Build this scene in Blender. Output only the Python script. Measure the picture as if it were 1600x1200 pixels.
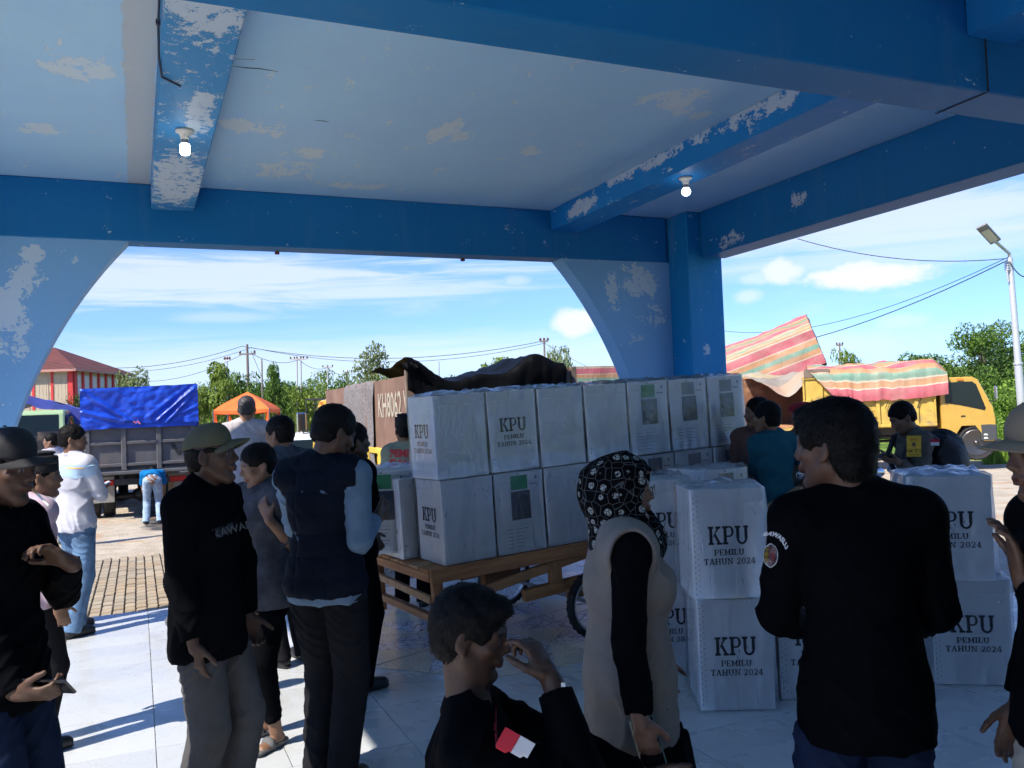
import bpy, bmesh, math, random
import numpy as np
from mathutils import Vector, Matrix, noise as mnoise
from mathutils.bvhtree import BVHTree
for _o in list(bpy.data.objects): bpy.data.objects.remove(_o)
SC = bpy.context.scene
COL = SC.collection
rad = math.radians
# ---------------------------------------------------------------- camera
FPX = 1330.8
CAM = np.array([0.0, 0.0, 1.68])
def _axes(yaw, pitch, roll):
    f = np.array([math.sin(yaw)*math.cos(pitch), math.cos(yaw)*math.cos(pitch), math.sin(pitch)])
    r = np.array([math.cos(yaw), -math.sin(yaw), 0.]); u = np.cross(r, f)
    return r*math.cos(roll)+u*math.sin(roll), -r*math.sin(roll)+u*math.cos(roll), f
CR, CU, CF = _axes(.41578, .030636, -.039583)
cam_d = bpy.data.cameras.new('camera'); cam = bpy.data.objects.new('camera', cam_d); COL.objects.link(cam)
cam_d.sensor_width = 36.0; cam_d.lens = FPX/1600*36; cam_d.clip_start = .05; cam_d.clip_end = 3000
_m = Matrix.Identity(4)
for _i in range(3):
    _m[_i][0] = CR[_i]; _m[_i][1] = CU[_i]; _m[_i][2] = -CF[_i]; _m[_i][3] = CAM[_i]
cam.matrix_world = _m
SC.camera = cam
def ray(px, py): return CF+CR*(px-800)/FPX-CU*(py-600)/FPX
def at(px, py, d): return CAM+ray(px, py)*d            # the world point seen at a photo pixel, d metres deep
def on_plane(px, py, ax, v):
    r = ray(px, py); return CAM+r*((v-CAM[ax])/r[ax])
# ---------------------------------------------------------------- world, sun, exposure
SUN_EL, SUN_AZ = rad(47), rad(250)                        # azimuth clockwise from +Y: the sun stands to the left, a little behind
SC.view_settings.view_transform = 'Standard'; SC.view_settings.look = 'None'
SC.view_settings.exposure = 1.52; SC.view_settings.gamma = 1.0; SC.view_settings.use_curve_mapping = False
SC.render.engine = 'CYCLES'
SC.cycles.max_bounces = 7; SC.cycles.diffuse_bounces = 4; SC.cycles.transparent_max_bounces = 24
SC.cycles.glossy_bounces = 4; SC.cycles.sample_clamp_indirect = 4.0
SC.cycles.caustics_reflective = False; SC.cycles.caustics_refractive = False
SC.cycles.use_denoising = True; SC.cycles.use_adaptive_sampling = True; SC.cycles.adaptive_threshold = .02; SC.cycles.adaptive_min_samples = 16; SC.cycles.use_light_tree = False
world = bpy.data.worlds.new('World'); SC.world = world; world.use_nodes = True
class NT:
    """small helper to chain shader nodes"""
    def __init__(s, nt): s.nt = nt; s.n = nt.nodes; s.l = nt.links
    def node(s, t, **kw):
        n = s.n.new(t)
        for k, v in kw.items(): setattr(n, k, v)
        return n
    def put(s, sock, v):
        if isinstance(v, bpy.types.NodeSocket): s.l.new(v, sock)
        elif v is not None:
            try: sock.default_value = v
            except Exception:
                sock.default_value = tuple(v)+(1.,) if len(v) == 3 else v
    def math(s, op, a, b=None, c=None, clamp=False):
        n = s.node('ShaderNodeMath', operation=op, use_clamp=clamp)
        s.put(n.inputs[0], a)
        if b is not None: s.put(n.inputs[1], b)
        if c is not None: s.put(n.inputs[2], c)
        return n.outputs[0]
    def vmath(s, op, a, b=None):
        n = s.node('ShaderNodeVectorMath', operation=op); s.put(n.inputs[0], a)
        if b is not None: s.put(n.inputs[1], b)
        return n.outputs['Value'] if op in ('LENGTH', 'DOT_PRODUCT', 'DISTANCE') else n.outputs[0]
    def xyz(s, a):
        n = s.node('ShaderNodeSeparateXYZ'); s.put(n.inputs[0], a); return n.outputs
    def comb(s, x, y, z):
        n = s.node('ShaderNodeCombineXYZ')
        for i, v in enumerate((x, y, z)): s.put(n.inputs[i], v)
        return n.outputs[0]
    def noise(s, vec, scale, detail=4, rough=.55, dist=0.):
        n = s.node('ShaderNodeTexNoise'); s.put(n.inputs['Vector'], vec); n.inputs['Scale'].default_value = scale
        n.inputs['Detail'].default_value = detail; n.inputs['Roughness'].default_value = rough; n.inputs['Distortion'].default_value = dist
        return n.outputs[0]
    def voro(s, vec, scale, feature='F1', rnd=1.):
        n = s.node('ShaderNodeTexVoronoi', feature=feature); s.put(n.inputs['Vector'], vec); n.inputs['Scale'].default_value = scale
        n.inputs['Randomness'].default_value = rnd
        return n.outputs
    def ramp(s, fac, a, b, ca=0., cb=1.):
        n = s.node('ShaderNodeMapRange', interpolation_type='SMOOTHSTEP'); s.put(n.inputs[0], fac)
        for i, v in ((1, a), (2, b), (3, ca), (4, cb)): n.inputs[i].default_value = v
        return n.outputs[0]
    def mix(s, fac, a, b):
        n = s.node('ShaderNodeMix', data_type='RGBA'); s.put(n.inputs[0], fac); s.put(n.inputs[6], a); s.put(n.inputs[7], b)
        return n.outputs[2]
    def mul(s, vec, v):
        return s.vmath('MULTIPLY', vec, v)
W = NT(world.node_tree)
for _n in list(W.n): W.n.remove(_n)
_sky = W.node('ShaderNodeTexSky', sky_type='NISHITA'); _sky.sun_disc = False
_sky.sun_elevation = SUN_EL; _sky.sun_rotation = SUN_AZ; _sky.air_density = 1.0; _sky.dust_density = 0.05; _sky.ozone_density = 2.2
_tc = W.node('ShaderNodeTexCoord').outputs['Generated']
_dx, _dy, _dz = W.xyz(_tc)
_az = W.math('ARCTAN2', _dx, _dy); _el = W.math('ARCSINE', _dz)
_hz = W.noise(W.comb(W.math('MULTIPLY', _az, 26), W.math('MULTIPLY', _el, 40), 0.), 1., 6, .6)
_hz2 = W.noise(W.comb(W.math('MULTIPLY', _az, 4.5), W.math('MULTIPLY', _el, 55), 3.), 1., 6, .62, .8)
def blob(px, py, rx, ry, soft, wob, strength, nz):
    """a cloud of its own in the sky, given by where it stands (direction) and how wide it spreads"""
    r = ray(px, py); r = r/np.linalg.norm(r)
    a0, e0 = math.atan2(r[0], r[1]), math.asin(r[2])
    x = W.math('DIVIDE', W.math('SUBTRACT', _az, a0), rx); y = W.math('DIVIDE', W.math('SUBTRACT', _el, e0), ry)
    dd = W.math('SQRT', W.math('ADD', W.math('MULTIPLY', x, x), W.math('MULTIPLY', y, y)))
    dd = W.math('ADD', dd, W.math('MULTIPLY', W.math('SUBTRACT', nz, .5), wob))
    return W.ramp(dd, 1.0-soft, 1.0+soft, strength, 0.)
_masks = [
    blob(1360, 430, .062, .0125, .35, 1.7, 1., _hz), blob(1345, 424, .030, .013, .35, 1.5, .95, _hz),
    blob(1222, 424, .022, .013, .45, 1.6, .85, _hz), blob(1185, 434, .022, .007, .5, 1.6, .5, _hz), blob(1168, 463, .014, .007, .6, 1.6, .5, _hz),
    blob(900, 505, .026, .016, .4, 1.5, .95, _hz), blob(1410, 502, .022, .008, .6, 1.6, .35, _hz),
    blob(808, 438, .016, .006, .6, 1.4, .4, _hz), blob(1290, 540, .09, .013, .7, 1.3, .35, _hz),
    blob(330, 440, .26, .024, .6, 3.4, .62, _hz2), blob(560, 455, .17, .013, .6, 3.0, .55, _hz2), blob(230, 425, .12, .017, .6, 3.2, .5, _hz2),
    blob(1420, 345, .30, .025, .6, 2.6, .6, _hz2), blob(1500, 385, .24, .014, .6, 2.4, .45, _hz2), blob(340, 495, .05, .006, .6, 1.5, .3, _hz2),
    blob(500, 570, .5, .028, .7, 1.6, .5, _hz2), blob(160, 600, .2, .03, .7, 1.5, .35, _hz2)]
_cm = _masks[0]
for _k in _masks[1:]: _cm = W.math('MAXIMUM', _cm, _k)
# broken fair-weather cloud all round the rest of the sky, thin where the photograph shows blue
_all = W.ramp(W.noise(W.comb(W.math('MULTIPLY', _az, 3.), W.math('MULTIPLY', _el, 11), 8.), 1., 6, .6), .56, .8, 0., .45)
_cm = W.math('MAXIMUM', _cm, W.math('MULTIPLY', _all, W.ramp(_dz, .02, .12)))
SKY_GAIN = 1.0
_skyt = W.mix(W.ramp(_dz, -.02, .42), (.31, .445, .745, 1), (.52, .60, .85, 1))      # humid air: the low sky is bluer than the plain model
_skyc = W.mix(_cm, W.vmath('MULTIPLY', _sky.outputs[0], _skyt), (3.5, 3.65, 3.9, 1))
_bg = W.node('ShaderNodeBackground'); W.put(_bg.inputs[0], _skyc); _bg.inputs[1].default_value = .1
_wo = W.node('ShaderNodeOutputWorld'); W.l.new(_bg.outputs[0], _wo.inputs[0])
_sd = bpy.data.lights.new('sun', 'SUN'); _sd.energy = 2.95; _sd.angle = rad(.55); _sd.color = (1., .93, .82)
sun = bpy.data.objects.new('sun', _sd); COL.objects.link(sun)
SUNV = Vector((math.sin(SUN_AZ)*math.cos(SUN_EL), math.cos(SUN_AZ)*math.cos(SUN_EL), math.sin(SUN_EL)))
sun.rotation_euler = SUNV.to_track_quat('Z', 'Y').to_euler(); sun.location = (-20, -8, 25)

# ---------------------------------------------------------------- materials
MATS = {}
def mat(name, col=(.5, .5, .5), rough=.6, metal=0., bump=0., bscale=40., var=0., vscale=6., spec=.5, dirt=None, dscale=3., dthr=(.5, .62), fn=None, attr=False, coords='Object', trans=None, sheen=0., aniso=(1, 1, 1)):
    if name in MATS: return MATS[name]
    m = bpy.data.materials.new(name); m.use_nodes = True; MATS[name] = m
    t = NT(m.node_tree); b = t.n['Principled BSDF']
    b.inputs['Roughness'].default_value = rough; b.inputs['Metallic'].default_value = metal
    b.inputs['Specular IOR Level'].default_value = spec
    if sheen: b.inputs['Sheen Weight'].default_value = sheen
    tc = t.node('ShaderNodeTexCoord').outputs[coords]
    if aniso != (1, 1, 1): tc = t.mul(tc, aniso)
    c = tuple(col)+(1.,)
    if attr:
        a = t.node('ShaderNodeAttribute', attribute_name='col'); c = a.outputs['Color']
    if var:
        n = t.noise(tc, vscale, 5, .6); k = t.ramp(n, .3, .7, 1-var, 1+var)
        v = t.node('ShaderNodeVectorMath', operation='SCALE'); t.put(v.inputs[0], c if not isinstance(c, tuple) else c[:3]); t.put(v.inputs['Scale'], k)
        c = v.outputs[0]
    if dirt:
        n = t.noise(tc, dscale, 6, .62); c = t.mix(t.ramp(n, dthr[0], dthr[1]), c, tuple(dirt)+(1.,))
    if fn: c = fn(t, tc, c, b) or c
    t.put(b.inputs['Base Color'], c)
    if bump:
        bn = t.node('ShaderNodeBump'); bn.inputs['Distance'].default_value = bump; bn.inputs['Strength'].default_value = 1.
        t.put(bn.inputs['Height'], t.noise(tc, bscale, 5, .6)); t.l.new(bn.outputs[0], b.inputs['Normal'])
    return m
def fabric(name, col, rough=.85, var=.12, weave=500):
    return mat('cloth_'+name, col, rough, var=var, vscale=9, bump=.0012, bscale=weave*.35, spec=.02, sheen=.0)
# ---------------------------------------------------------------- objects
def tag(o, label=None, cat=None, group=None, kind=None):
    if label: o['label'] = label
    if cat: o['category'] = cat
    if group: o['group'] = group
    if kind: o['kind'] = kind
    return o
def empty(name, loc=(0, 0, 0), rz=0., label=None, cat=None, group=None):
    o = bpy.data.objects.new(name, None); COL.objects.link(o); o.location = Vector(loc); o.rotation_euler = (0, 0, rz)
    o.empty_display_size = .1
    return tag(o, label, cat, group)
def meshobj(name, me, m=None, parent=None):
    if m is not None:
        me.materials.clear()
        for k in (m if isinstance(m, (list, tuple)) else [m]): me.materials.append(k)
    o = bpy.data.objects.new(name, me); COL.objects.link(o); o.parent = parent
    return o
def copy_tree(o, parent=None):
    c = o.copy(); COL.objects.link(c); c.parent = parent
    for ch in list(o.children): copy_tree(ch, c)
    return c
def setkey(o, **kw):
    for k, v in kw.items(): o[k] = v
class MB:
    """collects simple solids and links them as one mesh"""
    def __init__(s): s.v = []; s.f = []; s.mi = []; s.sm = []; s.cur = 0; s.smooth = False
    def add(s, vs, fs, smooth=None):
        n = len(s.v); s.v += [tuple(map(float, v)) for v in vs]
        for f in fs: s.f.append(tuple(n+i for i in f)); s.mi.append(s.cur); s.sm.append(s.smooth if smooth is None else smooth)
    def box(s, lo, hi, M=None, bev=0.):
        x0, y0, z0 = lo; x1, y1, z1 = hi
        if bev <= 0:
            vs = [(x0,y0,z0),(x1,y0,z0),(x1,y1,z0),(x0,y1,z0),(x0,y0,z1),(x1,y0,z1),(x1,y1,z1),(x0,y1,z1)]
            fs = [(0,3,2,1),(4,5,6,7),(0,1,5,4),(1,2,6,5),(2,3,7,6),(3,0,4,7)]
        else:
            vs = []; b = min(bev, (x1-x0)*.49, (y1-y0)*.49, (z1-z0)*.49)
            cs = [(x, y, z) for z in (0, 1) for y in (0, 1) for x in (0, 1)]
            X = (x0, x1); Y = (y0, y1); Z = (z0, z1); S = (1, -1)
            for x, y, z in cs:
                vs.append((X[x], Y[y]+S[y]*b, Z[z]+S[z]*b)); vs.append((X[x]+S[x]*b, Y[y], Z[z]+S[z]*b)); vs.append((X[x]+S[x]*b, Y[y]+S[y]*b, Z[z]))
            def id(x, y, z, k): return (z*4+y*2+x)*3+k
            fs = [(id(0,0,0,0),id(0,0,1,0),id(0,1,1,0),id(0,1,0,0)),(id(1,0,0,0),id(1,1,0,0),id(1,1,1,0),id(1,0,1,0)),
                  (id(0,0,0,1),id(1,0,0,1),id(1,0,1,1),id(0,0,1,1)),(id(0,1,0,1),id(0,1,1,1),id(1,1,1,1),id(1,1,0,1)),
                  (id(0,0,0,2),id(0,1,0,2),id(1,1,0,2),id(1,0,0,2)),(id(0,0,1,2),id(1,0,1,2),id(1,1,1,2),id(0,1,1,2))]
            for x in (0, 1):
                for y in (0, 1): fs.append((id(x,y,0,0),id(x,y,0,1),id(x,y,1,1),id(x,y,1,0)))
                for z in (0, 1): fs.append((id(x,0,z,0),id(x,0,z,2),id(x,1,z,2),id(x,1,z,0)))
            for y in (0, 1):
                for z in (0, 1): fs.append((id(0,y,z,1),id(0,y,z,2),id(1,y,z,2),id(1,y,z,1)))
            for x, y, z in cs: fs.append((id(x,y,z,0),id(x,y,z,1),id(x,y,z,2)))
        if M is not None: vs = [M@Vector(v) for v in vs]
        s.add(vs, fs, False); return s
    def bar(s, a, b, w, h=None, up=(0, 0, 1)):
        """rectangular bar from a to b"""
        a = Vector(a); b = Vector(b); h = h or w; d = (b-a); L = d.length; d.normalize()
        u = Vector(up)
        if abs(d.dot(u)) > .98: u = Vector((0, 1, 0))
        r = d.cross(u).normalized(); u = r.cross(d)
        M = Matrix((r, d, u)).transposed().to_4x4(); M.translation = a
        s.box((-w/2, 0, -h/2), (w/2, L, h/2), M); return s
    def tube(s, pts, r, n=8, caps=True, smooth=True):
        """round tube along points; r a number or a list"""
        pts = [Vector(p) for p in pts]; rs = r if isinstance(r, (list, tuple)) else [r]*len(pts)
        vs = []; prev = None
        for i, p in enumerate(pts):
            d = (pts[min(i+1, len(pts)-1)]-pts[max(i-1, 0)]).normalized()
            if prev is None:
                u = Vector((0, 0, 1)) if abs(d.z) < .9 else Vector((1, 0, 0))
                a = d.cross(u).normalized()
            else:
                a = (prev-d*prev.dot(d)).normalized()
            prev = a; b = d.cross(a)
            for k in range(n):
                t = 2*math.pi*k/n; vs.append(p+(a*math.cos(t)+b*math.sin(t))*rs[i])
        fs = []
        for i in range(len(pts)-1):
            for k in range(n):
                k2 = (k+1) % n; fs.append((i*n+k, i*n+k2, (i+1)*n+k2, (i+1)*n+k))
        s.add(vs, fs, smooth)
        if caps:
            m = (len(pts)-1)*n
            s.add(vs[:n], [tuple(reversed(range(n)))], False); s.add(vs[m:], [tuple(range(n))], False)
        return s
    def lathe(s, prof, n=24, M=None, smooth=True):
        """profile of (radius, z) turned round z"""
        vs = [(r*math.cos(2*math.pi*k/n), r*math.sin(2*math.pi*k/n), z) for r, z in prof for k in range(n)]
        if M is not None: vs = [M@Vector(v) for v in vs]
        fs = [(i*n+k, i*n+(k+1) % n, (i+1)*n+(k+1) % n, (i+1)*n+k) for i in range(len(prof)-1) for k in range(n)]
        s.add(vs, fs, smooth); return s
    def prism(s, poly, y0, y1, M=None, axes='xz'):
        """polygon (counter-clockwise) pushed from y0 to y1"""
        n = len(poly)
        if axes == 'xz': f = lambda p, y: (p[0], y, p[1])
        elif axes == 'xy': f = lambda p, y: (p[0], p[1], y)
        else: f = lambda p, y: (y, p[0], p[1])
        vs = [f(p, y0) for p in poly]+[f(p, y1) for p in poly]
        if M is not None: vs = [M@Vector(v) for v in vs]
        fs = [tuple(range(n)), tuple(reversed(range(n, 2*n)))]+[(i, i+n, (i+1) % n+n, (i+1) % n) for i in range(n)]
        s.add(vs, fs, False); return s
    def grid(s, P, smooth=True, two=False):
        """P: rows of points"""
        nr, nc = len(P), len(P[0]); vs = [p for r in P for p in r]
        fs = [(i*nc+j, i*nc+j+1, (i+1)*nc+j+1, (i+1)*nc+j) for i in range(nr-1) for j in range(nc-1)]
        s.add(vs, fs, smooth); return s
    def mesh(s, name='m'):
        me = bpy.data.meshes.new(name); me.from_pydata(s.v, [], s.f)
        me.polygons.foreach_set('material_index', s.mi); me.polygons.foreach_set('use_smooth', s.sm)
        me.update(); return me
    def build(s, name, m, parent=None, fix=True):
        me = s.mesh(name)
        if fix:
            bm = bmesh.new(); bm.from_mesh(me); bmesh.ops.recalc_face_normals(bm, faces=bm.faces); bm.to_mesh(me); bm.free()
        return meshobj(name, me, m, parent)
def frame(o, x, y):
    """matrix whose x axis is x and z axis is along the normal x*y"""
    x = Vector(x).normalized(); z = x.cross(Vector(y)).normalized(); y = z.cross(x)
    M = Matrix((x, y, z)).transposed().to_4x4(); M.translation = Vector(o); return M
def fbm(p, o=3):
    return mnoise.fractal(Vector(p), 1., 2., o)
# ---------------------------------------------------------------- lettering
def sans(text, size, bold=0., align='CENTER'):
    cu = bpy.data.curves.new('txt', 'FONT'); cu.body = text; cu.size = size; cu.align_x = align; cu.align_y = 'CENTER'; cu.offset = bold; cu.resolution_u = 3
    ob = bpy.data.objects.new('txt', cu); COL.objects.link(ob)
    dg = bpy.context.evaluated_depsgraph_get(); me = bpy.data.meshes.new_from_object(ob.evaluated_get(dg))
    bpy.data.objects.remove(ob); bpy.data.curves.remove(cu); return me
def _arc(cx, cz, rx, rz, a0, a1, w, n=10, wz=None):
    wz = wz or w; P = []
    for i in range(n):
        t0, t1 = [rad(a0+(a1-a0)*(i+j)/n) for j in (0, 1)]
        o = lambda t, r, q: (cx+r*math.cos(t), cz+q*math.sin(t))
        P.append([o(t0, rx-w, rz-wz), o(t0, rx, rz), o(t1, rx, rz), o(t1, rx-w, rz-wz)])
    return P
def _r(x0, z0, x1, z1): return [(x0, z0), (x1, z0), (x1, z1), (x0, z1)]
SW, SH = .205, .12
def _stem(x, z0=0., z1=1.): return _r(x-SW/2, z0, x+SW/2, z1)
def _ser(x, z, w=.36): return _r(x-w/2, z, x+w/2, z+SH) if z < .5 else _r(x-w/2, z-SH, x+w/2, z)
GL = {
 'K': (.94, [_stem(.2), _ser(.2, 0, .38), _ser(.2, 1, .38), [(.28, .34), (.40, .46), (.80, .92), (.62, .92)], [(.40, .50), (.52, .62), (.86, .08), (.66, .08)], _ser(.70, 1, .36), _ser(.76, 0, .36)]),
 'P': (.82, [_stem(.2), _ser(.2, 0, .40), _ser(.2, 1, .38), _r(.2, .91, .5, 1.), _r(.2, .40, .5, .49)]+_arc(.5, .70, .29, .30, -90, 90, .16, 10, .09)),
 'U': (.98, [_stem(.2, .32, 1.), _stem(.76, .32, 1.), _ser(.2, 1, .38), _ser(.76, 1, .34)]+_arc(.48, .32, .365, .34, 180, 360, .16, 12, .12)),
 'E': (.84, [_stem(.2), _r(.06, 0, .74, .1), _r(.06, .9, .72, 1.), _r(.2, .46, .55, .55), _r(.66, 0, .76, .28), _r(.64, .74, .74, 1.), _r(.5, .36, .58, .65)]),
 'M': (1.08, [_stem(.2), _stem(.88), _ser(.2, 0, .34), _ser(.88, 0, .34), _ser(.16, 1, .30), _ser(.92, 1, .30), [(.10, 1.), (.28, 1.), (.60, .22), (.48, .22)], [(.80, 1.), (.98, 1.), (.60, .22), (.48, .22)]]),
 'I': (.44, [_stem(.22), _ser(.22, 0, .38), _ser(.22, 1, .38)]),
 'L': (.78, [_stem(.2), _r(.04, 0, .70, .1), _ser(.2, 1, .38), _r(.62, 0, .72, .32)]),
 'T': (.86, [_stem(.43), _ser(.43, 0, .40), _r(.05, .9, .81, 1.), _r(.05, .70, .14, 1.), _r(.72, .70, .81, 1.)]),
 'A': (.94, [[(.10, .05), (.22, .05), (.50, 1.), (.38, 1.)], [(.62, .05), (.82, .05), (.56, 1.), (.38, 1.)], _r(.24, .30, .68, .39), _ser(.16, 0, .30), _ser(.74, 0, .34)]),
 'H': (.98, [_stem(.2), _stem(.78), _ser(.2, 0, .36), _ser(.2, 1, .36), _ser(.78, 0, .36), _ser(.78, 1, .36), _r(.2, .45, .78, .55)]),
 'N': (.98, [_r(.14, 0, .26, 1.), _r(.72, 0, .84, 1.), _ser(.2, 0, .34), _ser(.16, 1, .28), _ser(.78, 1, .34), [(.10, 1.), (.30, 1.), (.84, 0.), (.68, 0.)]]),
 '0': (.76, _arc(.38, .5, .33, .5, 0, 360, .15, 22, .09)),
 '2': (.76, _arc(.37, .70, .30, .30, -25, 170, .15, 12, .09)+[[(.05, .0), (.25, .0), (.64, .56), (.50, .62)], _r(.05, 0, .70, .11), _r(.62, 0, .70, .24)]),
 '4': (.78, [_r(.42, 0, .57, 1.), [(.03, .30), (.14, .30), (.50, .95), (.42, 1.)], _r(.03, .24, .74, .34), _r(.30, 0, .70, .09)]),
 ' ': (.42, [])}
def slab(lines, gap=.0, narrow={}):
    """lines: (text, height, baseline); returns a flat mesh in x,y centred on x=0"""
    mb = MB()
    for text, h, base in lines:
        nx_ = narrow.get(text, 1.)
        wid = nx_*sum(GL[c][0] for c in text)*h+gap*h*(len(text)-1)*nx_; x = -wid/2; k = 0
        for c in text:
            for j, poly in enumerate(GL[c][1]):
                z = .00004*(j % 12); mb.add([(x+p[0]*h*nx_, base+p[1]*h, z) for p in poly], [tuple(range(len(poly)))], False)
            x += (GL[c][0]+gap)*h*nx_
    return mb.mesh('lettering')
# ================================================================ people: bodies grown from a distance field
class Field:
    def __init__(s, lo, hi, h):
        s.lo = np.array(lo, float); s.h = h
        s.n = np.maximum(((np.array(hi)-s.lo)/h).astype(int)+2, 4)
        s.F = np.full(s.n, .1, np.float32)
        s.ax = [(s.lo[i]+np.arange(s.n[i])*h).astype(np.float32) for i in range(3)]
    def _reg(s, blo, bhi):
        a = np.clip(np.floor((np.array(blo)-s.lo)/s.h).astype(int), 0, s.n); b = np.clip(np.ceil((np.array(bhi)-s.lo)/s.h).astype(int)+1, 0, s.n)
        if np.any(b <= a): return None
        sl = tuple(slice(a[i], b[i]) for i in range(3))
        return sl, s.ax[0][sl[0]][:, None, None], s.ax[1][sl[1]][None, :, None], s.ax[2][sl[2]][None, None, :]
    def put(s, blo, bhi, fn, k=.012, mode='u'):
        r = s._reg(np.array(blo)-.05, np.array(bhi)+.05)
        if r is None: return
        sl, X, Y, Z = r; d = fn(X, Y, Z); A = s.F[sl]
        if mode == 'u':
            h = np.maximum(k-np.abs(A-d), 0)/k if k else 0
            s.F[sl] = np.minimum(A, d)-h*h*k*.25
        else:                                             # subtract
            d = -d; h = np.maximum(k-np.abs(A-d), 0)/k if k else 0
            s.F[sl] = np.maximum(A, d)+h*h*k*.25
    def cone(s, a, b, ra, rb, k=.012, mode='u', flat=False, grow=0.):
        a = np.array(a, float); b = np.array(b, float); ra += grow; rb += grow; R = max(ra, rb)
        ba = b-a; L2 = ba@ba; L = math.sqrt(L2)
        def fn(X, Y, Z):
            t = ((X-a[0])*ba[0]+(Y-a[1])*ba[1]+(Z-a[2])*ba[2])/L2; tc = np.clip(t, 0, 1)
            d = np.sqrt((X-a[0]-ba[0]*tc)**2+(Y-a[1]-ba[1]*tc)**2+(Z-a[2]-ba[2]*tc)**2)-(ra+(rb-ra)*tc)
            if flat: d = np.maximum(d, (t-1)*L)
            return d
        s.put(np.minimum(a, b)-R, np.maximum(a, b)+R, fn, k, mode)
    def ell(s, c, r, M=None, k=.012, mode='u', grow=0.):
        c = np.array(c, float); r = np.array(r, float)+grow; R = r.max() if M is not None else r
        def fn(X, Y, Z):
            x, y, z = X-c[0], Y-c[1], Z-c[2]
            if M is not None:
                x, y, z = x*M[0][0]+y*M[1][0]+z*M[2][0], x*M[0][1]+y*M[1][1]+z*M[2][1], x*M[0][2]+y*M[1][2]+z*M[2][2]
            k0 = np.sqrt((x/r[0])**2+(y/r[1])**2+(z/r[2])**2); k1 = np.sqrt((x/r[0]**2)**2+(y/r[1]**2)**2+(z/r[2]**2)**2)
            return k0*(k0-1)/np.maximum(k1, 1e-5)
        s.put(c-R, c+R, fn, k, mode)
    def cut(s, p, n):                                     # keep the side the normal points away from
        n = np.array(n, float); n /= np.linalg.norm(n)
        d = ((s.ax[0]-p[0])*n[0])[:, None, None]+((s.ax[1]-p[1])*n[1])[None, :, None]+((s.ax[2]-p[2])*n[2])[None, None, :]
        s.F = np.maximum(s.F, d.astype(np.float32))
    def folds(s, amp, seed=0, fz=38., fx=14., band=.03):
        idx = np.nonzero(np.abs(s.F) < band)
        x, y, z = (s.ax[i][idx[i]] for i in range(3)); o = seed*1.7
        def R_(f, dx, dy, dz, w, ph):                    # one family of creases, bent and broken by slower waves
            t = dx*x+dy*y+dz*z; q = f*t+w*np.sin(7.3*x+5.1*z+ph)+w*.8*np.sin(11.7*y-6.2*z+2*ph)+w*.5*np.sin(17*x-9*y+13*z+ph*3)
            m = np.clip(np.sin(6.1*z+4.7*x+ph*1.3)+np.sin(5.3*y-7.9*z+ph*2.1), 0, 1.6); return ((1-np.abs(np.sin(q)))**2.2-.28)*m
        c = np.sin(95*z+60*x+4*np.sin(25*y+o)+3*np.sin(21*z))
        s.F[idx] -= (amp*.8*(R_(fz*.55, .35, .2, 1, 2.8, o)+R_(fz*.42, .9, .3, .55, 3.1, o+2)+R_(fz*.42, -.8, .4, .6, 3.0, o+4)+.7*R_(fz*1.1, .3, -.4, .8, 3.6, o+5)+.08*c)).astype(np.float32)
    def noise(s, amp, f, band=.03):
        idx = np.nonzero(np.abs(s.F) < band); x, y, z = (s.ax[i][idx[i]] for i in range(3))
        s.F[idx] += (amp*(np.sin(f*x+1.3*np.sin(f*.7*z))*np.sin(f*1.1*y+np.sin(f*.6*x))+np.sin(f*.9*z+1.7*np.sin(f*.8*y)))*.5).astype(np.float32)
    def mesh(s, name):
        F = s.F; F[0] = F[-1] = .1; F[:, 0] = F[:, -1] = .1; F[:, :, 0] = F[:, :, -1] = .1
        S = F < 0; nx, ny, nz = F.shape
        c = np.zeros((nx-1, ny-1, nz-1), np.int8)
        for i in (0, 1):
            for j in (0, 1):
                for k in (0, 1): c += S[i:nx-1+i, j:ny-1+j, k:nz-1+k]
        act = (c > 0) & (c < 8); ci = np.nonzero(act); N = len(ci[0])
        if N == 0: return bpy.data.meshes.new(name)
        idx = np.full(act.shape, -1, np.int32); idx[ci] = np.arange(N)
        P = np.zeros((N, 3)); W_ = np.zeros(N); base = np.stack(ci, 1)
        for i in (0, 1):
            for j in (0, 1):
                for axn in range(3):
                    o0 = [0, 0, 0]; oth = [q for q in range(3) if q != axn]; o0[oth[0]] = i; o0[oth[1]] = j; o1 = list(o0); o1[axn] = 1
                    f0 = F[ci[0]+o0[0], ci[1]+o0[1], ci[2]+o0[2]]; f1 = F[ci[0]+o1[0], ci[1]+o1[1], ci[2]+o1[2]]
                    m = (f0 < 0) != (f1 < 0); t = f0[m]/(f0[m]-f1[m])
                    q = np.tile(np.array(o0, float), (m.sum(), 1)); q[:, axn] = t
                    P[m] += q; W_[m] += 1
        P = (base+P/W_[:, None])*s.h+s.lo
        quads = []
        for axn in range(3):
            a0 = [slice(1, -1)]*3; a0[axn] = slice(0, -1); a1 = list(a0); a1[axn] = slice(1, None)
            A = S[tuple(a0)]; B = S[tuple(a1)]
            e = np.nonzero(A != B); pos = np.stack(e, 1); off = np.ones(3, int); off[axn] = 0; pos = pos+off
            u, v = [(1, 2), (2, 0), (0, 1)][axn]
            def cell(du, dv):
                q = pos.copy(); q[:, u] -= du; q[:, v] -= dv; return idx[q[:, 0], q[:, 1], q[:, 2]]
            qd = np.stack([cell(1, 1), cell(0, 1), cell(0, 0), cell(1, 0)], 1)
            fl = B[e]; qd[fl] = qd[fl][:, ::-1]
            quads.append(qd)
        Q = np.concatenate(quads); Q = Q[(Q >= 0).all(1)]
        me = bpy.data.meshes.new(name); me.vertices.add(N); me.vertices.foreach_set('co', P.astype(np.float32).ravel())
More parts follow.
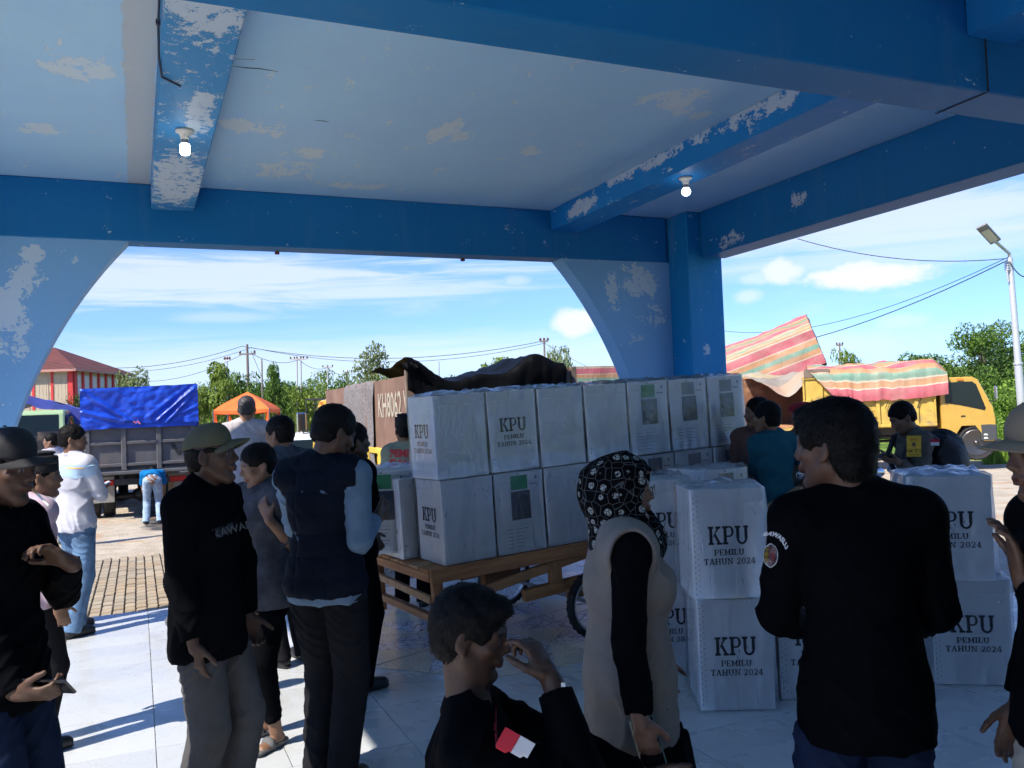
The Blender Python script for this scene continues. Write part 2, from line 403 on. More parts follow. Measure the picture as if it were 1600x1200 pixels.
        me.loops.add(len(Q)*4); me.loops.foreach_set('vertex_index', Q.astype(np.int32).ravel())
        me.polygons.add(len(Q)); me.polygons.foreach_set('loop_start', np.arange(0, len(Q)*4, 4, dtype=np.int32))
        me.polygons.foreach_set('use_smooth', np.ones(len(Q), bool)); me.update(calc_edges=True)
        return me
def vcol(me, fn):
    n = len(me.vertices); co = np.empty(n*3, np.float32); me.vertices.foreach_get('co', co); co = co.reshape(-1, 3)
    c = fn(co); a = me.color_attributes.new('col', 'FLOAT_COLOR', 'POINT')
    a.data.foreach_set('color', np.concatenate([c, np.ones((n, 1))], 1).astype(np.float32).ravel())
def rotm(yaw=0., pitch=0., roll=0.):
    """yaw turns left (counter-clockwise), pitch looks up, roll tips to the right"""
    return np.array(Matrix.Rotation(yaw, 3, 'Z')@Matrix.Rotation(pitch, 3, 'X')@Matrix.Rotation(roll, 3, 'Y'))
def ik(a, b, l1, l2, pole):
    a, b, pole = (np.array(v, float) for v in (a, b, pole)); d = b-a; L = np.linalg.norm(d); L_ = min(L, (l1+l2)*.995); d /= max(L, 1e-6)
    if L > L_: b = a+d*L_
    x = (l1*l1-l2*l2+L_*L_)/(2*L_); y = math.sqrt(max(l1*l1-x*x, 0)); p = pole-a; p = p-d*(p@d); p /= max(np.linalg.norm(p), 1e-6)
    return a+d*x+p*y, b
def hand(F, w, d, n, side, s, curl=.5, thumb=.6, spread=.1, k=.006):
    """palm, four fingers of unequal length with three bones each, and a thumb off the side of the palm; n is the palm's normal"""
    d = np.array(d, float); d /= np.linalg.norm(d); n = np.array(n, float); n -= d*(n@d); n /= np.linalg.norm(n); x = np.cross(d, n)*side   # x points to the thumb
    w = np.array(w, float); M = np.stack([x, n, d], 1)
    F.cone(w-d*.02*s, w+d*.02*s, .026*s, .027*s, .01)
    F.ell(w+d*.052*s, (.040*s, .0165*s, .050*s), M, .012)
    F.ell(w+d*.035*s+x*.02*s+n*.006*s, (.017*s, .015*s, .032*s), M, .012)
    for i, (o, L, r) in enumerate(((.029, .071, .0086), (.010, .080, .0090), (-.010, .075, .0086), (-.029, .059, .0076))):
        c = curl[i] if isinstance(curl, (list, tuple)) else curl*(1+.12*i)
        p = w+d*.088*s+x*o*s; a = c*.55; dd = d+x*o*spread*8
        for q, f in enumerate((.45, .31, .24)):
            v = dd*math.cos(a)+n*math.sin(a); v /= np.linalg.norm(v); e = p+v*L*f*s
            F.cone(p, e, r*s*(1-.07*q), r*s*(1-.07*(q+1)), k if q else .012); p = e; a += c*.75
    p = w+d*.022*s+x*.030*s; v0 = (x*(.85-.5*thumb)+d*.75+n*.55*thumb)
    for q, (L, r) in enumerate(((.038, .0125), (.031, .0105), (.024, .0095))):
        v = v0+(d*.35-x*.3+n*.25)*thumb*q; v = v/np.linalg.norm(v); e = p+v*L*s; F.cone(p, e, r*s, (r-.001)*s, .01 if q == 0 else k); p = e
def head_sdf(F, c, M, s, female=False):
    P = lambda x, y, z: c+M@np.array([x, y, z])*s
    E = lambda p, r, k=.012, mode='u', MM=None: F.ell(P(*p), np.array(r)*s, M if MM is None else MM, k*s, mode)
    Cn = lambda a, b, ra, rb, k=.012, mode='u': F.cone(P(*a), P(*b), ra*s, rb*s, k*s, mode)
    E((0, -.014, .038), (.074, .094, .083), .01)
    E((0, .028, -.018), (.058, .060, .082), .03)
    Cn((0, .02, -.062), (0, .060, -.100), .044, .021, .022)
    for q in (-1, 1):
        Cn((q*.050, -.006, -.048), (q*.018, .058, -.100), .020, .014, .03)      # jaw line
        E((q*.043, .055, -.018), (.022, .020, .016), .02)                       # cheekbone
        Cn((q*.046, .066, .022), (q*.012, .084, .026), .010, .010, .016)        # brow
    Cn((0, .080, .020), (0, .103, -.022), .0075, .0115, .012)                   # nose bridge to tip
    for q in (-1, 1):
        E((q*.012, .093, -.029), (.0085, .010, .0075), .007)
        E((q*.031, .096, .004), (.015, .014, .0105), .014, 's')                 # eye socket
        E((q*.031, .073, .004), (.0135, .0125, .0105), .003)
        Cn((q*.020, .083, .0095), (q*.043, .077, .0085), .0035, .003, .004)     # upper lid
        E((q*.005, .104, -.0335), (.0035, .006, .003), .002, 's')
    E((0, .084, -.0535), (.026, .014, .011), .014)
    E((0, .0915, -.0575), (.0225, .0095, .0052), .005); E((0, .0895, -.0675), (.019, .0095, .0062), .005)
    E((0, .103, -.0622), (.021, .009, .0016), .002, 's')
    E((0, .078, -.098), (.016, .012, .012), .012)
    if not female or True:
        for q in (-1, 1):
            R = M@rotm(q*.45, -.18, 0)
            E((q*.077, -.012, -.002), (.009, .021, .033), .008, 'u', R); E((q*.086, -.006, .002), (.006, .012, .019), .006, 's', R)
            E((q*.078, -.006, -.030), (.007, .010, .011), .006, 'u', R)
def hair_sdf(h, c, M, s, kind):
    """hair as its own shell around the skull, open over face and ears"""
    P = lambda x, y, z: c+M@np.array([x, y, z])*s
    F = Field(c-.2*s, c+.2*s, h)
    vol = {'crop': .006, 'short': .010, 'thick': .013, 'long': .015, 'under': .004}[kind]
    F.ell(P(0, -.016, .040), np.array((.075, .094, .084))*s+vol*s, M, 0)
    F.ell(P(0, -.045, -.01), np.array((.066, .062, .075))*s+vol*s*.6, M, .02*s)
    if kind in ('thick', 'long'):
        F.ell(P(.012, .05, .088), np.array((.056, .052, .034))*s, M, .02*s)
    if kind == 'long': F.ell(P(0, -.066, -.04), np.array((.066, .046, .062))*s, M, .02*s)
    fz = {'under': -.055, 'crop': -.052, 'short': -.06, 'thick': -.075, 'long': -.10}[kind]
    F.ell(P(0, .098, -.030), np.array((.068, .072, .090))*s, M, .008*s, 's')          # the face
    for q in (-1, 1):
        F.ell(P(q*.085, .012, -.040), np.array((.035, .038, .048))*s, M, .008*s, 's')   # round the ears
    F.ell(P(0, -.03, fz-.12), np.array((.2, .2, .12))*s, M, .008*s, 's')
    if kind == 'under': F.cut(P(0, 0, .036), M@np.array([0, 0, 1.]))
    F.noise(.0026*s, 210/s); F.noise(.003*s, 90/s)
    return F.mesh('hair')
def tufts(me, c, M, s, n, L, name, m, parent, seed=0, up=.35):
    """short tapering strands standing off the hair shell"""
    rng = np.random.RandomState(seed); nv = len(me.vertices)
    if nv == 0: return
    co = np.empty(nv*3, np.float32); me.vertices.foreach_get('co', co); co = co.reshape(-1, 3)
    no = np.empty(nv*3, np.float32); me.vertices.foreach_get('normal', no); no = no.reshape(-1, 3)
    crown = c+M@np.array([.01, -.05, .12])*s
    pick = rng.randint(0, nv, n); V = []; Fc = []
    loc = (co-c)@M/s; bad = (loc[:, 1] > .03) & (loc[:, 2] < .045) | (np.abs(loc[:, 0]) > .06) & (loc[:, 2] < .02) & (loc[:, 1] > -.03)
    for i in pick:
        if bad[i]: continue
        p = co[i]; nn = no[i]; g = p-crown; g = g-nn*(g@nn); g = g/(np.linalg.norm(g)+1e-6)
        d = g*(1-up)+nn*up+rng.randn(3)*.22; d /= np.linalg.norm(d); l = L*(.5+rng.rand()); w = np.cross(d, nn); w = w/(np.linalg.norm(w)+1e-6)*.0011*s
        q = p-nn*.003; mid = q+d*l*.5; tip = mid+(d*.8+g*.3-nn*.25)*l*.5; b = len(V)
        V += [q-w, q+w, mid+w*.8, mid-w*.8, tip]; Fc += [(b, b+1, b+2, b+3), (b+3, b+2, b+4)]
    me2 = bpy.data.meshes.new(name); me2.from_pydata([tuple(map(float, v)) for v in V], [], Fc); meshobj(name, me2, m, parent)
SKIN = mat('skin', rough=.5, attr=True, var=.06, vscale=30, bump=.0004, bscale=600, spec=.4)
HAIRM = mat('black_hair', (.005, .0045, .0045), .6, var=.3, vscale=60, bump=.001, bscale=260, spec=.12)
HAIRG = mat('greying_hair', (.03, .027, .026), .5, var=.4, vscale=120, bump=.002, bscale=260)
RUB = mat('black_rubber', (.012, .012, .013), .75, bump=.001, bscale=90)
def bvh(me, M=None):
    return BVHTree.FromPolygons([v.co for v in me.vertices], [tuple(p.vertices) for p in me.polygons])
def decal(me, target, o, u, v, off=.003, name='patch', m=None, parent=None, res=None):
    """lays flat artwork (x,y in metres) onto a garment: every point is dropped along -(u x v) on to its surface"""
    t = target if isinstance(target, BVHTree) else bvh(target); o = Vector(o); u = Vector(u).normalized(); v = Vector(v); v = (v-u*v.dot(u)).normalized(); n = u.cross(v)
    for w in me.vertices:
        z = w.co.z; p = o+u*w.co.x+v*w.co.y+n*.25; hit = t.ray_cast(p, -n, .6)
        w.co = (hit[0]+n*(off+z)) if hit[0] is not None else o+u*w.co.x+v*w.co.y
    me.update(); return meshobj(name, me, m, parent)
def panel(w, h, nx=10, ny=10, shape=None):
    mb = MB(); P = [[(w*(i/nx-.5), h*(j/ny-.5), 0) for i in range(nx+1)] for j in range(ny+1)]
    if shape: P = [[shape(*p) for p in r] for r in P]
    mb.grid(P); return mb.mesh('panel')
def person(label, d, px, ptop, az, gz=0., h=None, res=.009, skin=(.22, .12, .075), look=None, lpitch=0., lroll=0., lean=0., twist=0., group=None, build=1., stance=.1, step=0.,
           hips=None, la=None, ra=None, lk=None, rk=None, lf=None, rf=None, lh=None, rh=None, top=None, legs=None, shoes=None, hair=('short', HAIRM), head_px=None, female=False, crown=None, headz=0.):
    """d: metres deep; px: photo column of the hips; ptop: row of the crown; az: heading clockwise from +Y in degrees.
    la/ra: (elbow hint, wrist) given as photo (px, py, dd); lh/rh: hand direction, palm normal, curl, thumb in body axes"""
    base = at(px, 760, d); root = empty('person', (base[0], base[1], gz), -rad(az), label, 'person', group)
    top_z = at(head_px or px, ptop, d)[2] if h is None else gz+h
    H = top_z-gz if crown is None else crown; s = H/1.715; T = np.array([base[0], base[1], gz]); c_, s_ = math.cos(-rad(az)), math.sin(-rad(az))
    R = np.array([[c_, -s_, 0], [s_, c_, 0], [0, 0, 1.]])
    L = lambda p: R.T@(np.array(p, float)-T)
    J = lambda q: L(at(q[0], q[1], d+q[2])) if len(q) == 3 else np.array(q[:3])*s
    V = lambda x, y, z: np.array([x, y, z], float)*s
    pel = V(0, 0, .93) if hips is None else J(hips); B = rotm(twist, -rad(lean), 0)
    tp = lambda x, y, z: pel+B@(V(x, y, z)-V(0, 0, .93))
    bw = build
    neck = tp(0, -.012, 1.44); sh = {q: tp(q*.172*(bw*.5+.5), -.01, 1.395) for q in (-1, 1)}
    lk_az = az if look is None else look; hy = -rad(lk_az-az); HM = rotm(hy, rad(lpitch), rad(lroll))
    if head_px is not None and h is None:
        w_ = at(head_px, ptop, d); hc = L(w_)-np.array([0, 0, .122*s]); 
        if crown is not None: pass
    else: hc = neck+B@V(0, .02, .152)
    hc = hc+HM@V(0, .01, 0)
    # ---- legs
    hip = {q: pel+rotm(twist)@V(q*.088, 0, -.03) for q in (-1, 1)}
    ank = {-1: V(-stance, step*.5-.02, .085), 1: V(stance, -step*.5-.02, .085)}
    if lf: ank[-1] = J(lf)
    if rf: ank[1] = J(rf)
    kn = {}
    for q, kh in ((-1, lk), (1, rk)):
        pole = J(kh) if kh else hip[q]+V(q*.03, .6, -.4)
        kn[q], ank[q] = ik(hip[q], ank[q], .425*s, .41*s, pole)
    # ---- arms
    el = {}; wr = {}
    for q, a in ((-1, la), (1, ra)):
        if a is None: el[q] = sh[q]+B@V(q*.045, -.03, -.285); wr[q] = el[q]+V(q*.012, .075, -.235)
        else: el[q], wr[q] = ik(sh[q], J(a[1]), .290*s, .252*s, J(a[0]))
    hnd = {}
    for q, hh in ((-1, lh), (1, rh)):
        fd = wr[q]-el[q]; fd /= np.linalg.norm(fd)
        if hh is None: hnd[q] = (fd, np.array([-q, .15, 0.]), .45, .35)
        else: hnd[q] = (fd if hh[0] is None else np.array(hh[0], float), np.array(hh[1], float), hh[2] if len(hh) > 2 else .5, hh[3] if len(hh) > 3 else .5)
    pts = np.array([hc, pel, *sh.values(), *el.values(), *wr.values(), *kn.values(), *ank.values()])
    pts = np.concatenate([pts, [wr[q]+hnd[q][0]*.16*s for q in (-1, 1)]])
    lo = pts.min(0)-.19*s; hi = pts.max(0)+.19*s; lo[2] = min(pts[:, 2].min()-.1, lo[2]+.08)
    # ---- body: one surface
    F = Field(lo, hi, res)
    def torso(F, g=0., k=.03):
        F.ell(tp(0, -.005, .93), V(.150*bw, .108*bw, .125)+g, B, k); F.ell(tp(0, 0, 1.08), V(.132*bw, .100*bw*(1.1 if bw > 1.1 else 1), .15)+g, B, k)
        F.ell(tp(0, -.005, 1.26), V(.150*bw, .112*(bw*.6+.4), .17)+g, B, k)
        if female:
            for q in (-1, 1): F.ell(tp(q*.07, .085, 1.25), V(.06, .05, .06)+g, B, k)
        F.cone(tp(-.115, -.012, 1.385), tp(.115, -.012, 1.385), .066*s, .066*s, k, grow=g)
        for q in (-1, 1): F.cone(tp(q*.02, -.015, 1.465), sh[q]+B@V(-q*.03, 0, .012), .042*s, .045*s, k, grow=g); F.ell(sh[q], V(.056, .058, .058)+g, B, k)
    torso(F)
    F.cone(neck, hc+HM@V(0, -.018, -.05), .060*s*(bw*.5+.5), .054*s, .02)
    head_sdf(F, hc, HM, s, female)
    for q in (-1, 1):
        F.cone(sh[q], el[q], .049*s*(bw*.5+.5), .038*s, .02); F.cone(el[q], el[q]*.55+wr[q]*.45, .040*s, .037*s, .01); F.cone(el[q]*.6+wr[q]*.4, wr[q], .038*s, .026*s, .01)
        hand(F, wr[q]+hnd[q][0]*.008, hnd[q][0], hnd[q][1], q, s, hnd[q][2], hnd[q][3])
        F.cone(hip[q], kn[q], .086*s*(bw*.5+.5), .056*s, .02); F.cone(kn[q], kn[q]*.6+ank[q]*.4, .055*s, .053*s, .012); F.cone(kn[q]*.6+ank[q]*.4, ank[q], .053*s, .034*s, .012)
        fw = rotm(twist*.3+(-q*.18))@np.array([0, 1., 0]); f0 = ank[q]-V(0, 0, .045)
        F.cone(ank[q], f0-fw*.03*s, .034*s, .030*s, .012); F.cone(f0-fw*.02*s, f0+fw*.12*s-V(0, 0, .012), .032*s, .022*s, .015)
        F.cone(f0+fw*.1*s-V(q*.018, 0, .012), f0+fw*.15*s-V(q*.018, 0, .018), .020*s, .014*s, .012); F.cone(f0+fw*.09*s+V(q*.02, 0, -.015), f0+fw*.135*s+V(q*.02, 0, -.02), .018*s, .012*s, .012)
    me = F.mesh('body')
    sk = np.array(skin)
    def paint(co):
        c = np.tile(sk, (len(co), 1)); l = (co-hc)@HM/s; x, y, z = np.abs(l[:, 0]), l[:, 1], l[:, 2]
        def on(mask, col, a=1.): c[mask] = c[mask]*(1-a)+np.array(col)*a
        f = y > .05
        on(f & (x < .024) & (z < -.051) & (z > -.074), sk*np.array([.85, .55, .55]), .8)
        on(f & (x > .014) & (x < .050) & (z > .017+.0) & (z < .027), (.012, .01, .009), .85)
        on((y > .072) & (x > .021) & (x < .042) & (z > -.003) & (z < .0085), (.20, .17, .16)); on((y > .075) & (np.abs(x-.031) < .0055) & (z > -.004) & (z < .009), (.012, .008, .006))
        on((y < .05) & (z < .07) & (z > -.05) & (x < .075) & (y > -.09) & False, (.02, .02, .02), .4)
        return c
    vcol(me, paint); body = meshobj('body', me, SKIN, root)
    K = dict(root=root, hc=hc, HM=HM, s=s, sh=sh, el=el, wr=wr, hip=hip, kn=kn, ank=ank, pel=pel, B=B, tp=tp, V=V, J=J, L=L, neck=neck, hnd=hnd, body=me, R=R)
    # ---- clothes
    if legs:
        G = Field(lo, hi, res); e = legs.get('loose', .012); cuff = legs.get('cuff', .02)
        G.ell(tp(0, -.005, .93), V(.146*bw, .106*bw, .12)+.003, B, .03); G.ell(tp(0, 0, 1.0), V(.134*bw, .100*bw, .09)+.003, B, .03)
        ln = legs.get('len', 1.)
        for q in (-1, 1):
            k2 = kn[q]+(rotm(twist)@V(0, .0, 0)); an = kn[q]+(ank[q]-kn[q])*ln
            G.cone(hip[q], k2, .090*s*(bw*.5+.5)+e*.6, .060*s+e, .03); G.cone(k2, an+(an-k2)/np.linalg.norm(an-k2)*.045*s*(ln > .9), .060*s+e, .048*s+cuff, .015, flat=True)
        G.cut(tp(0, 0, min(1.045, (top.get('hem', .8)+.035) if top else 1.045)), B@np.array([0, 0, 1.])); G.folds(legs.get('fold', .007)*s, legs.get('seed', 1), 34/s, 9/s)
        ml = G.mesh('trousers'); K['legs'] = ml; meshobj(legs.get('name', 'trousers'), ml, legs['mat'], root)
    if top:
        G = Field(lo, hi, res); e = top.get('loose', .014)
        torso(G, e, .035); hem = top.get('hem', .80)
        hr = .165*bw*s
        G.ell(tp(0, -.004, .5*(hem+1.05)), (hr*.93+e, .116*bw*s+e, (1.10-hem)*.85*s), B, .05)
        G.ell(tp(0, -.004, hem+.03), (hr*.97+e, .122*bw*s+e, .11*s), B, .06)
        fl = top.get('sleeve', 1.); er = top.get('arm', .012)
        for q in (-1, 1):
            if fl <= 0: continue
            if fl <= .5:
                t = fl*2; G.cone(sh[q], sh[q]+(el[q]-sh[q])*t, .054*s+er, .050*s+er*1.5, .02, flat=True)
            else:
                t = (fl-.5)*2; G.cone(sh[q], el[q], .054*s+er, .043*s+er, .02); G.cone(el[q], el[q]+(wr[q]-el[q])*t, .044*s+er, .030*s+er*.9, .014, flat=True)
        n0 = neck+B@V(0, .03, .045)
        G.ell(n0+B@V(0, .01, .03), V(.062, .062, .05), B, .006, 's')
        G.cut(tp(0, 0, hem), B@np.array([0, top.get('hemtilt', 0.), -1.]))
        if top.get('slit'): G.cone(tp(.16, -.01, hem-.02), tp(.15, -.01, hem+.07), .012, .004, .002, 's')
        G.folds(top.get('fold', .006)*s, top.get('seed', 2), top.get('fz', 26)/s, 10/s)
        if top.get('collar'):
            F2 = Field(neck-.16*s, neck+.16*s, res*.8); Bc = B; F2.ell(neck+B@V(0, .008, .034), V(.074, .076, .036), Bc, 0); F2.ell(neck+B@V(0, .012, .06), V(.062, .064, .06), Bc, .004, 's')
            F2.cut(neck+B@V(0, 0, .052), B@np.array([0, .35, 1.])); F2.cut(neck+B@V(0, 0, .0), B@np.array([0, 0, -1.]))
            F2.ell(neck+B@V(0, .105, .03), V(.022, .05, .06), Bc, .004, 's')
            meshobj('collar', F2.mesh('collar'), top.get('collar_mat', top['mat']), root)
        mt = G.mesh('shirt'); K['top'] = mt; K['shirt'] = meshobj(top.get('name', 'shirt'), mt, top['mat'], root)
    if top and top.get('vest'):
        vs = top['vest']; G = Field(lo, hi, res); e = vs.get('loose', .024); torso(G, e, .035); hem = vs.get('hem', .80); hr = .165*bw*s
        G.ell(tp(0, -.004, .5*(hem+1.05)), (hr*.95+e, .118*bw*s+e, (1.10-hem)*.85*s), B, .05); G.ell(tp(0, -.004, hem+.03), (hr*.97+e, .122*bw*s+e, .11*s), B, .06)
        for q in (-1, 1): 
            o = sh[q]+B@V(q*.055, 0, -.03); G.ell(o, V(.06, .075, .115), B, .01, 's')
        G.ell(neck+B@V(0, .04, .075), V(.062, .062, .05), B, .006, 's')
        G.cut(tp(0, 0, hem), B@np.array([0, 0, -1.]))
        if vs.get('quilt'):
            idx = np.nonzero(np.abs(G.F) < .03); x, y, z = (G.ax[i][idx[i]] for i in range(3))
            G.F[idx] += (.0055-.0085*np.minimum(np.abs(np.sin(math.pi*(z-tp(0, 0, hem)[2])/(.095*s)))**.5, np.minimum(1, np.abs(np.sin(math.pi*(x/(.16*s)+.5)))*3)**.5)+.0014*np.sin(x*90+4*np.sin(z*30))).astype(np.float32)
        G.folds(vs.get('fold', .004)*s, vs.get('seed', 5), 24/s, 9/s); mv = G.mesh('vest'); K['vest'] = mv; meshobj('vest', mv, vs['mat'], root)
        if vs.get('collar', True):
            F2 = Field(neck-.18*s, neck+.18*s, res*.8); F2.ell(neck+B@V(0, .006, .03), V(.084, .086, .05), B, 0); F2.ell(neck+B@V(0, .012, .065), V(.068, .07, .075), B, .004, 's')
            F2.cut(neck+B@V(0, 0, .07), B@np.array([0, .15, 1.])); F2.cut(neck-B@V(0, 0, .01), B@np.array([0, 0, -1.])); F2.folds(.002, 3, 60, 20)
            meshobj('collar', F2.mesh('collar'), vs['mat'], root)
    if shoes:
        for q in (-1, 1):
            fw = rotm(twist*.3+(-q*.18))@np.array([0, 1., 0]); f0 = ank[q]-V(0, 0, .045); sx = np.array([fw[1], -fw[0], 0]); z0 = ank[q][2]-.085*s
            G = Field(f0-.2*s, f0+.24*s, min(res, .008))
            if shoes['kind'] == 'shoe':
                G.cone(ank[q]-fw*.008*s, f0-fw*.028*s, .043*s, .041*s, .01); G.cone(f0-fw*.02*s, f0+fw*.145*s-V(0, 0, .008), .044*s, .034*s, .02); G.cone(f0+fw*.05*s, f0+fw*.13*s-V(0, 0, .01), .045*s, .038*s, .02)
                G.cut((0, 0, z0+.012*s), (0, 0, -1)); G.cut((0, 0, ank[q][2]+.02*s), (0, 0, 1)); meshobj('shoe', G.mesh('shoe'), shoes['mat'], root)
                G = Field(f0-.2*s, f0+.24*s, min(res, .008)); G.cone(f0-fw*.045*s, f0+fw*.15*s, .046*s, .044*s, .02); G.cut((0, 0, z0+.018*s), (0, 0, 1)); G.cut((0, 0, z0), (0, 0, -1))
                meshobj('sole', G.mesh('sole'), shoes.get('sole', shoes['mat']), root)
            else:
                G.cone(f0-fw*.045*s, f0+fw*.155*s, .046*s, .044*s, .02); G.cut((0, 0, z0+.030*s), (0, 0, 1)); G.cut((0, 0, z0), (0, 0, -1)); meshobj('sole', G.mesh('sole'), shoes['mat'], root)
                G = Field(f0-.2*s, f0+.24*s, .006); G.ell(f0+fw*.065*s-V(0, 0, .004), V(.050, .030, .040), None, 0); G.cut((0, 0, z0+.020*s), (0, 0, -1)); meshobj('strap', G.mesh('strap'), shoes['mat'], root)
    if hair:
        hm = hair_sdf(min(res, .007), hc, HM, s, hair[0]); ho = meshobj('hair', hm, hair[1], root); K['hair'] = hm
        if len(hair) > 2: tufts(hm, hc, HM, s, hair[2], hair[3]*s, 'hair_strands', hair[1], root, int(px))
    return K
def cap(K, m, brim_m=None, kind='cap', tilt=0., yaw=0., curve=.9):
    """a cloth cap: dome, button and bent visor"""
    s, c, M = K['s'], K['hc'], K['HM']@rotm(yaw, tilt, 0); P = lambda x, y, z: c+M@np.array([x, y, z])*s
    root = K['root']; h = .006
    F = Field(c-.2*s, c+.22*s, h)
    if kind == 'cap':
        F.ell(P(0, -.012, .030), np.array((.0835, .105, .105))*s, M, 0); F.ell(P(0, .03, .075), np.array((.066, .062, .060))*s, M, .03); F.cut(P(0, 0, .040), M@np.array([0, -.12, -1.])); F.noise(.002, 45)
    elif kind == 'peci':
        F.ell(P(0, -.014, .06), np.array((.084, .104, .4))*s, M, 0); F.cut(P(0, 0, .030), M@np.array([0, -.05, -1.])); F.cut(P(0, 0, .128), M@np.array([0, 0, 1.])); F.ell(P(0, -.014, .145), np.array((.07, .09, .016))*s, M, .012, 'u')
    elif kind == 'beret':
        F.ell(P(0, -.012, .05), np.array((.084, .102, .05))*s, M, 0); F.ell(P(.03, -.01, .09), np.array((.112, .125, .046))*s, M@rotm(0, 0, .35), .03); F.cut(P(0, 0, .030), M@np.array([0, 0, -1.]))
    o = meshobj('hat', F.mesh('hat'), m, root)
    if kind == 'cap':
        rows = []
        for j in range(9):
            r_ = []
            for i in range(17):
                t = (i/16-.5)*2; a = t*1.08; v = j/8
                x = math.sin(a)*(.083+.004*v); y = -.008+math.cos(a)*.100+v*.080*(1-abs(t)**2.6)
                z = .047-.62*curve*x*x/.09-.016*v*v+.004*v
                r_.append(P(x, y, z))
            rows.append(r_)
        up = (M@np.array([0, 0, 1.]))*.0035*s; mb = MB(); mb.grid(rows); mb.grid([[p-up for p in r_] for r_ in rows][::-1])
        edge = [[p for p in rows[-1]], [p-up for p in rows[-1]]]; mb.grid(edge)
        mb.build('visor', brim_m or m, o, fix=False)
        b = MB(); b.lathe([(.0, .0), (.007*s, .001), (.006*s, .004), (0, .006)], 8, frame(P(0, -.012, .137), M@np.array([1., 0, 0]), M@np.array([0, 1., 0]))); b.build('button', m, o)
    return o
# ================================================================ painted concrete
def spotmask(t, tc, spots):
    """places where the paint has come off: spots of (world point, radius along x, y, z)"""
    out = None; w = t.noise(tc, 2.2, 3, .6)
    for p, r in spots:
        q = t.vmath('DIVIDE', t.vmath('SUBTRACT', tc, tuple(float(v) for v in p)), tuple(r))
        m = t.ramp(t.math('ADD', t.vmath('LENGTH', q), t.math('MULTIPLY', t.math('SUBTRACT', w, .5), .8)), .35, 1.15, 1., 0.)
        out = m if out is None else t.math('MAXIMUM', out, m)
    return out
def paint_mat(name, col, peel=(.80, .86, .88), amount=.0, scale=7., spots=(), stretch=(1, 1, 1), rough=.55, band=None, thr=.0, dusty=.12):
    def fn(t, tc, c, b):
        tv = t.mul(tc, stretch)
        lo = t.noise(tc, .9, 4, .6); c = t.mix(t.ramp(lo, .35, .7, 0., .35), c, tuple(min(1, k*1.16+.015) for k in col)+(1.,))
        st = t.noise(t.mul(tc, (3, 3, .35)), 2.2, 5, .6); c = t.mix(t.ramp(st, .52, .78, 0., dusty*2.2), c, tuple(k*.6+.22 for k in col)+(1.,))
        n = t.noise(tv, scale, 7, .63, .3); fine = t.noise(tv, scale*6, 4, .6)
        k = t.math('SUBTRACT', t.math('ADD', n, t.math('MULTIPLY', fine, .5)), .25)
        base = amount
        if spots: k = t.math('ADD', k, t.math('MULTIPLY', t.math('SUBTRACT', spotmask(t, tc, spots), 1.-amount), .22))
        else: k = t.math('SUBTRACT', k, .22*(1-amount))
        if band: 
            x = t.xyz(tc)[band[0]]; e = t.math('MULTIPLY', t.math('SUBTRACT', t.noise(tc, 9, 4, .6), .5), .05)
            xx = t.math('ADD', x, e); mb = t.math('MULTIPLY', t.ramp(xx, band[1]-.01, band[1]+.01), t.ramp(xx, band[2]-.01, band[2]+.01, 1., 0.))
        pm = t.ramp(k, .485+thr, .54+thr); c = t.mix(t.math('MULTIPLY', pm, .62), c, tuple(peel)+(1.,))
        if band: c = t.mix(t.math('MULTIPLY', mb, .75), c, (.55, .56, .55, 1)); pm = t.math('MAXIMUM', pm, t.math('MULTIPLY', mb, .6))
        dk = t.noise(tc, 14, 5, .7); c = t.mix(t.ramp(dk, .66, .8, 0., .45), c, tuple(k_*.35 for k_ in col)+(1.,))
        bn = t.node('ShaderNodeBump'); bn.inputs['Distance'].default_value = .004; bn.inputs['Strength'].default_value = .8
        h = t.math('ADD', t.math('MULTIPLY', pm, -.5), t.math('ADD', t.math('MULTIPLY', t.noise(tc, 28, 4, .6), .35), t.math('MULTIPLY', lo, 2.0)))
        t.put(bn.inputs['Height'], h); t.l.new(bn.outputs[0], b.inputs['Normal'])
        return c
    return mat(name, col, rough, fn=fn, spec=.35)
ZC, ZB, ZS, YF0, YF1 = 3.83, 3.31, 3.60, 8.20, 8.47
def sp(px, py, z=ZC, r=(.35, .25, .2)): return (on_plane(px, py, 2, z), r)
DK = (.0005, .175, .46); LT = (.30, .46, .76)
M_dark = paint_mat('dark_blue_paint', DK, amount=.06, dusty=.05, spots=[(on_plane(160, 360, 1, 8.2), (.12, .2, .07)), (on_plane(1140, 375, 0, 5.85), (.2, .3, .1)), (on_plane(1248, 310, 0, 5.85), (.2, .2, .1))])
M_ceil = paint_mat('pale_blue_ceiling_paint', (.42, .70, .98), amount=.30, band=(0, -.02, .155),
                   spots=[sp(700, 210, r=(.22, .35, .2)), sp(130, 108, r=(.3, .25, .2)), sp(205, 105, r=(.1, .12, .2)), sp(440, 265, r=(.35, .4, .2)), sp(400, 200, r=(.3, .3, .2)), sp(490, 240, r=(.3, .2, .2)), sp(1050, 158, r=(.3, .25, .2)), sp(1090, 175, r=(.3, .2, .2)), sp(830, 235, r=(.1, .2, .2)), sp(60, 200, r=(.2, .2, .2)), sp(560, 290, r=(.5, .2, .2))], stretch=(1, .55, 1))
M_midb = paint_mat('flaking_mid_blue_paint', (.035, .27, .60), amount=.50, scale=16, thr=-.005, stretch=(1, .8, .7), spots=[((.33, 7.2, ZS), (.25, 1.1, .3)), ((.33, 4.1, ZS), (.3, .5, .3)), ((.40, 5.6, ZS), (.1, .6, .3))])
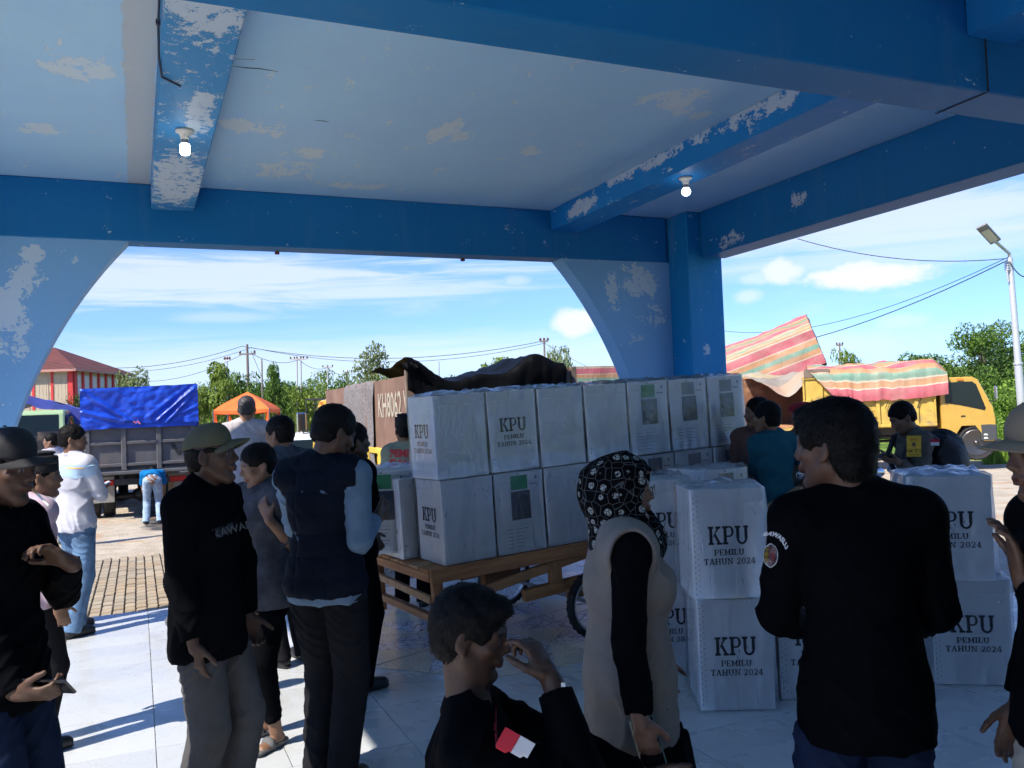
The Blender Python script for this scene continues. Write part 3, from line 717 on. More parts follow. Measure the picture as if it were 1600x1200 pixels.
M_side = paint_mat('flaking_bright_blue_paint', (.004, .22, .60), amount=.30, scale=9, stretch=(1, .5, .9), spots=[((4.15, 5.0, 3.8), (.3, 1.1, .14)), ((4.15, 6.2, 3.8), (.3, 1., .10)), ((4.15, 7.5, 3.7), (.3, .5, .10))])
M_arch = paint_mat('light_blue_wall_paint', (.23, .48, .78), amount=.25, scale=4.2, thr=-.01,
                   spots=[(on_plane(110, 398, 1, 8.2), (.16, .3, .13)), (on_plane(50, 395, 1, 8.2), (.16, .3, .1)), (on_plane(40, 445, 1, 8.2), (.2, .3, .22)), (on_plane(10, 500, 1, 8.2), (.25, .3, .35)), (on_plane(30, 540, 1, 8.2), (.1, .3, .2)), (on_plane(1000, 440, 1, 8.2), (.3, .3, .28)), (on_plane(1020, 490, 1, 8.2), (.3, .3, .2)), (on_plane(955, 445, 1, 8.2), (.14, .3, .2)), (on_plane(70, 610, 1, 8.2), (.1, .3, .1))])
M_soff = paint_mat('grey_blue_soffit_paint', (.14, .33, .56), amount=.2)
M_reveal = paint_mat('bright_blue_reveal_paint', (.05, .22, .50), amount=.3, scale=9)
M_col = paint_mat('column_blue_paint', (.003, .24, .56), amount=.2, spots=[(on_plane(1104, 545, 1, 7.85), (.07, .2, .09))])
pav = empty('pavilion', (2.2, 5.5, 0), 0, 'blue painted concrete pavilion with flaking beams, pale ceiling and arched openings', 'pavilion')
def wpart(name, mb, m): o = mb.build(name, m); o.parent = pav; o.matrix_parent_inverse = Matrix.Translation((-2.2, -5.5, 0)); return o
def solid(name, lo, hi, m, bev=.006, sub=None):
    mb = MB(); mb.box(lo, hi, bev=bev); return wpart(name, mb, m)
XL0, XL1, XR0, XR1 = -1.85, -1.5, 5.85, 6.17
solid('ceiling', (XL0, -3.2, ZC), (XR1, YF1, ZC+.18), M_ceil, 0)
# beams: material slots by face direction would repaint light; each face keeps one paint, soffits are their own coat
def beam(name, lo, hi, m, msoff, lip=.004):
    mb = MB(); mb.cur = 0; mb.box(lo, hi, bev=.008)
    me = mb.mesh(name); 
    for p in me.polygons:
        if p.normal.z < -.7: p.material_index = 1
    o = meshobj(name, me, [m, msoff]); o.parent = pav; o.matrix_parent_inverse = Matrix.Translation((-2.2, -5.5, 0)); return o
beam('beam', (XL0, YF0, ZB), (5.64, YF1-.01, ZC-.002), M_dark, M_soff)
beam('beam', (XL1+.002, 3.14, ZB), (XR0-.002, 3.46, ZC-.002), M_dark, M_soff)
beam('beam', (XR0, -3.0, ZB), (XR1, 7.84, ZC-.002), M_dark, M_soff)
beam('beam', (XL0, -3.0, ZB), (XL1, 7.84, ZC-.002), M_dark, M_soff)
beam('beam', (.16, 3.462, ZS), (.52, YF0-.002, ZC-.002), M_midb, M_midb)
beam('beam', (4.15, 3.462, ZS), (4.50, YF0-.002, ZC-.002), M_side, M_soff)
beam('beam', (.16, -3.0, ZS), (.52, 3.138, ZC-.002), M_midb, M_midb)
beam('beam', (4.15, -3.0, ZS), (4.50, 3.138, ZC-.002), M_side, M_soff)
solid('column', (5.67, 7.85, 0), (6.14, YF1+.005, ZC-.003), M_col, .012)
solid('column', (-1.92, 7.85, 0), (-1.47, YF1+.005, ZC-.003), M_col, .012)
for x in (-1.9, 5.7): solid('column', (x, 2.9, 0), (x+.45, 3.35, ZB-.002), M_col, .012) if x > 9 else None
# arch walls left and right of the wide opening
def arch_x(z, q): return 2.12+q*3.333*math.sqrt(max(0., 1-(z/4.335)**2))
for q, xe in ((-1, -1.468), (1, 5.668)):
    zs = [ZB*(i/28) for i in range(29)]; cur = [(arch_x(z, q), z) for z in zs]
    mb = MB(); n = len(cur)
    V0 = [(x, YF0+.012, z) for x, z in cur]+[(xe, YF0+.012, z) for z in zs]; V1 = [(x, YF1-.02, z) for x, z in cur]+[(xe, YF1-.02, z) for z in zs]
    mb.cur = 0; mb.add(V0, [(i, n+i, n+i+1, i+1) for i in range(n-1)], False); mb.add(V1, [(i, n+i, n+i+1, i+1) for i in range(n-1)], False)
    mb.cur = 1; mb.add(V0[:n]+V1[:n], [(i, i+1, n+i+1, n+i) for i in range(n-1)], True)
    mb.add([V0[n-1], V0[-1], V1[-1], V1[n-1]], [(0, 1, 2, 3)], False)
    wpart('arch_wall', mb, [M_arch, M_reveal])
# the dark end wall of the hall behind the photographer, with its door opening
M_hall = paint_mat('hall_wall_paint', (.10, .15, .22), amount=.2)
mb = MB(); mb.box((XL0, -3.3, 0), (1.2, -3.05, ZC-.004)); mb.box((3.2, -3.3, 0), (XR1, -3.05, ZC-.004)); mb.box((1.2, -3.3, 2.4), (3.2, -3.05, ZC-.004)); wpart('back_wall', mb, M_hall)
mb = MB(); mb.box((1.2, -3.28, 0), (2.195, -3.22, 2.4)); mb.box((2.205, -3.28, 0), (3.2, -3.22, 2.4)); wpart('door', mb, mat('door_wood', (.08, .04, .02), .5))
# a thin crack and a wire on the ceiling
for pts in (((362, 103), (385, 106), (405, 107), (435, 112)), ((492, 188), (505, 189), (514, 190)), ((368, 92), (398, 93))):
    mb = MB(); mb.tube([on_plane(*a, 2, ZC-.001) for a in pts], [.001]+[.0035]*(len(pts)-2)+[.001], 5); wpart('crack', mb, mat('crack_shadow', (.03, .03, .035), .9))
mb = MB(); cp = [(.150, 3.5, 3.79), (.148, 3.9, 3.74), (.150, 4.3, 3.78), (.147, 4.6, 3.72), (.15, 4.75, 3.60), (.17, 5.0, 3.592), (.27, 5.1, 3.59)]
mb.tube(cp, .006, 6)
for p in cp[:4]: mb.box((p[0]-.012, p[1]-.01, p[2]-.012), (p[0]+.01, p[1]+.01, p[2]+.012))
wpart('cable', mb, mat('cable_black', (.02, .03, .06), .5))
mb = MB(); a = on_plane(1462, 178, 2, ZB-.003); b = on_plane(1541, 145, 2, ZB-.003); mb.bar(a, b, .012, .003); mb.bar(b+np.array([0, -.012, 0]), b+np.array([0, -.012, .5]), .010, .004)
wpart('joint', mb, mat('crack_shadow'))
# small rusty stubs under the front beam
for x in (on_plane(430, 396, 2, ZB)[0], on_plane(720, 405, 2, ZB)[0]):
    mb = MB(); mb.box((x-.02, 8.40, ZB-.03), (x+.02, 8.43, ZB-.004)); wpart('bolt', mb, mat('rust', (.18, .05, .02), .8))
# ---- bulbs
def bulb(x, y, z, label, globe):
    t = empty('light_bulb', (x, y, z), 0, label, 'light bulb', 'lit bulbs under the beams')
    b = MB(); b.lathe([(0, 0), (.055, 0), (.058, -.012), (.040, -.022), (.028, -.040), (.026, -.062), (0, -.062)], 20); b.build('socket', mat('white_plastic', (.75, .73, .68), .4), t)
    c = MB(); c.lathe([(.021, -.060), (.023, -.072), (.027, -.092)], 20); c.build('neck', mat('grey_plastic', (.30, .32, .36), .35), t)
    g = MB()
    if globe: g.lathe([(.024, -.090)]+[(.038*math.sin(a), -.122+.036*math.cos(a)) for a in [.7+i*(math.pi-.7)/10 for i in range(11)]], 20)
    else: g.lathe([(.027, -.092), (.031, -.100), (.031, -.150), (.024, -.162), (0, -.165)], 20)
    m = bpy.data.materials.get('bulb_glow') or bpy.data.materials.new('bulb_glow'); m.use_nodes = True; p = m.node_tree.nodes['Principled BSDF']; p.inputs['Emission Color'].default_value = (.85, .95, 1, 1); p.inputs['Emission Strength'].default_value = 5.; p.inputs['Base Color'].default_value = (.8, .8, .8, 1)
    g.build('globe', m, t)
bx = on_plane(289, 203, 2, ZS)-CAM; bulb(.33, on_plane(289, 203, 2, ZS)[1], ZS-.002, 'lit stubby bulb in white socket under the left flaking beam', False)
pb = on_plane(1071, 277, 2, ZS); bulb(pb[0], pb[1], ZS-.002, 'lit round bulb under the beam nearer the right column', True)
# ================================================================ tiled floor
def tile_fn(t, tc, c, b):
    r = t.node('ShaderNodeObjectInfo').outputs['Random']; n = t.noise(tc, 1.6, 5, .6); n2 = t.noise(tc, 60, 3, .6)
    k = t.math('ADD', .9, t.math('ADD', t.math('MULTIPLY', r, .10), t.math('MULTIPLY', t.math('SUBTRACT', n, .5), .22))); k = t.math('ADD', k, t.math('MULTIPLY', t.math('SUBTRACT', n2, .5), .10))
    v = t.node('ShaderNodeVectorMath', operation='SCALE'); v.inputs[0].default_value = c[:3]; t.put(v.inputs['Scale'], k)
    d = t.noise(tc, 3.3, 7, .7); c2 = t.mix(t.ramp(d, .54, .74, 0., .42), v.outputs[0], (.24, .22, .19, 1)); g_ = t.node('ShaderNodeNewGeometry').outputs['Position']; c2 = t.mix(t.ramp(t.noise(g_, 1.1, 6, .7, .8), .50, .72, 0., .40), c2, (.30, .28, .24, 1)); c2 = t.mix(t.ramp(t.noise(g_, 19., 3, .6), .70, .76, 0., .6), c2, (.16, .14, .12, 1))
    t.put(b.inputs['Roughness'], t.ramp(t.noise(tc, 2.4, 5, .6), .3, .75, .20, .44)); return c2
M_tile = mat('floor_tile_glaze', (.50, .52, .53), .3, fn=tile_fn, coords='Object')
M_grout = mat('grout', (.30, .30, .29), .9)
fl = MB(); fl.box((XL0-.05, -3.2, -.16), (6.45, YF1+.02, -.006)); floor = fl.build('floor', M_grout); tag(floor, kind='structure')
TS = .60; tm = MB(); tm.box((-TS/2+.0022, -TS/2+.0022, -.006), (TS/2-.0022, TS/2-.0022, 0), bev=.0012); tme = tm.mesh('floor_tile'); tme.materials.append(M_tile)
OCT = [(2.45+1.16*math.cos(rad(22.5+45*i)), 6.1+1.16*math.sin(rad(22.5+45*i))) for i in range(8)]
def inoct(x, y): return all(((x-2.45)*math.cos(rad(45*i))+(y-6.1)*math.sin(rad(45*i))) < 1.16*math.cos(rad(22.5))+.0 for i in range(8))
y = YF1-TS/2+.005; rng = random.Random(4)
while y > -3.:
    x = XL0+.1+TS/2
    while x < 6.5:
        if y > .6 or True:
            o = bpy.data.objects.new('floor_tile', tme); COL.objects.link(o); o.parent = floor; o.location = (x, y, rng.uniform(-.0006, .0006)); o.rotation_euler = (rng.uniform(-.0008, .0008), rng.uniform(-.0008, .0008), 0)
        x += TS
    y -= TS
def terr_fn(t, tc, c, b):
    v = t.voro(tc, 46.)[0]; n = t.noise(tc, 90, 3, .6); c = t.mix(t.ramp(v, .20, .30, 1., 0.), c, (.06, .06, .07, 1))
    k = t.noise(tc, 2.2, 5, .6); c = t.mix(t.ramp(k, .4, .7, 0., .3), c, (.30, .26, .20, 1)); return c
def mosa_fn(t, tc, c, b):
    e = t.voro(tc, 13., 'DISTANCE_TO_EDGE')[0]; e2 = t.voro(tc, 44., 'DISTANCE_TO_EDGE')[0]; m = t.noise(tc, 5, 3, .5)
    c = t.mix(t.ramp(e, .03, .05, 1., 0.), c, (.05, .07, .14, 1)); c = t.mix(t.math('MULTIPLY', t.ramp(e2, .03, .06, .8, 0.), t.ramp(m, .45, .55)), c, (.08, .09, .14, 1)); return c
M_ter = mat('speckled_cream_tile', (.55, .52, .44), .3, fn=terr_fn); M_mos = mat('patterned_mosaic_tile', (.52, .54, .58), .3, fn=mosa_fn)
for i in range(8):
    a, b2 = OCT[i], OCT[(i+1) % 8]; cx, cy = 2.45, 6.1
    L_ = lambda p, q, t: (p[0]+(q[0]-p[0])*t, p[1]+(q[1]-p[1])*t)
    rings = [(0.0, .5), (.505, 1.)]
    for j, (r0, r1) in enumerate(rings):
        g = .012
        pa = L_((cx, cy), L_(a, b2, g), r1); pb2 = L_((cx, cy), L_(b2, a, g), r1)
        poly = [(cx, cy), pa, pb2] if r0 == 0 else [L_((cx, cy), L_(a, b2, g), r0), pa, pb2, L_((cx, cy), L_(b2, a, g), r0)]
        if r0: 
            mid = L_(pa, pb2, .5); polys = [[poly[0], pa, mid], [poly[0], mid, poly[3]], [poly[3], mid, pb2]]
        else: polys = [poly]
        for q, P_ in enumerate(polys):
            c0 = (sum(p[0] for p in P_)/3, sum(p[1] for p in P_)/3); P_ = [L_(c0, p, .992) for p in P_]
            mb = MB(); mb.prism(P_, .0005, .0052, axes='xy'); o = mb.build('inlay_tile', M_mos if (q == 1 or (r0 == 0 and i % 2)) else M_ter, floor)
# ================================================================ ground
def gz(x, y):
    """height of the yard: it falls away gently from the pavilion, then rises to the road bank"""
    yy = max(y-8.5, 0); z = -.14-.012*min(yy, 60)-.009*min(max(x-2, 0), 40)
    b = min(max((math.hypot(x, y)-88)/34, 0), 1); b = b*b*(3-2*b); z += 4.1*b*(1 if y > 0 else 0)
    b2 = min(max((math.hypot(x, y)-140)/160, 0), 1); z += 5.*b2
    if x > 24:                                                                # green slope right of the yard
        q = min(max((x-25+max(0, (26-y))*.25)/22, 0), 1); z += 2.0*q*q*(3-2*q)
    return z
GX = sorted(set([-400, -300, -200, -150, -120]+list(range(-100, 121, 4))+[140, 170, 210, 260, 330, 420])); GY = sorted(set([-60, -30, -10, 0, 4, 8.49]+[8.49+i*1.5 for i in range(1, 30)]+list(range(54, 200, 4))+[210, 230, 260, 300, 360, 450, 600]))
mb = MB(); mb.grid([[(x, y, gz(x, y)) for x in GX] for y in GY])
def ground_fn(t, tc, c, b):
    x, y, z = t.xyz(tc); r = t.vmath('LENGTH', tc); n = t.noise(tc, .35, 6, .6); n2 = t.noise(tc, 2.2, 6, .65); n3 = t.noise(tc, 25, 4, .6)
    base = t.mix(t.ramp(n2, .35, .65), (.38, .325, .25, 1), (.50, .44, .35, 1))                      # worn pale concrete and sand
    asp = t.mix(t.ramp(n3, .3, .7), (.055, .055, .058, 1), (.085, .083, .08, 1))
    am = t.ramp(t.math('ADD', t.math('MULTIPLY', t.math('SUBTRACT', n, .5), 9.), t.math('SUBTRACT', y, t.math('MULTIPLY', x, .0))), 15.6, 16.2)
    xm = t.ramp(t.math('ADD', x, t.math('MULTIPLY', t.math('SUBTRACT', n2, .5), 1.2)), .0, .25); xm2 = t.ramp(x, 9.5, 11., 1., 0.)
    c = t.mix(t.math('MULTIPLY', t.math('MULTIPLY', am, xm), xm2), base, asp)
    mud = t.ramp(t.noise(tc, .8, 6, .6, .4), .53, .62); c = t.mix(t.math('MULTIPLY', mud, .5), c, (.40, .21, .09, 1))
    far = t.ramp(t.math('ADD', r, t.math('MULTIPLY', t.math('SUBTRACT', n, .5), 14.)), 86., 90.)
    rt = t.ramp(t.math('ADD', x, t.math('ADD', t.math('MULTIPLY', t.math('SUBTRACT', n2, .5), 1.5), t.math('MULTIPLY', t.math('MAXIMUM', t.math('SUBTRACT', 26., y), 0.), .25))), 25.2, 26.0)
    lf = t.ramp(x, -4.2, -4.6)
    gr = t.mix(t.ramp(t.noise(tc, 1.2, 6, .7), .35, .65), (.06, .13, .02, 1), (.16, .24, .045, 1))
    g = t.math('MAXIMUM', far, rt); c = t.mix(g, c, gr)
    bn = t.node('ShaderNodeBump'); bn.inputs['Distance'].default_value = .03; t.put(bn.inputs['Height'], n3); t.l.new(bn.outputs[0], b.inputs['Normal'])
    return c
ground = mb.build('ground', mat('yard_ground', (.3, .3, .3), .9, fn=ground_fn, spec=.2), fix=False); tag(ground, kind='structure')
# road on the far bank
mb = MB(); P = []
for i in range(41):
    a = rad(-30+i*2.0); r_ = 108+6*math.sin(i*.2); P.append([(math.sin(a)*(r_+w), math.cos(a)*(r_+w), gz(math.sin(a)*(r_+w), math.cos(a)*(r_+w))+.12) for w in (0, 7)])
mb.grid(P); road = mb.build('road', mat('asphalt', (.09, .09, .095), .9, var=.2, vscale=.5), fix=False); tag(road, kind='structure')
# ---- pavers before the step: every block its own piece, the farther ones joined
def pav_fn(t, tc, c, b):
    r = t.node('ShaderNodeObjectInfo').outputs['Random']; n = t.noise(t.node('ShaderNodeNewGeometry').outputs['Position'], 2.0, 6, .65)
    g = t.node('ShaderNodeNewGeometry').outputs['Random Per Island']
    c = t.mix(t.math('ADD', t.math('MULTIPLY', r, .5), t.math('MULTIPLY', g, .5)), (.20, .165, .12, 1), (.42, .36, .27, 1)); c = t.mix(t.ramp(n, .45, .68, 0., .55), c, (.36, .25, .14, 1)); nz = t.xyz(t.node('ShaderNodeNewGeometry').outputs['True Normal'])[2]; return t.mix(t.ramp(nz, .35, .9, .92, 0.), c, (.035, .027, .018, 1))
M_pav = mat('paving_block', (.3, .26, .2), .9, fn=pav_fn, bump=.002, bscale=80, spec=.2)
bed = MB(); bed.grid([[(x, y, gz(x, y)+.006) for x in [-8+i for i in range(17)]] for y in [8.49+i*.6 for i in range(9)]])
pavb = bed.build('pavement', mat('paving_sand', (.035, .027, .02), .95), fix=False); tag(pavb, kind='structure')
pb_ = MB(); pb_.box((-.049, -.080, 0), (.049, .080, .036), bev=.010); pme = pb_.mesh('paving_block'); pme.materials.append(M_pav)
rest = MB(); rng = random.Random(7); cnt = 0; row = 0; yy = 8.60
cells = []
for ix in range(-77, 84):
    x = ix*.104
    for iy in range(24):
        y = 8.60+iy*.204+(.102 if ix % 2 else 0)
        if y < 13.35: cells.append((x, y))
def vis(x, y):
    p = np.array([x, y, 0])-CAM; z = p@CF; u = 800+FPX*(p@CR)/z
    return (130 < u < 262 or 565 < u < 640) and y < 12.5
near = [c for c in cells if vis(*c)]; near.sort(key=lambda c: c[0]**2+c[1]**2); nearset = set(near[:296])
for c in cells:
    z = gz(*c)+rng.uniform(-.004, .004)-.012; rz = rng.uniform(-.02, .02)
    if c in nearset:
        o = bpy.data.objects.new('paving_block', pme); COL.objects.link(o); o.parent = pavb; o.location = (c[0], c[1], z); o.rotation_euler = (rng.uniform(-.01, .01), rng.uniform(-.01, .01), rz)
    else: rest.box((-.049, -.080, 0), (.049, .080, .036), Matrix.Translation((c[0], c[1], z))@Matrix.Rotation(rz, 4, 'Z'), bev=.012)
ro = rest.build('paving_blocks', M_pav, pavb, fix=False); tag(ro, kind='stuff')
# ================================================================ ballot boxes
M_card = mat('white_corrugated_card', (.88, .89, .91), .55, var=.035, vscale=5, bump=.0008, bscale=25, spec=.3)
M_ink = mat('black_print_ink', (.012, .016, .03), .6); M_green = mat('green_print', (.06, .36, .16), .6); M_greyw = mat('grey_window_film', (.10, .115, .15), .25); M_greyl = mat('grey_print', (.26, .28, .33), .6); M_edge = mat('card_edge_brown', (.20, .17, .14), .9)
M_line = mat('grey_form_lines', (.28, .30, .34), .6)
def plastic_mat():
    m = bpy.data.materials.new('clear_plastic_wrap'); m.use_nodes = True; t = NT(m.node_tree); 
    for n in list(t.n): t.n.remove(n)
    tc = t.node('ShaderNodeTexCoord').outputs['Object']
    def ridge(v, sc, di, w=1.2):
        n = t.noise(v, sc, 3, .5, w); return t.math('SUBTRACT', 1., t.math('ABSOLUTE', t.math('MULTIPLY', t.math('SUBTRACT', n, .5), di)))
    r1 = ridge(t.mul(tc, (7, 7, .9)), 1.2, 6., .5); r2 = ridge(t.vmath('ADD', t.mul(tc, (5, 5, 4)), (3.1, 7.7, 1.3)), 1.6, 8., 1.4)
    h = t.math('MAXIMUM', t.math('MULTIPLY', r1, .5), t.math('MULTIPLY', r2, .6)); h = t.math('MAXIMUM', h, 0.)
    bp = t.node('ShaderNodeBump'); bp.inputs['Distance'].default_value = .004; bp.inputs['Strength'].default_value = 1.; t.put(bp.inputs['Height'], h)
    gl = t.node('ShaderNodeBsdfGlossy'); gl.inputs['Roughness'].default_value = .12; gl.inputs['Color'].default_value = (1, 1, 1, 1); t.l.new(bp.outputs[0], gl.inputs['Normal'])
    tr = t.node('ShaderNodeBsdfTransparent'); tr.inputs['Color'].default_value = (.985, .99, 1., 1)
    df = t.node('ShaderNodeBsdfTranslucent'); df.inputs['Color'].default_value = (.75, .82, .95, 1); dd = t.node('ShaderNodeBsdfDiffuse'); dd.inputs['Color'].default_value = (.75, .80, .9, 1)
    fr = t.node('ShaderNodeFresnel'); fr.inputs['IOR'].default_value = 1.55; t.l.new(bp.outputs[0], fr.inputs['Normal'])
    cr = t.math('MULTIPLY', t.ramp(r1, .95, 1.0, .0, .45), t.ramp(t.noise(tc, 4.5, 3, .5), .51, .64))  # pale streaks along creases: highlights of the wrap painted into its colour
    m1 = t.node('ShaderNodeMixShader'); m1.inputs[0].default_value = .5; t.l.new(df.outputs[0], m1.inputs[1]); t.l.new(dd.outputs[0], m1.inputs[2])
    m2 = t.node('ShaderNodeMixShader'); t.put(m2.inputs[0], cr); t.l.new(tr.outputs[0], m2.inputs[1]); t.l.new(m1.outputs[0], m2.inputs[2])
    m3 = t.node('ShaderNodeMixShader'); t.put(m3.inputs[0], t.math('MULTIPLY', fr.outputs[0], .8, clamp=True)); t.l.new(m2.outputs[0], m3.inputs[1]); t.l.new(gl.outputs[0], m3.inputs[2])
    o = t.node('ShaderNodeOutputMaterial'); t.l.new(m3.outputs[0], o.inputs[0]); return m
M_wrap = plastic_mat(); BW, BH = .400, .600
def wrap_mesh(seed, flare=.0):
    """a loose bag over the box: pleated sides, crumpled top, ragged lower edge"""
    mb = MB(); w = BW/2+.006; N = 22; NZ = 26
    def dis(p, n, z):
        a = (fbm((p[0]*7+seed*3.1, p[1]*7, p[2]*1.7+seed), 4)*.006+.003)
        a += max(0, fbm((p[0]*16+p[2]*4+seed, p[1]*16, p[2]*2.5), 2))*.006
        return max(a, -.004)
    per = []
    for sd in range(4):
        for i in range(N):
            t = (i/N-.5)*2*w
            per.append(((t, -w), (0, -1)) if sd == 0 else ((w, t), (1, 0)) if sd == 1 else ((-t, w), (0, 1)) if sd == 2 else ((-w, -t), (-1, 0)))
    rows = []
    for j in range(NZ+1):
        z = BH*(j/NZ); r = []
        for (x, y), n in per+[per[0]]:
            k = dis((x, y, z), n, z); low = max(0, 1-z/.10)*(.010+.02*max(0, fbm((x*9, y*9, seed*2.), 2)))
            fl = flare*(1-z/BH)*(.5+.5*fbm((x*6+3, y*6, seed), 2))
            up = .012*fbm((x*14, y*14, 5+seed), 2) if j == NZ else 0
            r.append((x+n[0]*(k+low+fl), y+n[1]*(k+low+fl), z+.004+up+(.02*fbm((x*8, y*8, seed+9.), 2) if j == 0 else 0)*(1 if j else .5)))
        rows.append(r)
    mb.grid(rows); ring = rows[-1]; T = []
    for q in range(1, 9):
        f = 1-q/8.; T.append([(p[0]*f, p[1]*f, BH+.006+max(0, .5+fbm((p[0]*f*9+seed, p[1]*f*9, seed), 3))*.030*(1 if q < 8 else .8)) for p in ring])
    mb.grid([ring]+T); return mb.mesh('plastic_cover')
WRAPS = [wrap_mesh(i+1, .012*(i % 2)) for i in range(4)]+[wrap_mesh(9, .075)]
for w_ in WRAPS: w_.materials.append(M_wrap)
_b = MB(); _b.box((-BW/2, -BW/2, 0), (BW/2, BW/2, BH-.006), bev=.004); _b.cur = 1; _b.box((-BW/2-.002, -BW/2-.002, BH-.075), (BW/2+.002, BW/2+.002, BH), bev=.003)
_b.cur = 1; BODY = _b.mesh('carton'); BODY.materials.append(M_card); BODY.materials.append(M_card)
def fromslab(): 
    me = slab([('KPU', .100, .298), ('PEMILU', .032, .240), ('TAHUN 2024', .033, .190)], .04, {'KPU': .80}); me.materials.append(M_ink); return me
LETT = fromslab()
_f = MB(); 
for k in range(6): _f.box((-.13, .045+k*.026, 0), (-.075, .049+k*.026, .0006)); _f.box((-.05, .045+k*.026, 0), (.01+.02*((k*7) % 3), .0485+k*.026, .0006))
for a, b2 in (((-.14, .03), (.10, .031)), ((-.14, .20), (.10, .201)), ((-.14, .03), (-.139, .20)), ((.099, .03), (.10, .20))): _f.box((a[0], a[1], 0), (b2[0], b2[1], .0006))
_f.box((.085, .495, 0), (.15, .503, .0006)); _f.box((.135, .535, 0), (.15, .56, .0006)); _f.box((-.012, .580, 0), (.002, .590, .0006)); _f.box((.03, .52, 0), (.155, .5205, .0006)); FORM = _f.mesh('form_lines'); FORM.materials.append(M_line)
def _lab(m, w=.115): 
    b = MB(); b.box((-w/2-.01, .468, 0), (w/2+.012, .572, .0007)); me = b.mesh('printed_label'); me.materials.append(m); return me
LABG, LABK = _lab(M_green), _lab(M_greyl)
_w = MB(); _w.box((-.072, .245, 0), (.085, .455, .0007)); WIN = _w.mesh('window_film'); WIN.materials.append(M_greyw)
_s = MB()
for k in range(19): _s.box((-.190, .03+k*.029, 0), (-.186, .036+k*.029, .0012)); _s.box((-.170, .045+k*.029, 0), (-.166, .050+k*.029, .0012))
STP = _s.mesh('staples'); STP.materials.append(mat('dark_staple', (.10, .10, .11), .5))
FACE = {s: Matrix.Translation((dx*(BW/2+.0035), dy*(BW/2+.0035), 0))@Matrix.Rotation(rz, 4, 'Z')@Matrix.Rotation(rad(90), 4, 'X') for s, (dx, dy, rz) in {'f': (0, -1, 0), 'r': (1, 0, rad(90)), 'b': (0, 1, rad(180)), 'l': (-1, 0, rad(-90))}.items()}
NBOX = [0]
def ballot_box(loc, rz, label, faces, tilt=(0, 0), wrap=True, sc=1., wv=None, zs=1., group='white ballot boxes in clear plastic'):
    """faces: {side: 'kpu' | 'green' | 'grey' | 'staples'}"""
    t = empty('ballot_box', loc, rz, label, 'ballot box', group); t.rotation_euler = (tilt[0], tilt[1], rz); t.scale = (sc, sc, zs)
    meshobj('carton', BODY, None, t)
    for s, k in faces.items():
        for kk in k.split('+'):
            L = {'kpu': [('lettering', LETT)], 'green': [('printed_label', LABG), ('window_film', WIN), ('form_lines', FORM)], 'grey': [('printed_label', LABK), ('window_film', WIN), ('form_lines', FORM)], 'st': [('staples', STP)]}[kk]
            for nm, me in L:
                o = meshobj(nm, me, None, t); o.matrix_local = FACE[s]
                if nm in ('form_lines', 'staples'): o['kind'] = 'stuff'
    if wrap: NBOX[0] += 1; o = meshobj('plastic_cover', WRAPS[NBOX[0] % 4 if wv is None else wv], None, t); o.rotation_euler = (0, 0, rad(90)*(NBOX[0] % 4))
    return t
# ---- the hand cart, tipped up a little toward its far end
CU_ = np.array([math.sin(rad(82.8)), math.cos(rad(82.8)), .035]); CU_ /= np.linalg.norm(CU_); CV_ = np.array([-math.sin(rad(7.2)), math.cos(rad(7.2)), 0.]); CW_ = np.cross(CU_, CV_)
P0 = np.array([1.869, 5.497, .6575]); CM = Matrix((Vector(CU_), Vector(CV_), Vector(CW_))).transposed().to_4x4(); CM.translation = Vector(P0); crz = math.atan2(CU_[1], CU_[0])
cart = bpy.data.objects.new('hand_cart', None); COL.objects.link(cart); cart.matrix_world = CM; tag(cart, 'long wooden two wheeled hand cart loaded with ballot boxes', 'cart')
def wood_fn(t, tc, c, b):
    r = t.node('ShaderNodeObjectInfo').outputs['Random']; g = t.noise(t.mul(tc, (1.2, 14, 14)), 2.5, 6, .65, .5); c = t.mix(t.ramp(g, .3, .7), (.25, .09, .03, 1), (.42, .19, .07, 1)); return t.mix(t.math('MULTIPLY', r, .35), c, (.34, .19, .10, 1))
M_wood = mat('raw_red_timber', (.4, .2, .1), .75, fn=wood_fn, bump=.001, bscale=60); M_wood2 = mat('raw_pale_timber', (.38, .22, .11), .75, fn=None, var=.2, vscale=9)
def plank(name, a, b, w, h, m=None, up=(0, 0, 1)):
    """a board from a to b in cart axes, its grain along it"""
    a = Vector(a); b = Vector(b); d = b-a; L = d.length; d.normalize(); u = Vector(up); r = d.cross(u).normalized(); u = r.cross(d)
    mb = MB(); mb.box((0, -w/2, -h/2), (L, w/2, h/2), bev=.003); o = mb.build(name, m or M_wood, cart)
    M = Matrix((d, -r, u)).transposed().to_4x4(); M.translation = a; o.matrix_local = M; return o
LC, WC = 3.05, 1.02
for k in range(6): plank('deck_board', (-.13+.002*k, .05+k*.17, -.025), (LC, .05+k*.17, -.025), .150, .022, [M_wood, M_wood2][k % 2])
plank('side_rail', (-.13, -.06, -.055), (LC, -.06, -.055), .035, .095); plank('side_rail', (-.13, WC, -.055), (LC, WC, -.055), .035, .095)
for x in (-.11, 1.3, 2.95): plank('cross_beam', (x, -.04, -.065), (x, WC-.02, -.065), .05, .06)
for x in (-.075, ): 
    for y in (-.03, WC-.03): plank('leg', (x, y, -.10), (x, y, -.47), .07, .05, up=(0, 1, 0))
plank('leg_rung', (-.075, -.03, -.36), (-.075, WC-.03, -.36), .05, .05); plank('leg_rung', (-.11, -.01, -.22), (-.11, WC-.03, -.19), .03, .05, M_wood2)
plank('lower_rail', (-.04, -.03, -.26), (1.15, -.03, -.10), .035, .07); plank('lower_rail', (-.04, -.005, -.38), (.10, -.005, -.38), .035, .06)
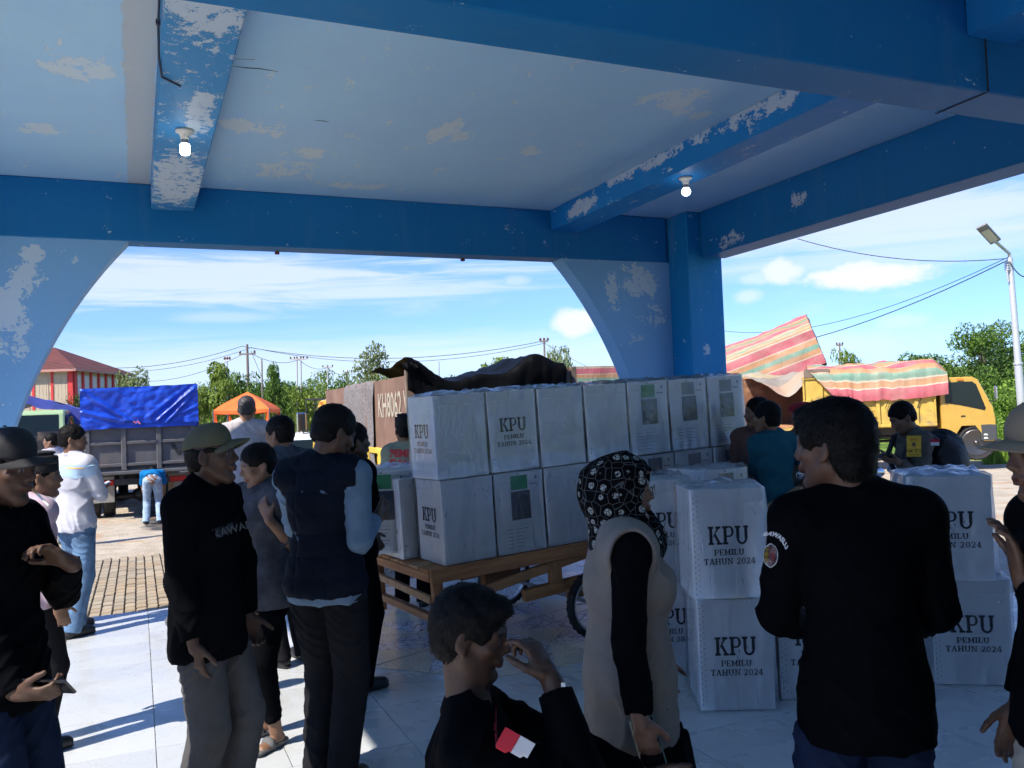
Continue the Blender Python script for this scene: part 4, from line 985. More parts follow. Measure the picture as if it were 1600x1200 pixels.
plank('axle_beam', (.60, -.02, -.315), (1.75, -.02, -.275), .06, .085); plank('axle_beam', (.60, WC-.05, -.315), (1.75, WC-.05, -.275), .06, .085)
plank('brace', (.32, .05, -.17), (.85, .45, -.24), .04, .07); plank('post', (.87, -.03, -.10), (.87, -.03, -.27), .10, .045, up=(0, 1, 0)); plank('post', (1.60, -.03, -.10), (1.60, -.03, -.27), .08, .045, up=(0, 1, 0)); plank('block', (.95, -.055, -.365), (1.40, -.055, -.345), .045, .075)
plank('brace', (1.3, .1, -.12), (1.9, .5, -.20), .04, .06)
# wheels stand on the floor below the axle
def wheel(parent, c, r, wd, ax, name='wheel', spokes=18, rimc=(.5, .5, .52)):
    M = frame(c, Vector(ax).cross(Vector((0, 0, 1))), Vector((0, 0, 1)).cross(Vector(ax)).cross(Vector(ax))) if False else None
    z = Vector(ax).normalized(); x = z.cross(Vector((0, 0, 1))).normalized(); y = z.cross(x); M = Matrix((x, y, z)).transposed().to_4x4(); M.translation = Vector(c)
    h = wd/2; mb = MB(); mb.lathe([(r*.84, -h*.7), (r*.93, -h), (r*.985, -h*.7), (r, -h*.2), (r, h*.2), (r*.985, h*.7), (r*.93, h), (r*.84, h*.7), (r*.82, 0), (r*.84, -h*.7)], 30, M)
    for k in range(30):                                                 # tread blocks
        a = 2*math.pi*k/30; q = M@Matrix.Rotation(a, 4, 'Z'); mb.box((r*.985, -r*.03, -h*.62), (r*1.012, r*.03, h*.62), q)
    t = mb.build(name, RUB, parent, fix=False)
    mb = MB(); mb.lathe([(r*.78, -h*.6), (r*.85, -h*.7), (r*.85, h*.7), (r*.78, h*.6), (r*.78, -h*.6)], 30, M); mb.lathe([(0, -h), (r*.14, -h), (r*.14, h), (0, h)], 14, M)
    if spokes <= 8: mb.lathe([(r*.10, h*.3), (r*.5, h*.25), (r*.70, h*.62), (r*.79, h*.6), (r*.79, -h*.6), (r*.70, -h*.62), (r*.5, -h*.25), (r*.10, -h*.3)], 26, M)
    for k in range(spokes if spokes > 8 else 0):
        a = 2*math.pi*k/spokes; s_ = h*.6*(1 if k % 2 else -1); mb.tube([M@Vector((r*.12*math.cos(a), r*.12*math.sin(a), s_)), M@Vector((r*.8*math.cos(a+.12), r*.8*math.sin(a+.12), 0))], r*.012 if spokes > 8 else r*.05, 5)
    o = mb.build('rim', mat('spoke_steel_%d' % int(rimc[0]*100), rimc, .35, .8), t); return t
CI = CM.inverted(); WR = .25
for v in (-.16, WC+.14):
    p = CM@Vector((1.13, v, -.3)); p.z = WR+.004; wheel(cart, CI@p, WR, .07, CI.to_3x3()@Vector(CV_))
a1 = CI@Vector((CM@Vector((1.13, -.16, 0))).xy.to_3d()+Vector((0, 0, WR+.004))) ; a2 = CI@((CM@Vector((1.13, WC+.14, 0))).xy.to_3d()+Vector((0, 0, WR+.004)))
mb = MB(); mb.tube([a1, a2], .016, 10); mb.build('axle', mat('dull_steel', (.25, .25, .26), .5, .7), cart)
def cpt(u, v, w=0.): return CM@Vector((u, v, w))
PIT = .420; top_faces = ['l:kpu', 'f:kpu', '', '', 'f:green', 'f:grey', 'f:grey']
TL = ['top row ballot box at the left end of the cart, lettering on its narrow end', 'top row ballot box whose wide front reads KPU, second from the left', 'blank top row box just right of the one lettered KPU on its front', 'blank fronted ballot box in the top row, left neighbour of the green labelled box', 'top row ballot box with green label and grey window on its front', 'top row ballot box with grey label, between the green labelled one and the right end', 'rightmost ballot box of the top row on the cart, grey label showing']
BL = ['front bottom box at the left end of the cart, KPU on its narrow end', 'bottom row ballot box with green label, window and form facing out', 'blank bottom row box just right of the green labelled one', 'bottom row box hidden in part by the woman in the patterned headscarf', 'grey labelled bottom row box directly below the green labelled top row box', 'grey labelled bottom row box under the second box from the right end', 'rightmost grey labelled box in the bottom row on the cart']
def fdict(s): return {k.split(':')[0]: k.split(':')[1] for k in s.split(',') if k}
rj = random.Random(3)
for i in range(7):
    ct = cpt(PIT*i+BW/2, BW/2, .566+rj.uniform(0, .004)); ballot_box(ct, crz+rad(rj.uniform(-1.2, 1.2)), TL[i], fdict(top_faces[i] or ''), tilt=(0, -.035), zs=.955)
    ct = cpt(PIT*i+BW/2+.012, BW/2-.01, -.012); ballot_box(ct, crz+rad(rj.uniform(-1., 1.)), BL[i], fdict(['l:kpu', 'f:green', '', '', 'f:grey', 'f:grey', 'f:grey'][i]), tilt=(0, -.035), zs=.955)
ballot_box(cpt(BW/2-.10, BW*1.5+.05, -.012), crz+.02, 'narrow looking box standing behind the front left bottom box, KPU on its end', {'l': 'kpu'}, tilt=(0, -.035), zs=.955)
# box being set on the far left corner of the cart
p = at(604, 859, 6.35); ballot_box((p[0], p[1], p[2]), -rad(24-4), 'green labelled box set on the left rear corner of the cart', {'f': 'green'}, sc=.98)
# floor stacks
def fbox(px, py, d, deg, label, faces, z0=0., sc=1., tilt=(0, 0), wv=None):
    """box whose front face's bottom middle stands at the photo point"""
    a = at(px, py, d); rz = -rad(deg); return ballot_box((a[0]+math.sin(-rz)*BW/2*sc, a[1]+math.cos(rz)*BW/2*sc, z0), rz, label, faces, tilt, sc=sc, wv=wv)
q = on_plane(1154, 1110, 2, 0); dA = (q-CAM)@CF
fbox(1154, 1110, dA, 27, 'lower box of the nearest floor stack, left of the man in the black shirt', {'f': 'kpu+st'})
fbox(1151, 1110, dA, 24, 'upper box of the nearest floor stack, wrap flaring off its left edge', {'f': 'kpu+st'}, .602, wv=4)
fbox(1280, 1112, dA+.12, 30, 'single floor box right of the nearest stack, mostly behind the black shirt', {'f': 'kpu+st'})
q = on_plane(1048, 1051, 2, 0); dB = (q-CAM)@CF
fbox(1050, 1051, dB, 22, 'lower box of the floor stack beside the woman in the headscarf', {'f': 'kpu'})
fbox(1044, 1051, dB, 20, 'upper box of the floor stack beside the woman in the headscarf', {'f': 'kpu'}, .602)
for z0, lb in ((0, 'lower box of the rear floor stack behind the nearest stack'), (.602, 'upper box of the rear floor stack, its top showing over the nearest stack')):
    a = at(1112, 900, 6.2); ballot_box((a[0], a[1], z0), rad(-24+28), lb, {'f': 'grey', 'l': 'kpu'})
q = on_plane(1530, 1070, 2, 0); dE = (q-CAM)@CF
fbox(1524, 1070, dE, 35, 'lower box of the right hand floor stack', {'f': 'kpu+st'}, sc=1.06)
fbox(1499, 1062, dE-.02, 37, 'upper box of the right hand floor stack, set back a little to the left', {'f': 'kpu+st'}, .602, sc=1.10)
# ================================================================ vehicles
M_glass = mat('dark_window_glass', (.008, .014, .014), .08, spec=.35); M_chrome = mat('chrome', (.7, .7, .72), .12, 1.); M_blk = mat('black_plastic', (.018, .018, .02), .5); M_steel = mat('dull_steel', (.25, .25, .26), .5, .7)
M_red = mat('red_lamp_lens', (.45, .01, .01), .2); M_amb = mat('amber_lamp_lens', (.6, .18, .02), .2); M_wlens = mat('clear_lamp_lens', (.7, .72, .75), .1)
def tf(M, *p): return M@Vector(p)
def truck(label, loc, fwd_az, cabc, bedc, L=4.6, W=2.0, bz=.95, hs=.9, wheel_r=.42, ribs=5, grid_rows=2, cab=True, name='dump_truck', group=None, tail='grid', gap=None, open_tail=False, cabh=1.55, bedside=True, dirty=(.2, .15, .1)):
    """x forward, bed from 0 to L, the tail at x=0"""
    t = empty(name, loc, rad(90-fwd_az), label, 'truck', group)
    cm = mat('truck_cab_paint_%d_%d_%d' % tuple(int(k*99) for k in cabc), cabc, .35, var=.06, vscale=3, dirt=dirty, dscale=1.6, dthr=(.6, .9), spec=.5)
    bm_ = mat('truck_bed_paint_%d_%d_%d' % tuple(int(k*99) for k in bedc), bedc, .6, var=.12, vscale=4, dirt=dirty, dscale=2.4, dthr=(.52, .80), bump=.002, bscale=30)
    ch = MB(); 
    for y in (-.38, .38): ch.box((.1, y-.04, bz-.28), (L+1.5, y+.04, bz-.08))
    for x in (.4, 1.5, 2.8, L): ch.box((x, -.4, bz-.24), (x+.08, .4, bz-.12))
    ch.box((1.1, -W/2+.25, bz-.45), (1.25, W/2-.25, bz-.33)); ch.tube([(1.2, 0, wheel_r), (2.6, 0, .6), (L+.4, 0, .68)], .045, 8); ch.lathe([(0, -.17), (.15, -.1), (.19, 0), (.15, .1), (0, .17)], 14, Matrix.Translation((1.18, 0, wheel_r+.02)))
    ch.tube([(1.18, -W/2+.3, wheel_r), (1.18, W/2-.3, wheel_r)], .075, 10); ch.build('chassis', M_blk, t)
    tk = MB(); tk.box((2.5, -W/2+.15, .5), (3.3, -W/2+.55, .85), bev=.05); tk.build('fuel_tank', M_steel, t)
    def wh(x, y, w, nm='wheel'):
        o = wheel(t, (x, y, wheel_r), wheel_r, w, (0, 1, 0), nm, 8, (.10, .095, .09)); return o
    for y in (-W/2+.14, -W/2+.43, W/2-.14, W/2-.43): wh(1.18, y, .24)
    if cab:
        for y in (-W/2+.16, W/2-.16): wh(L+.95, y, .24)
    # bed
    flo = MB(); flo.box((0, -W/2+.03, bz-.05), (L, W/2-.03, bz+.03)); flo.build('bed_floor', bm_, t)
    def side(y, s):
        if not bedside: return
        x0 = gap if (gap and s < 0) else 0
        b = MB(); b.box((x0, y-.02, bz), (L, y+.02, bz+hs)); b.build('side_panel', bm_, t)
        yo = y+s*.022
        n = ribs; 
        for k in range(n+1):
            x = x0+(L-x0)*k/n; r = MB(); r.box((max(x-.05, x0), min(yo, yo+s*.06), bz-.02), (min(x+.05, L), max(yo, yo+s*.06), bz+hs), bev=.01); r.build('rib', bm_, t)
        for z in [bz-.03]+[bz+hs*(q+1)/(grid_rows+1) for q in range(grid_rows)]+[bz+hs-.06]:
            r = MB(); r.box((x0-.01, min(yo, yo+s*.045), z), (L+.01, max(yo, yo+s*.045), z+.08), bev=.01); r.build('rail', bm_, t)
    side(-W/2, -1); side(W/2, 1)
    b = MB(); b.box((L-.04, -W/2+.02, bz), (L, W/2-.02, bz+hs+.12)); b.build('head_board', bm_, t)
    if tail == 'grid':
        b = MB(); c = .16; b.prism([(-W/2+c, bz-.10), (W/2-c, bz-.10), (W/2, bz+.06), (W/2, bz+hs), (-W/2, bz+hs), (-W/2, bz+.06)], -.0, .03, axes='yz'); b.build('tailgate', bm_, t)
        for k in range(4):
            y = -W/2+.05+(W-.10)*k/3; r = MB(); z0 = bz+(.06 if k in (0, 3) else -.08); r.box((-.06, y-.05, z0), (-.002, y+.05, bz+hs), bev=.012); r.build('tail_rib', bm_, t)
        for z in (bz+hs*.04, bz+hs*.54, bz+hs-.07):
            r = MB(); r.box((-.05, -W/2+.02, z-.03), (-.002, W/2-.02, z+.04), bev=.012); r.build('tail_rail', bm_, t)
        r = MB(); r.box((-.07, -W/2+.13, bz-.16), (-.0, W/2-.13, bz-.085), bev=.015); r.build('tail_rail', bm_, t)
    # rear bumper, lamps, flaps
    r = MB(); r.box((.08, -W/2+.1, bz-.38), (.16, W/2-.1, bz-.26)); r.build('rear_bumper', M_blk, t)
    for s in (-1, 1):
        r = MB(); r.box((.03, s*(W/2-.36)-.16, bz-.37), (.078, s*(W/2-.36)+.16, bz-.26), bev=.01); o = r.build('tail_light', M_red, t)
        r = MB(); r.box((.62, s*(W/2-.29)-.24, .34), (.635, s*(W/2-.29)+.24, bz-.22)); r.build('mud_flap', mat('grey_mud_flap', (.30, .29, .27), .8, dirt=(.25, .17, .1), dscale=3), t)
        r = MB(); pr = [(1.18+(wheel_r+.07)*math.cos(rad(a)), wheel_r+(wheel_r+.07)*math.sin(rad(a))) for a in range(25, 160, 12)]
        for p, q in zip(pr[:-1], pr[1:]): r.bar((p[0], s*(W/2-.29), p[1]), (q[0], s*(W/2-.29), q[1]), .5, .015, up=(0, 0, 1))
    if cab:
        x0 = L+.12; H = cabh; zb = .62; w = W/2-.04
        prof = [(x0, zb+.1), (x0, zb+H-.05), (x0+.10, zb+H), (x0+1.05, zb+H-.01), (x0+1.22, zb+H-.10), (x0+1.62, zb+.78), (x0+1.68, zb+.45), (x0+1.68, zb-.12), (x0+1.30, zb-.12), (x0+1.22, zb+.10), (x0+1.05, zb+.30), (x0+.62, zb+.30), (x0+.45, zb+.1)]
        b = MB(); P = len(prof); ins = [(.0, .0), ]
        for (wo, sc_) in ((w, 0),): pass
        ring = []
        for y, k in ((-w, .04), (-w+.04, .0), (w-.04, .0), (w, .04)):
            cx, cz = x0+.85, zb+.65
            ring.append([(cx+(p[0]-cx)*(1-k*.6), y*(1-(.05 if p[1] > zb+.8 else 0)*((p[1]-zb-.8)/max(H-.8, .1))), cz+(p[1]-cz)*(1-k*.6)) for p in prof])
        vs = [p for r in ring for p in r]; fs = [(i*P+k, i*P+(k+1) % P, (i+1)*P+(k+1) % P, (i+1)*P+k) for i in range(3) for k in range(P)]+[tuple(range(P)), tuple(reversed(range(3*P, 4*P)))]
        b.add(vs, fs, False); body = b.build('cab', cm, t)
        lo_ = MB(); lo_.box((x0+1.2, -w-.004, zb-.12), (x0+1.70, w+.004, zb+.34), bev=.03); lo_.build('lower_cab', mat('dark_grey_cab_trim', (.05, .055, .055), .5), t)
        for s in (-1, 1):
            yy = s*(w+.006); g = MB(); poly = [(x0+.16, zb+.93), (x0+.60, zb+.86), (x0+1.36, zb+.70), (x0+1.40, zb+.76), (x0+1.14, zb+H-.22), (x0+1.02, zb+H-.14), (x0+.16, zb+H-.14)]
            if s < 0: g.prism(poly, yy-.004, yy+.05*0+.01)
            else: g.prism(poly, yy-.01, yy+.004)
            sh_ = g.build('side_window', M_glass, t); 
            sh_.data.transform(Matrix.Translation((0, -s*.022, 0)))
            d_ = MB(); d_.box((x0+.62, yy-.004 if s < 0 else yy-.012, zb+.55), (x0+.75, yy+.012 if s < 0 else yy+.004, zb+.58)); d_.build('door_handle', M_blk, t)
            l_ = MB(); l_.box((x0+.55, min(yy, yy-s*.02), zb+H-.10), (x0+.75, max(yy, yy-s*.02)+.001, zb+H-.05)); l_.build('marker_light', M_amb, t)
            m_ = MB(); m_.tube([(x0+1.5, s*w, zb+.95), (x0+1.66, s*(w+.16), zb+.93), (x0+1.68, s*(w+.19), zb+1.05)], .014, 6); mo = m_.build('mirror_arm', M_blk, t)
            m_ = MB(); m_.box((x0+1.64, s*(w+.19)-.09, zb+.98), (x0+1.70, s*(w+.19)+.09, zb+1.33), bev=.02); m_.build('mirror', M_chrome, t)
            h_ = MB(); h_.box((x0+1.695, s*(w-.24)-.15, zb+.02), (x0+1.72, s*(w-.24)+.15, zb+.2), bev=.01); h_.build('headlight', M_wlens, t)
            # step plate with three white chevrons
            e_ = MB(); 
            for k in range(2): e_.prism([(x0+1.28, zb-.05+k*.09), (x0+1.42, zb-.05+k*.09), (x0+1.38, zb-.01+k*.09), (x0+1.30, zb-.01+k*.09)], min(s*(w+.006), s*(w+.010)), max(s*(w+.006), s*(w+.010)))
            e_.build('step_mark', mat('white_marking', (.7, .7, .68), .5), t)
        g = MB(); a0 = Vector((x0+1.235, 0, zb+H-.13)); a1 = Vector((x0+1.60, 0, zb+.80)); n_ = Vector((a0.z-a1.z, 0, a1.x-a0.x)).normalized()*.008
        g.add([(a1.x+n_.x, -w+.12, a1.z+n_.z), (a1.x+n_.x, w-.12, a1.z+n_.z), (a0.x+n_.x, w-.17, a0.z+n_.z), (a0.x+n_.x, -w+.17, a0.z+n_.z)], [(0, 1, 2, 3)]); ws = g.build('windscreen', M_glass, t, fix=False)
        bp_ = MB(); bp_.box((x0+1.60, -w-.03, zb-.24), (x0+1.80, w+.03, zb-.06), bev=.03); bp_.build('bumper', M_blk, t)
    return t
STR = [(.84, .36, .10, (.62, .10, .13)), ]
def stripe_fn(seq):
    def fn(t, tc, c, b):
        a = t.node('ShaderNodeAttribute', attribute_name='st'); fr = t.math('FRACT', a.outputs['Fac'])
        r = t.node('ShaderNodeValToRGB'); r.color_ramp.interpolation = 'CONSTANT'; el = r.color_ramp.elements; pos = 0
        for i, (w, col) in enumerate(seq):
            e = el[0] if i == 0 else (el[1] if i == 1 else el.new(pos)); e.position = pos; e.color = tuple(col)+(1.,); pos += w
        t.put(r.inputs[0], fr); n = t.noise(tc, 1.5, 5, .6); d = t.mix(t.ramp(n, .35, .75, .06, .42), r.outputs[0], (.40, .34, .27, 1))
        p2 = t.node('ShaderNodeBump'); p2.inputs['Distance'].default_value = .02; t.put(p2.inputs['Height'], t.noise(t.mul(tc, (4, 4, 1.2)), 1.6, 5, .6, .8)); t.l.new(p2.outputs[0], b.inputs['Normal']); return d
    return fn
PINK, ORG, GRN, CRM = (.46, .085, .11), (.42, .20, .08), (.13, .27, .19), (.50, .42, .31)
M_stripe = mat('striped_tarpaulin', (.5, .3, .3), .55, fn=stripe_fn([(.20, PINK), (.02, CRM), (.10, ORG), (.02, CRM), (.09, GRN), (.11, ORG), (.02, CRM), (.22, PINK), (.02, CRM), (.10, ORG), (.08, GRN), (.02, CRM)]))
M_stripe2 = mat('pale_striped_tarpaulin', (.5, .3, .3), .55, fn=stripe_fn([(.20, PINK), (.02, CRM), (.10, ORG), (.09, GRN), (.10, ORG), (.02, CRM), (.16, PINK), (.03, CRM), (.09, ORG), (.06, GRN), (.13, (.50, .34, .19))]))
def cloth(name, P, st, m, parent=None, M=None):
    mb = MB(); mb.grid(P); me = mb.mesh(name)
    if M is not None: me.transform(M)
    a = me.attributes.new('st', 'FLOAT', 'POINT'); a.data.foreach_set('value', [v for r in st for v in r]); o = meshobj(name, me, m, parent); return o
# ---- yellow dump truck seen from its side
fw = CR*math.cos(rad(17))-CF*math.sin(rad(17)); YAZ = math.degrees(math.atan2(fw[0], fw[1]))
p = at(1172, 686, 24.4); gy = gz(p[0], p[1])
YT = truck('yellow dump truck with striped tarpaulin over its bed, side on near the green slope', (p[0], p[1], gy), YAZ, (.47, .285, .05), (.50, .335, .06), L=5.15, W=2.1, bz=.98, hs=1.42, ribs=7, grid_rows=1, gap=1.78, tail='none', cabh=1.62, wheel_r=.46)
for c_ in YT.children:
    if c_.name.split('.')[0] in ('cab', 'lower_cab', 'side_window', 'door_handle', 'marker_light', 'mirror', 'mirror_arm', 'headlight', 'step_mark', 'windscreen', 'bumper'): c_.scale.x = .78; c_.location.x = 5.27*.22
YT.location = YT.location+Vector((CF[0], CF[1], 0)).normalized()*1.0+Vector((0, 0, .26))
mb = MB(); mb.box((0.0, .98, .98), (5.1, 1.02, 2.5)); mb.box((5.06, -.95, 1.0), (5.10, 1.0, 2.5)); mb.build('inner_wall', mat('rusty_brown_steel', (.13, .055, .025), .8, var=.3, vscale=2, dirt=(.28, .15, .08), dscale=1.8, dthr=(.5, .7)), YT)
mb = MB(); mb.box((0.0, -1.02, 1.0), (1.8, .96, 1.06)); mb.build('floor_boards', mat('orange_plank', (.42, .20, .09), .8, var=.25, vscale=8), YT)
mb = MB(); mb.box((-.03, -1.08, .98), (.06, -1.0, 2.45)); mb.build('rib', mat('truck_bed_paint_49_33_5', (.50, .335, .06)), YT)
for x0, x1 in ((1.83, 2.5),):
    mb = MB(); mb.box((x0, -1.14, 2.40), (x1, -1.03, 2.62)); mb.build('post_cap', mat('weathered_board', (.16, .12, .09), .8, var=.2), YT)
for x in (2.55, 3.15, 4.0, 4.8):
    mb = MB(); mb.tube([(x+.05, -1.13, 2.0), (x, -1.135, 1.75), (x-.12, -1.14, 1.45)], .010, 5); mb.build('rope', M_blk, YT)
P = []; S_ = []; NX, NV = 60, 54; prof = []
for j in range(NV+1):
    v = j/NV; Lc = v*4.5
    if Lc < .72: y, z = -1.17-.02*math.sin(v*40), 1.78+Lc*1.05
    elif Lc < 3.4: q = (Lc-.72)/2.68; y, z = -1.10+2.2*q, 2.54+.20*math.sin(math.pi*q)**.7
    else: y, z = 1.16, 2.54-(Lc-3.4)*.9
    prof.append((y, z, Lc))
for j in range(NV+1):
    y, z, Lc = prof[j]; r = []; rs = []
    for i in range(NX+1):
        u = i/NX; x = 1.95+(5.45-1.95)*u; lift = 0
        xs = x-(.55*max(0, 1-Lc/.9))*(-1 if False else -1)*max(0, 1-u*2.2) if False else x+max(0, .75-Lc)*.9*max(0, 1-u*3)
        n = fbm((x*1.6, Lc*2.5, 1), 4); sk = max(0, min(1, (.8-Lc)/.3))
        hang = .05*sk*fbm((x*3, 0, 2), 2)-(.10*sk if Lc < .02 else 0)*0
        r.append((xs, y-.03*n-.05*sk*(.4+fbm((x*5, .3*Lc, 7), 3)), z+.07*n*(1-sk)+hang-.10*sk*math.sin(math.pi*u)+.12*(fbm((x*.9, Lc, 4), 2))*(1-sk)+(.0 if u < .93 else -(u-.93)*3*(1-sk))))
        rs.append(.02+Lc/1.62)
    P.append(r); S_.append(rs)
cloth('tarpaulin', P, S_, M_stripe, YT)
# grey-brown folded end of the tarp hanging over the open part
P = []; S_ = []
for j in range(19):
    v = j/18; r = []; rs = []
    for i in range(31):
        u = i/30; x = .1+2.1*u; e = max(0, 1-abs(u-.62)/.62)
        z = 2.62+.06*math.sin(u*9)-.62*v*(e**1.2)-.10*v+.05*fbm((x*3, v*3, 5), 3); y = .95-2.05*v*(.3+.7*min(1, e*1.3))+.06*fbm((x*4, v*4, 2), 3)
        r.append((x, y, z)); rs.append(u*.9+v*.5)
    P.append(r); S_.append(rs)
cloth('tarpaulin_flap', P, S_, mat('dirty_canvas', (.40, .33, .25), .8, fn=stripe_fn([(.30, (.33, .28, .21)), (.2, (.40, .31, .17)), (.25, (.24, .21, .17)), (.25, (.42, .27, .18))])), YT)
# ---- tilted load under striped tarp, on the truck behind
p = at(1200, 560, 30.); BT = truck('dump truck with its tall striped tarpaulin load tilted up, behind the yellow truck', (p[0], p[1], gz(p[0], p[1])), YAZ+4, (.5, .3, .05), (.35, .2, .06), L=4.2, W=2.1, bz=1.0, hs=.6, ribs=5, tail='none', cab=False)
def tarp_box(parent, lo, hi, M, m, seed=0, period=1.5, name='tarpaulin', hem=.0, res=.09, amp=.05, ridge=0.):
    """a tarpaulin pulled over a box-shaped load: one sheet folded over long sides, with end flaps"""
    x0, y0, z0 = lo; x1, y1, z1 = hi; h = z1-z0; wy = y1-y0; tot = 2*h+wy; NV = int(tot/res); NX = int((x1-x0)/res); P = []; S_ = []
    for j in range(NV+1):
        a = tot*j/NV; r = []; rs = []
        for i in range(NX+1):
            x = x0+(x1-x0)*i/NX; n = fbm((x*1.3+seed, a*1.3, seed), 4)
            if a < h: q = (x, y0-amp*n-.01, z0+a); 
            elif a < h+wy: q = (x, y0+(a-h), z1+amp*n*1.2+ridge*min((a-h)/(wy*.75), (1-(a-h)/wy)/.25))
            else: q = (x, y1+amp*n, z1-(a-h-wy))
            r.append(q); rs.append(a/period+.01)
        P.append(r); S_.append(rs)
    cloth(name, P, S_, m, parent, M)
    for xe, s in ((x0, -1), (x1, 1)):
        P = []; S_ = []
        for j in range(int(h/res)+1):
            z = z0+h*j/int(h/res); r = []; rs = []
            for i in range(int(wy/res)+1):
                y = y0+wy*i/int(wy/res); u_ = i/int(wy/res); zr_ = ridge*min(u_/.75, (1-u_)/.25)*(j/int(h/res)); n = fbm((y*1.5+seed, z*1.5, seed+5), 4); r.append((xe+s*amp*n, y, z+amp*.5+zr_)); rs.append((z-z0)/period)
            P.append(r); S_.append(rs)
        cloth(name+'_end', P, S_, m, parent, M)
Mt = Matrix.Translation((-2.6, 0, 2.35))@Matrix.Rotation(rad(-19), 4, 'Y')
tarp_box(BT, (0, -1.1, -.55), (4.6, 1.1, .80), Mt, M_stripe2, 3, 1.75, amp=.06, ridge=.55)
mb = MB(); mb.box((0.02, -1.0, -.72), (4.5, 1.0, -.56), Mt); mb.build('tilted_bed', mat('rust', (.18, .05, .02), .8), BT)
p = at(960, 592, 20.); T3 = truck('truck with striped tarpaulin load glimpsed beside the arch', (p[0]-1.4, p[1], gz(p[0], p[1])), 2, (.5, .3, .05), (.3, .2, .1), L=3.8, W=1.9, hs=.7, cab=False, ribs=4)
zt = at(960, 573, 20.)[2]-gz(p[0], p[1]); tarp_box(T3, (0, -1.0, zt-.6), (3.8, 1.0, zt), Matrix.Identity(4), M_stripe2, 8, .8, amp=.04)
T3.location.x = p[0]-.1
# ---- blue tarp truck, tail toward us
p = at(224, 806, 17.7); g0 = gz(p[0], p[1]); LTr = truck('grey steel dump truck seen from behind under a bright blue tarpaulin', (p[0], p[1], g0), -1.5, (.3, .3, .3), (.095, .095, .10), L=4.3, W=2.12, bz=1.10, hs=.90, ribs=6, wheel_r=.41, dirty=(.17, .13, .10))
zT = at(224, 604, 17.7)[2]-g0; zr = 1.10+.90
M_btarp = mat('blue_tarpaulin', (.010, .065, .52), .38, var=.12, vscale=3, bump=.006, bscale=14, spec=.5)
tarp_box(LTr, (-.08, -1.10, zr-.12), (4.4, 1.10, zT-.05), Matrix.Identity(4), M_btarp, 2, 1., amp=.03)
segs = [((-1.08, zT-.06), (-.18, zr+.02), .05), ((-1.08, zT-.5), (-.3, zr+.03), .035), ((-1.0, zT-.2), (-.25, zr+.04), .03), ((1.05, zT-.05), (.32, zr+.04), .065), ((1.08, zT-.10), (.50, zr+.0), .045), ((1.08, zT-.45), (.35, zr), .02), ((.9, zT-.05), (.1, zr+.1), .015)]
P = []; NY, NZ = 70, 34
for j in range(NZ+1):
    v = j/NZ; r = []
    for i in range(NY+1):
        u = i/NY; y = 1.12-2.24*u; y_ = -y
        low = zr-.02-(.13*max(0, 1-(u)/.45) if u < .45 else 0)+.012*math.sin(u*25); top = zT+.05*u-.02+.012*fbm((u*6, 0, 1), 2); z = low+(top-low)*v; d = .0
        for (a, b, am) in segs:
            a = Vector(a); b = Vector(b); q = Vector((y_, z)); ab = b-a; tt = max(0, min(1, (q-a).dot(ab)/ab.length_squared)); ds = (q-(a+ab*tt)).length; d += am*math.exp(-(ds/.035)**2)-am*.5*math.exp(-((ds-.07)/.04)**2)
        d += .03*fbm((y*3.5, z*5, 3), 4)+.012*fbm((y*9, z*12, 3), 3)*(1 if y_ > -.3 else .3)
        r.append((-.13-d, y, z))
    P.append(r)
mb = MB(); mb.grid(P); mb.build('tarpaulin_front', M_btarp, LTr, fix=False)
mb = MB(); mb.tube([(-.17, .14, zr+.03), (-.19, .10, zr-.02), (-.17, .07, zr+.03), (-.18, .02, zr-.03)], .014, 6); mb.build('rope_knot', mat('pink_rope', (.6, .15, .12), .8), LTr)
mb = MB(); mb.prism([(-.90, zr-.47), (-.76, zr-.72), (-.70, zr-.72), (-.56, zr-.47), (-.64, zr-.47), (-.73, zr-.63), (-.82, zr-.47)], -.005, -.001, axes='yz'); mb.build('painted_mark', M_blk, LTr)
# ---- plywood sided truck backed up to the pavilion
p = at(648, 700, 9.75); gk = gz(p[0], p[1]); KAZ = 1.; KT = truck('yellow truck with tall brown plywood sides, grey cloth and black tarp behind the boxes', (p[0]+1.02, p[1], gk), KAZ, (.6, .38, .05), (.62, .42, .05), L=5.2, W=2.08, bz=.98, hs=.42, ribs=8, grid_rows=0, tail='none')
M_ply = mat('brown_plywood', (.17, .095, .065), .75, var=.15, vscale=3, dirt=(.24, .15, .10), dscale=2, dthr=(.45, .8), bump=.001); zk = at(645, 583, 9.75)[2]-gk
def kp(nm, lo, hi, m=M_ply): b = MB(); b.box(lo, hi, bev=.004); return b.build(nm, m, KT)
for (a, b_) in ((0.05, 1.20), (1.21, 2.40), (2.41, 3.6), (3.61, 5.1)): kp('plywood_side', (a, 1.045, 1.36), (b_, 1.065, zk-.02)); kp('plywood_side', (a, -1.065, 1.36), (b_, -1.045, zk-.02))
for s in (-1, 1): kp('corner_post', (-.02, s*1.06-.035, .98), (.05, s*1.06+.035, zk+.04), mat('weathered_board', (.16, .12, .09)))
for s in (-1, 1): kp('corner_post', (.02, s*.95-.03, .98), (.07, s*.95+.03, zk), mat('dark_board', (.05, .03, .02)))
kp('end_board', (-.03, -1.0, zk-.16), (.01, -.76, zk+.03)); kp('plywood_front', (5.1, -1.04, 1.36), (5.12, 1.04, zk))
P = []
for j in range(25):
    v = j/24; r = []
    for i in range(31):
        x = 1.62+1.95*i/30; z = zk+.0-1.33*v; r.append((x, 1.085+.018*math.sin(x*17+2*fbm((x*2, v*2, 0), 2))+.03*fbm((x*3, v*2, 3), 3)-(0 if v > .03 else .03), z-.02*fbm((x*3, 0, 9), 2)))
    P.append(r)
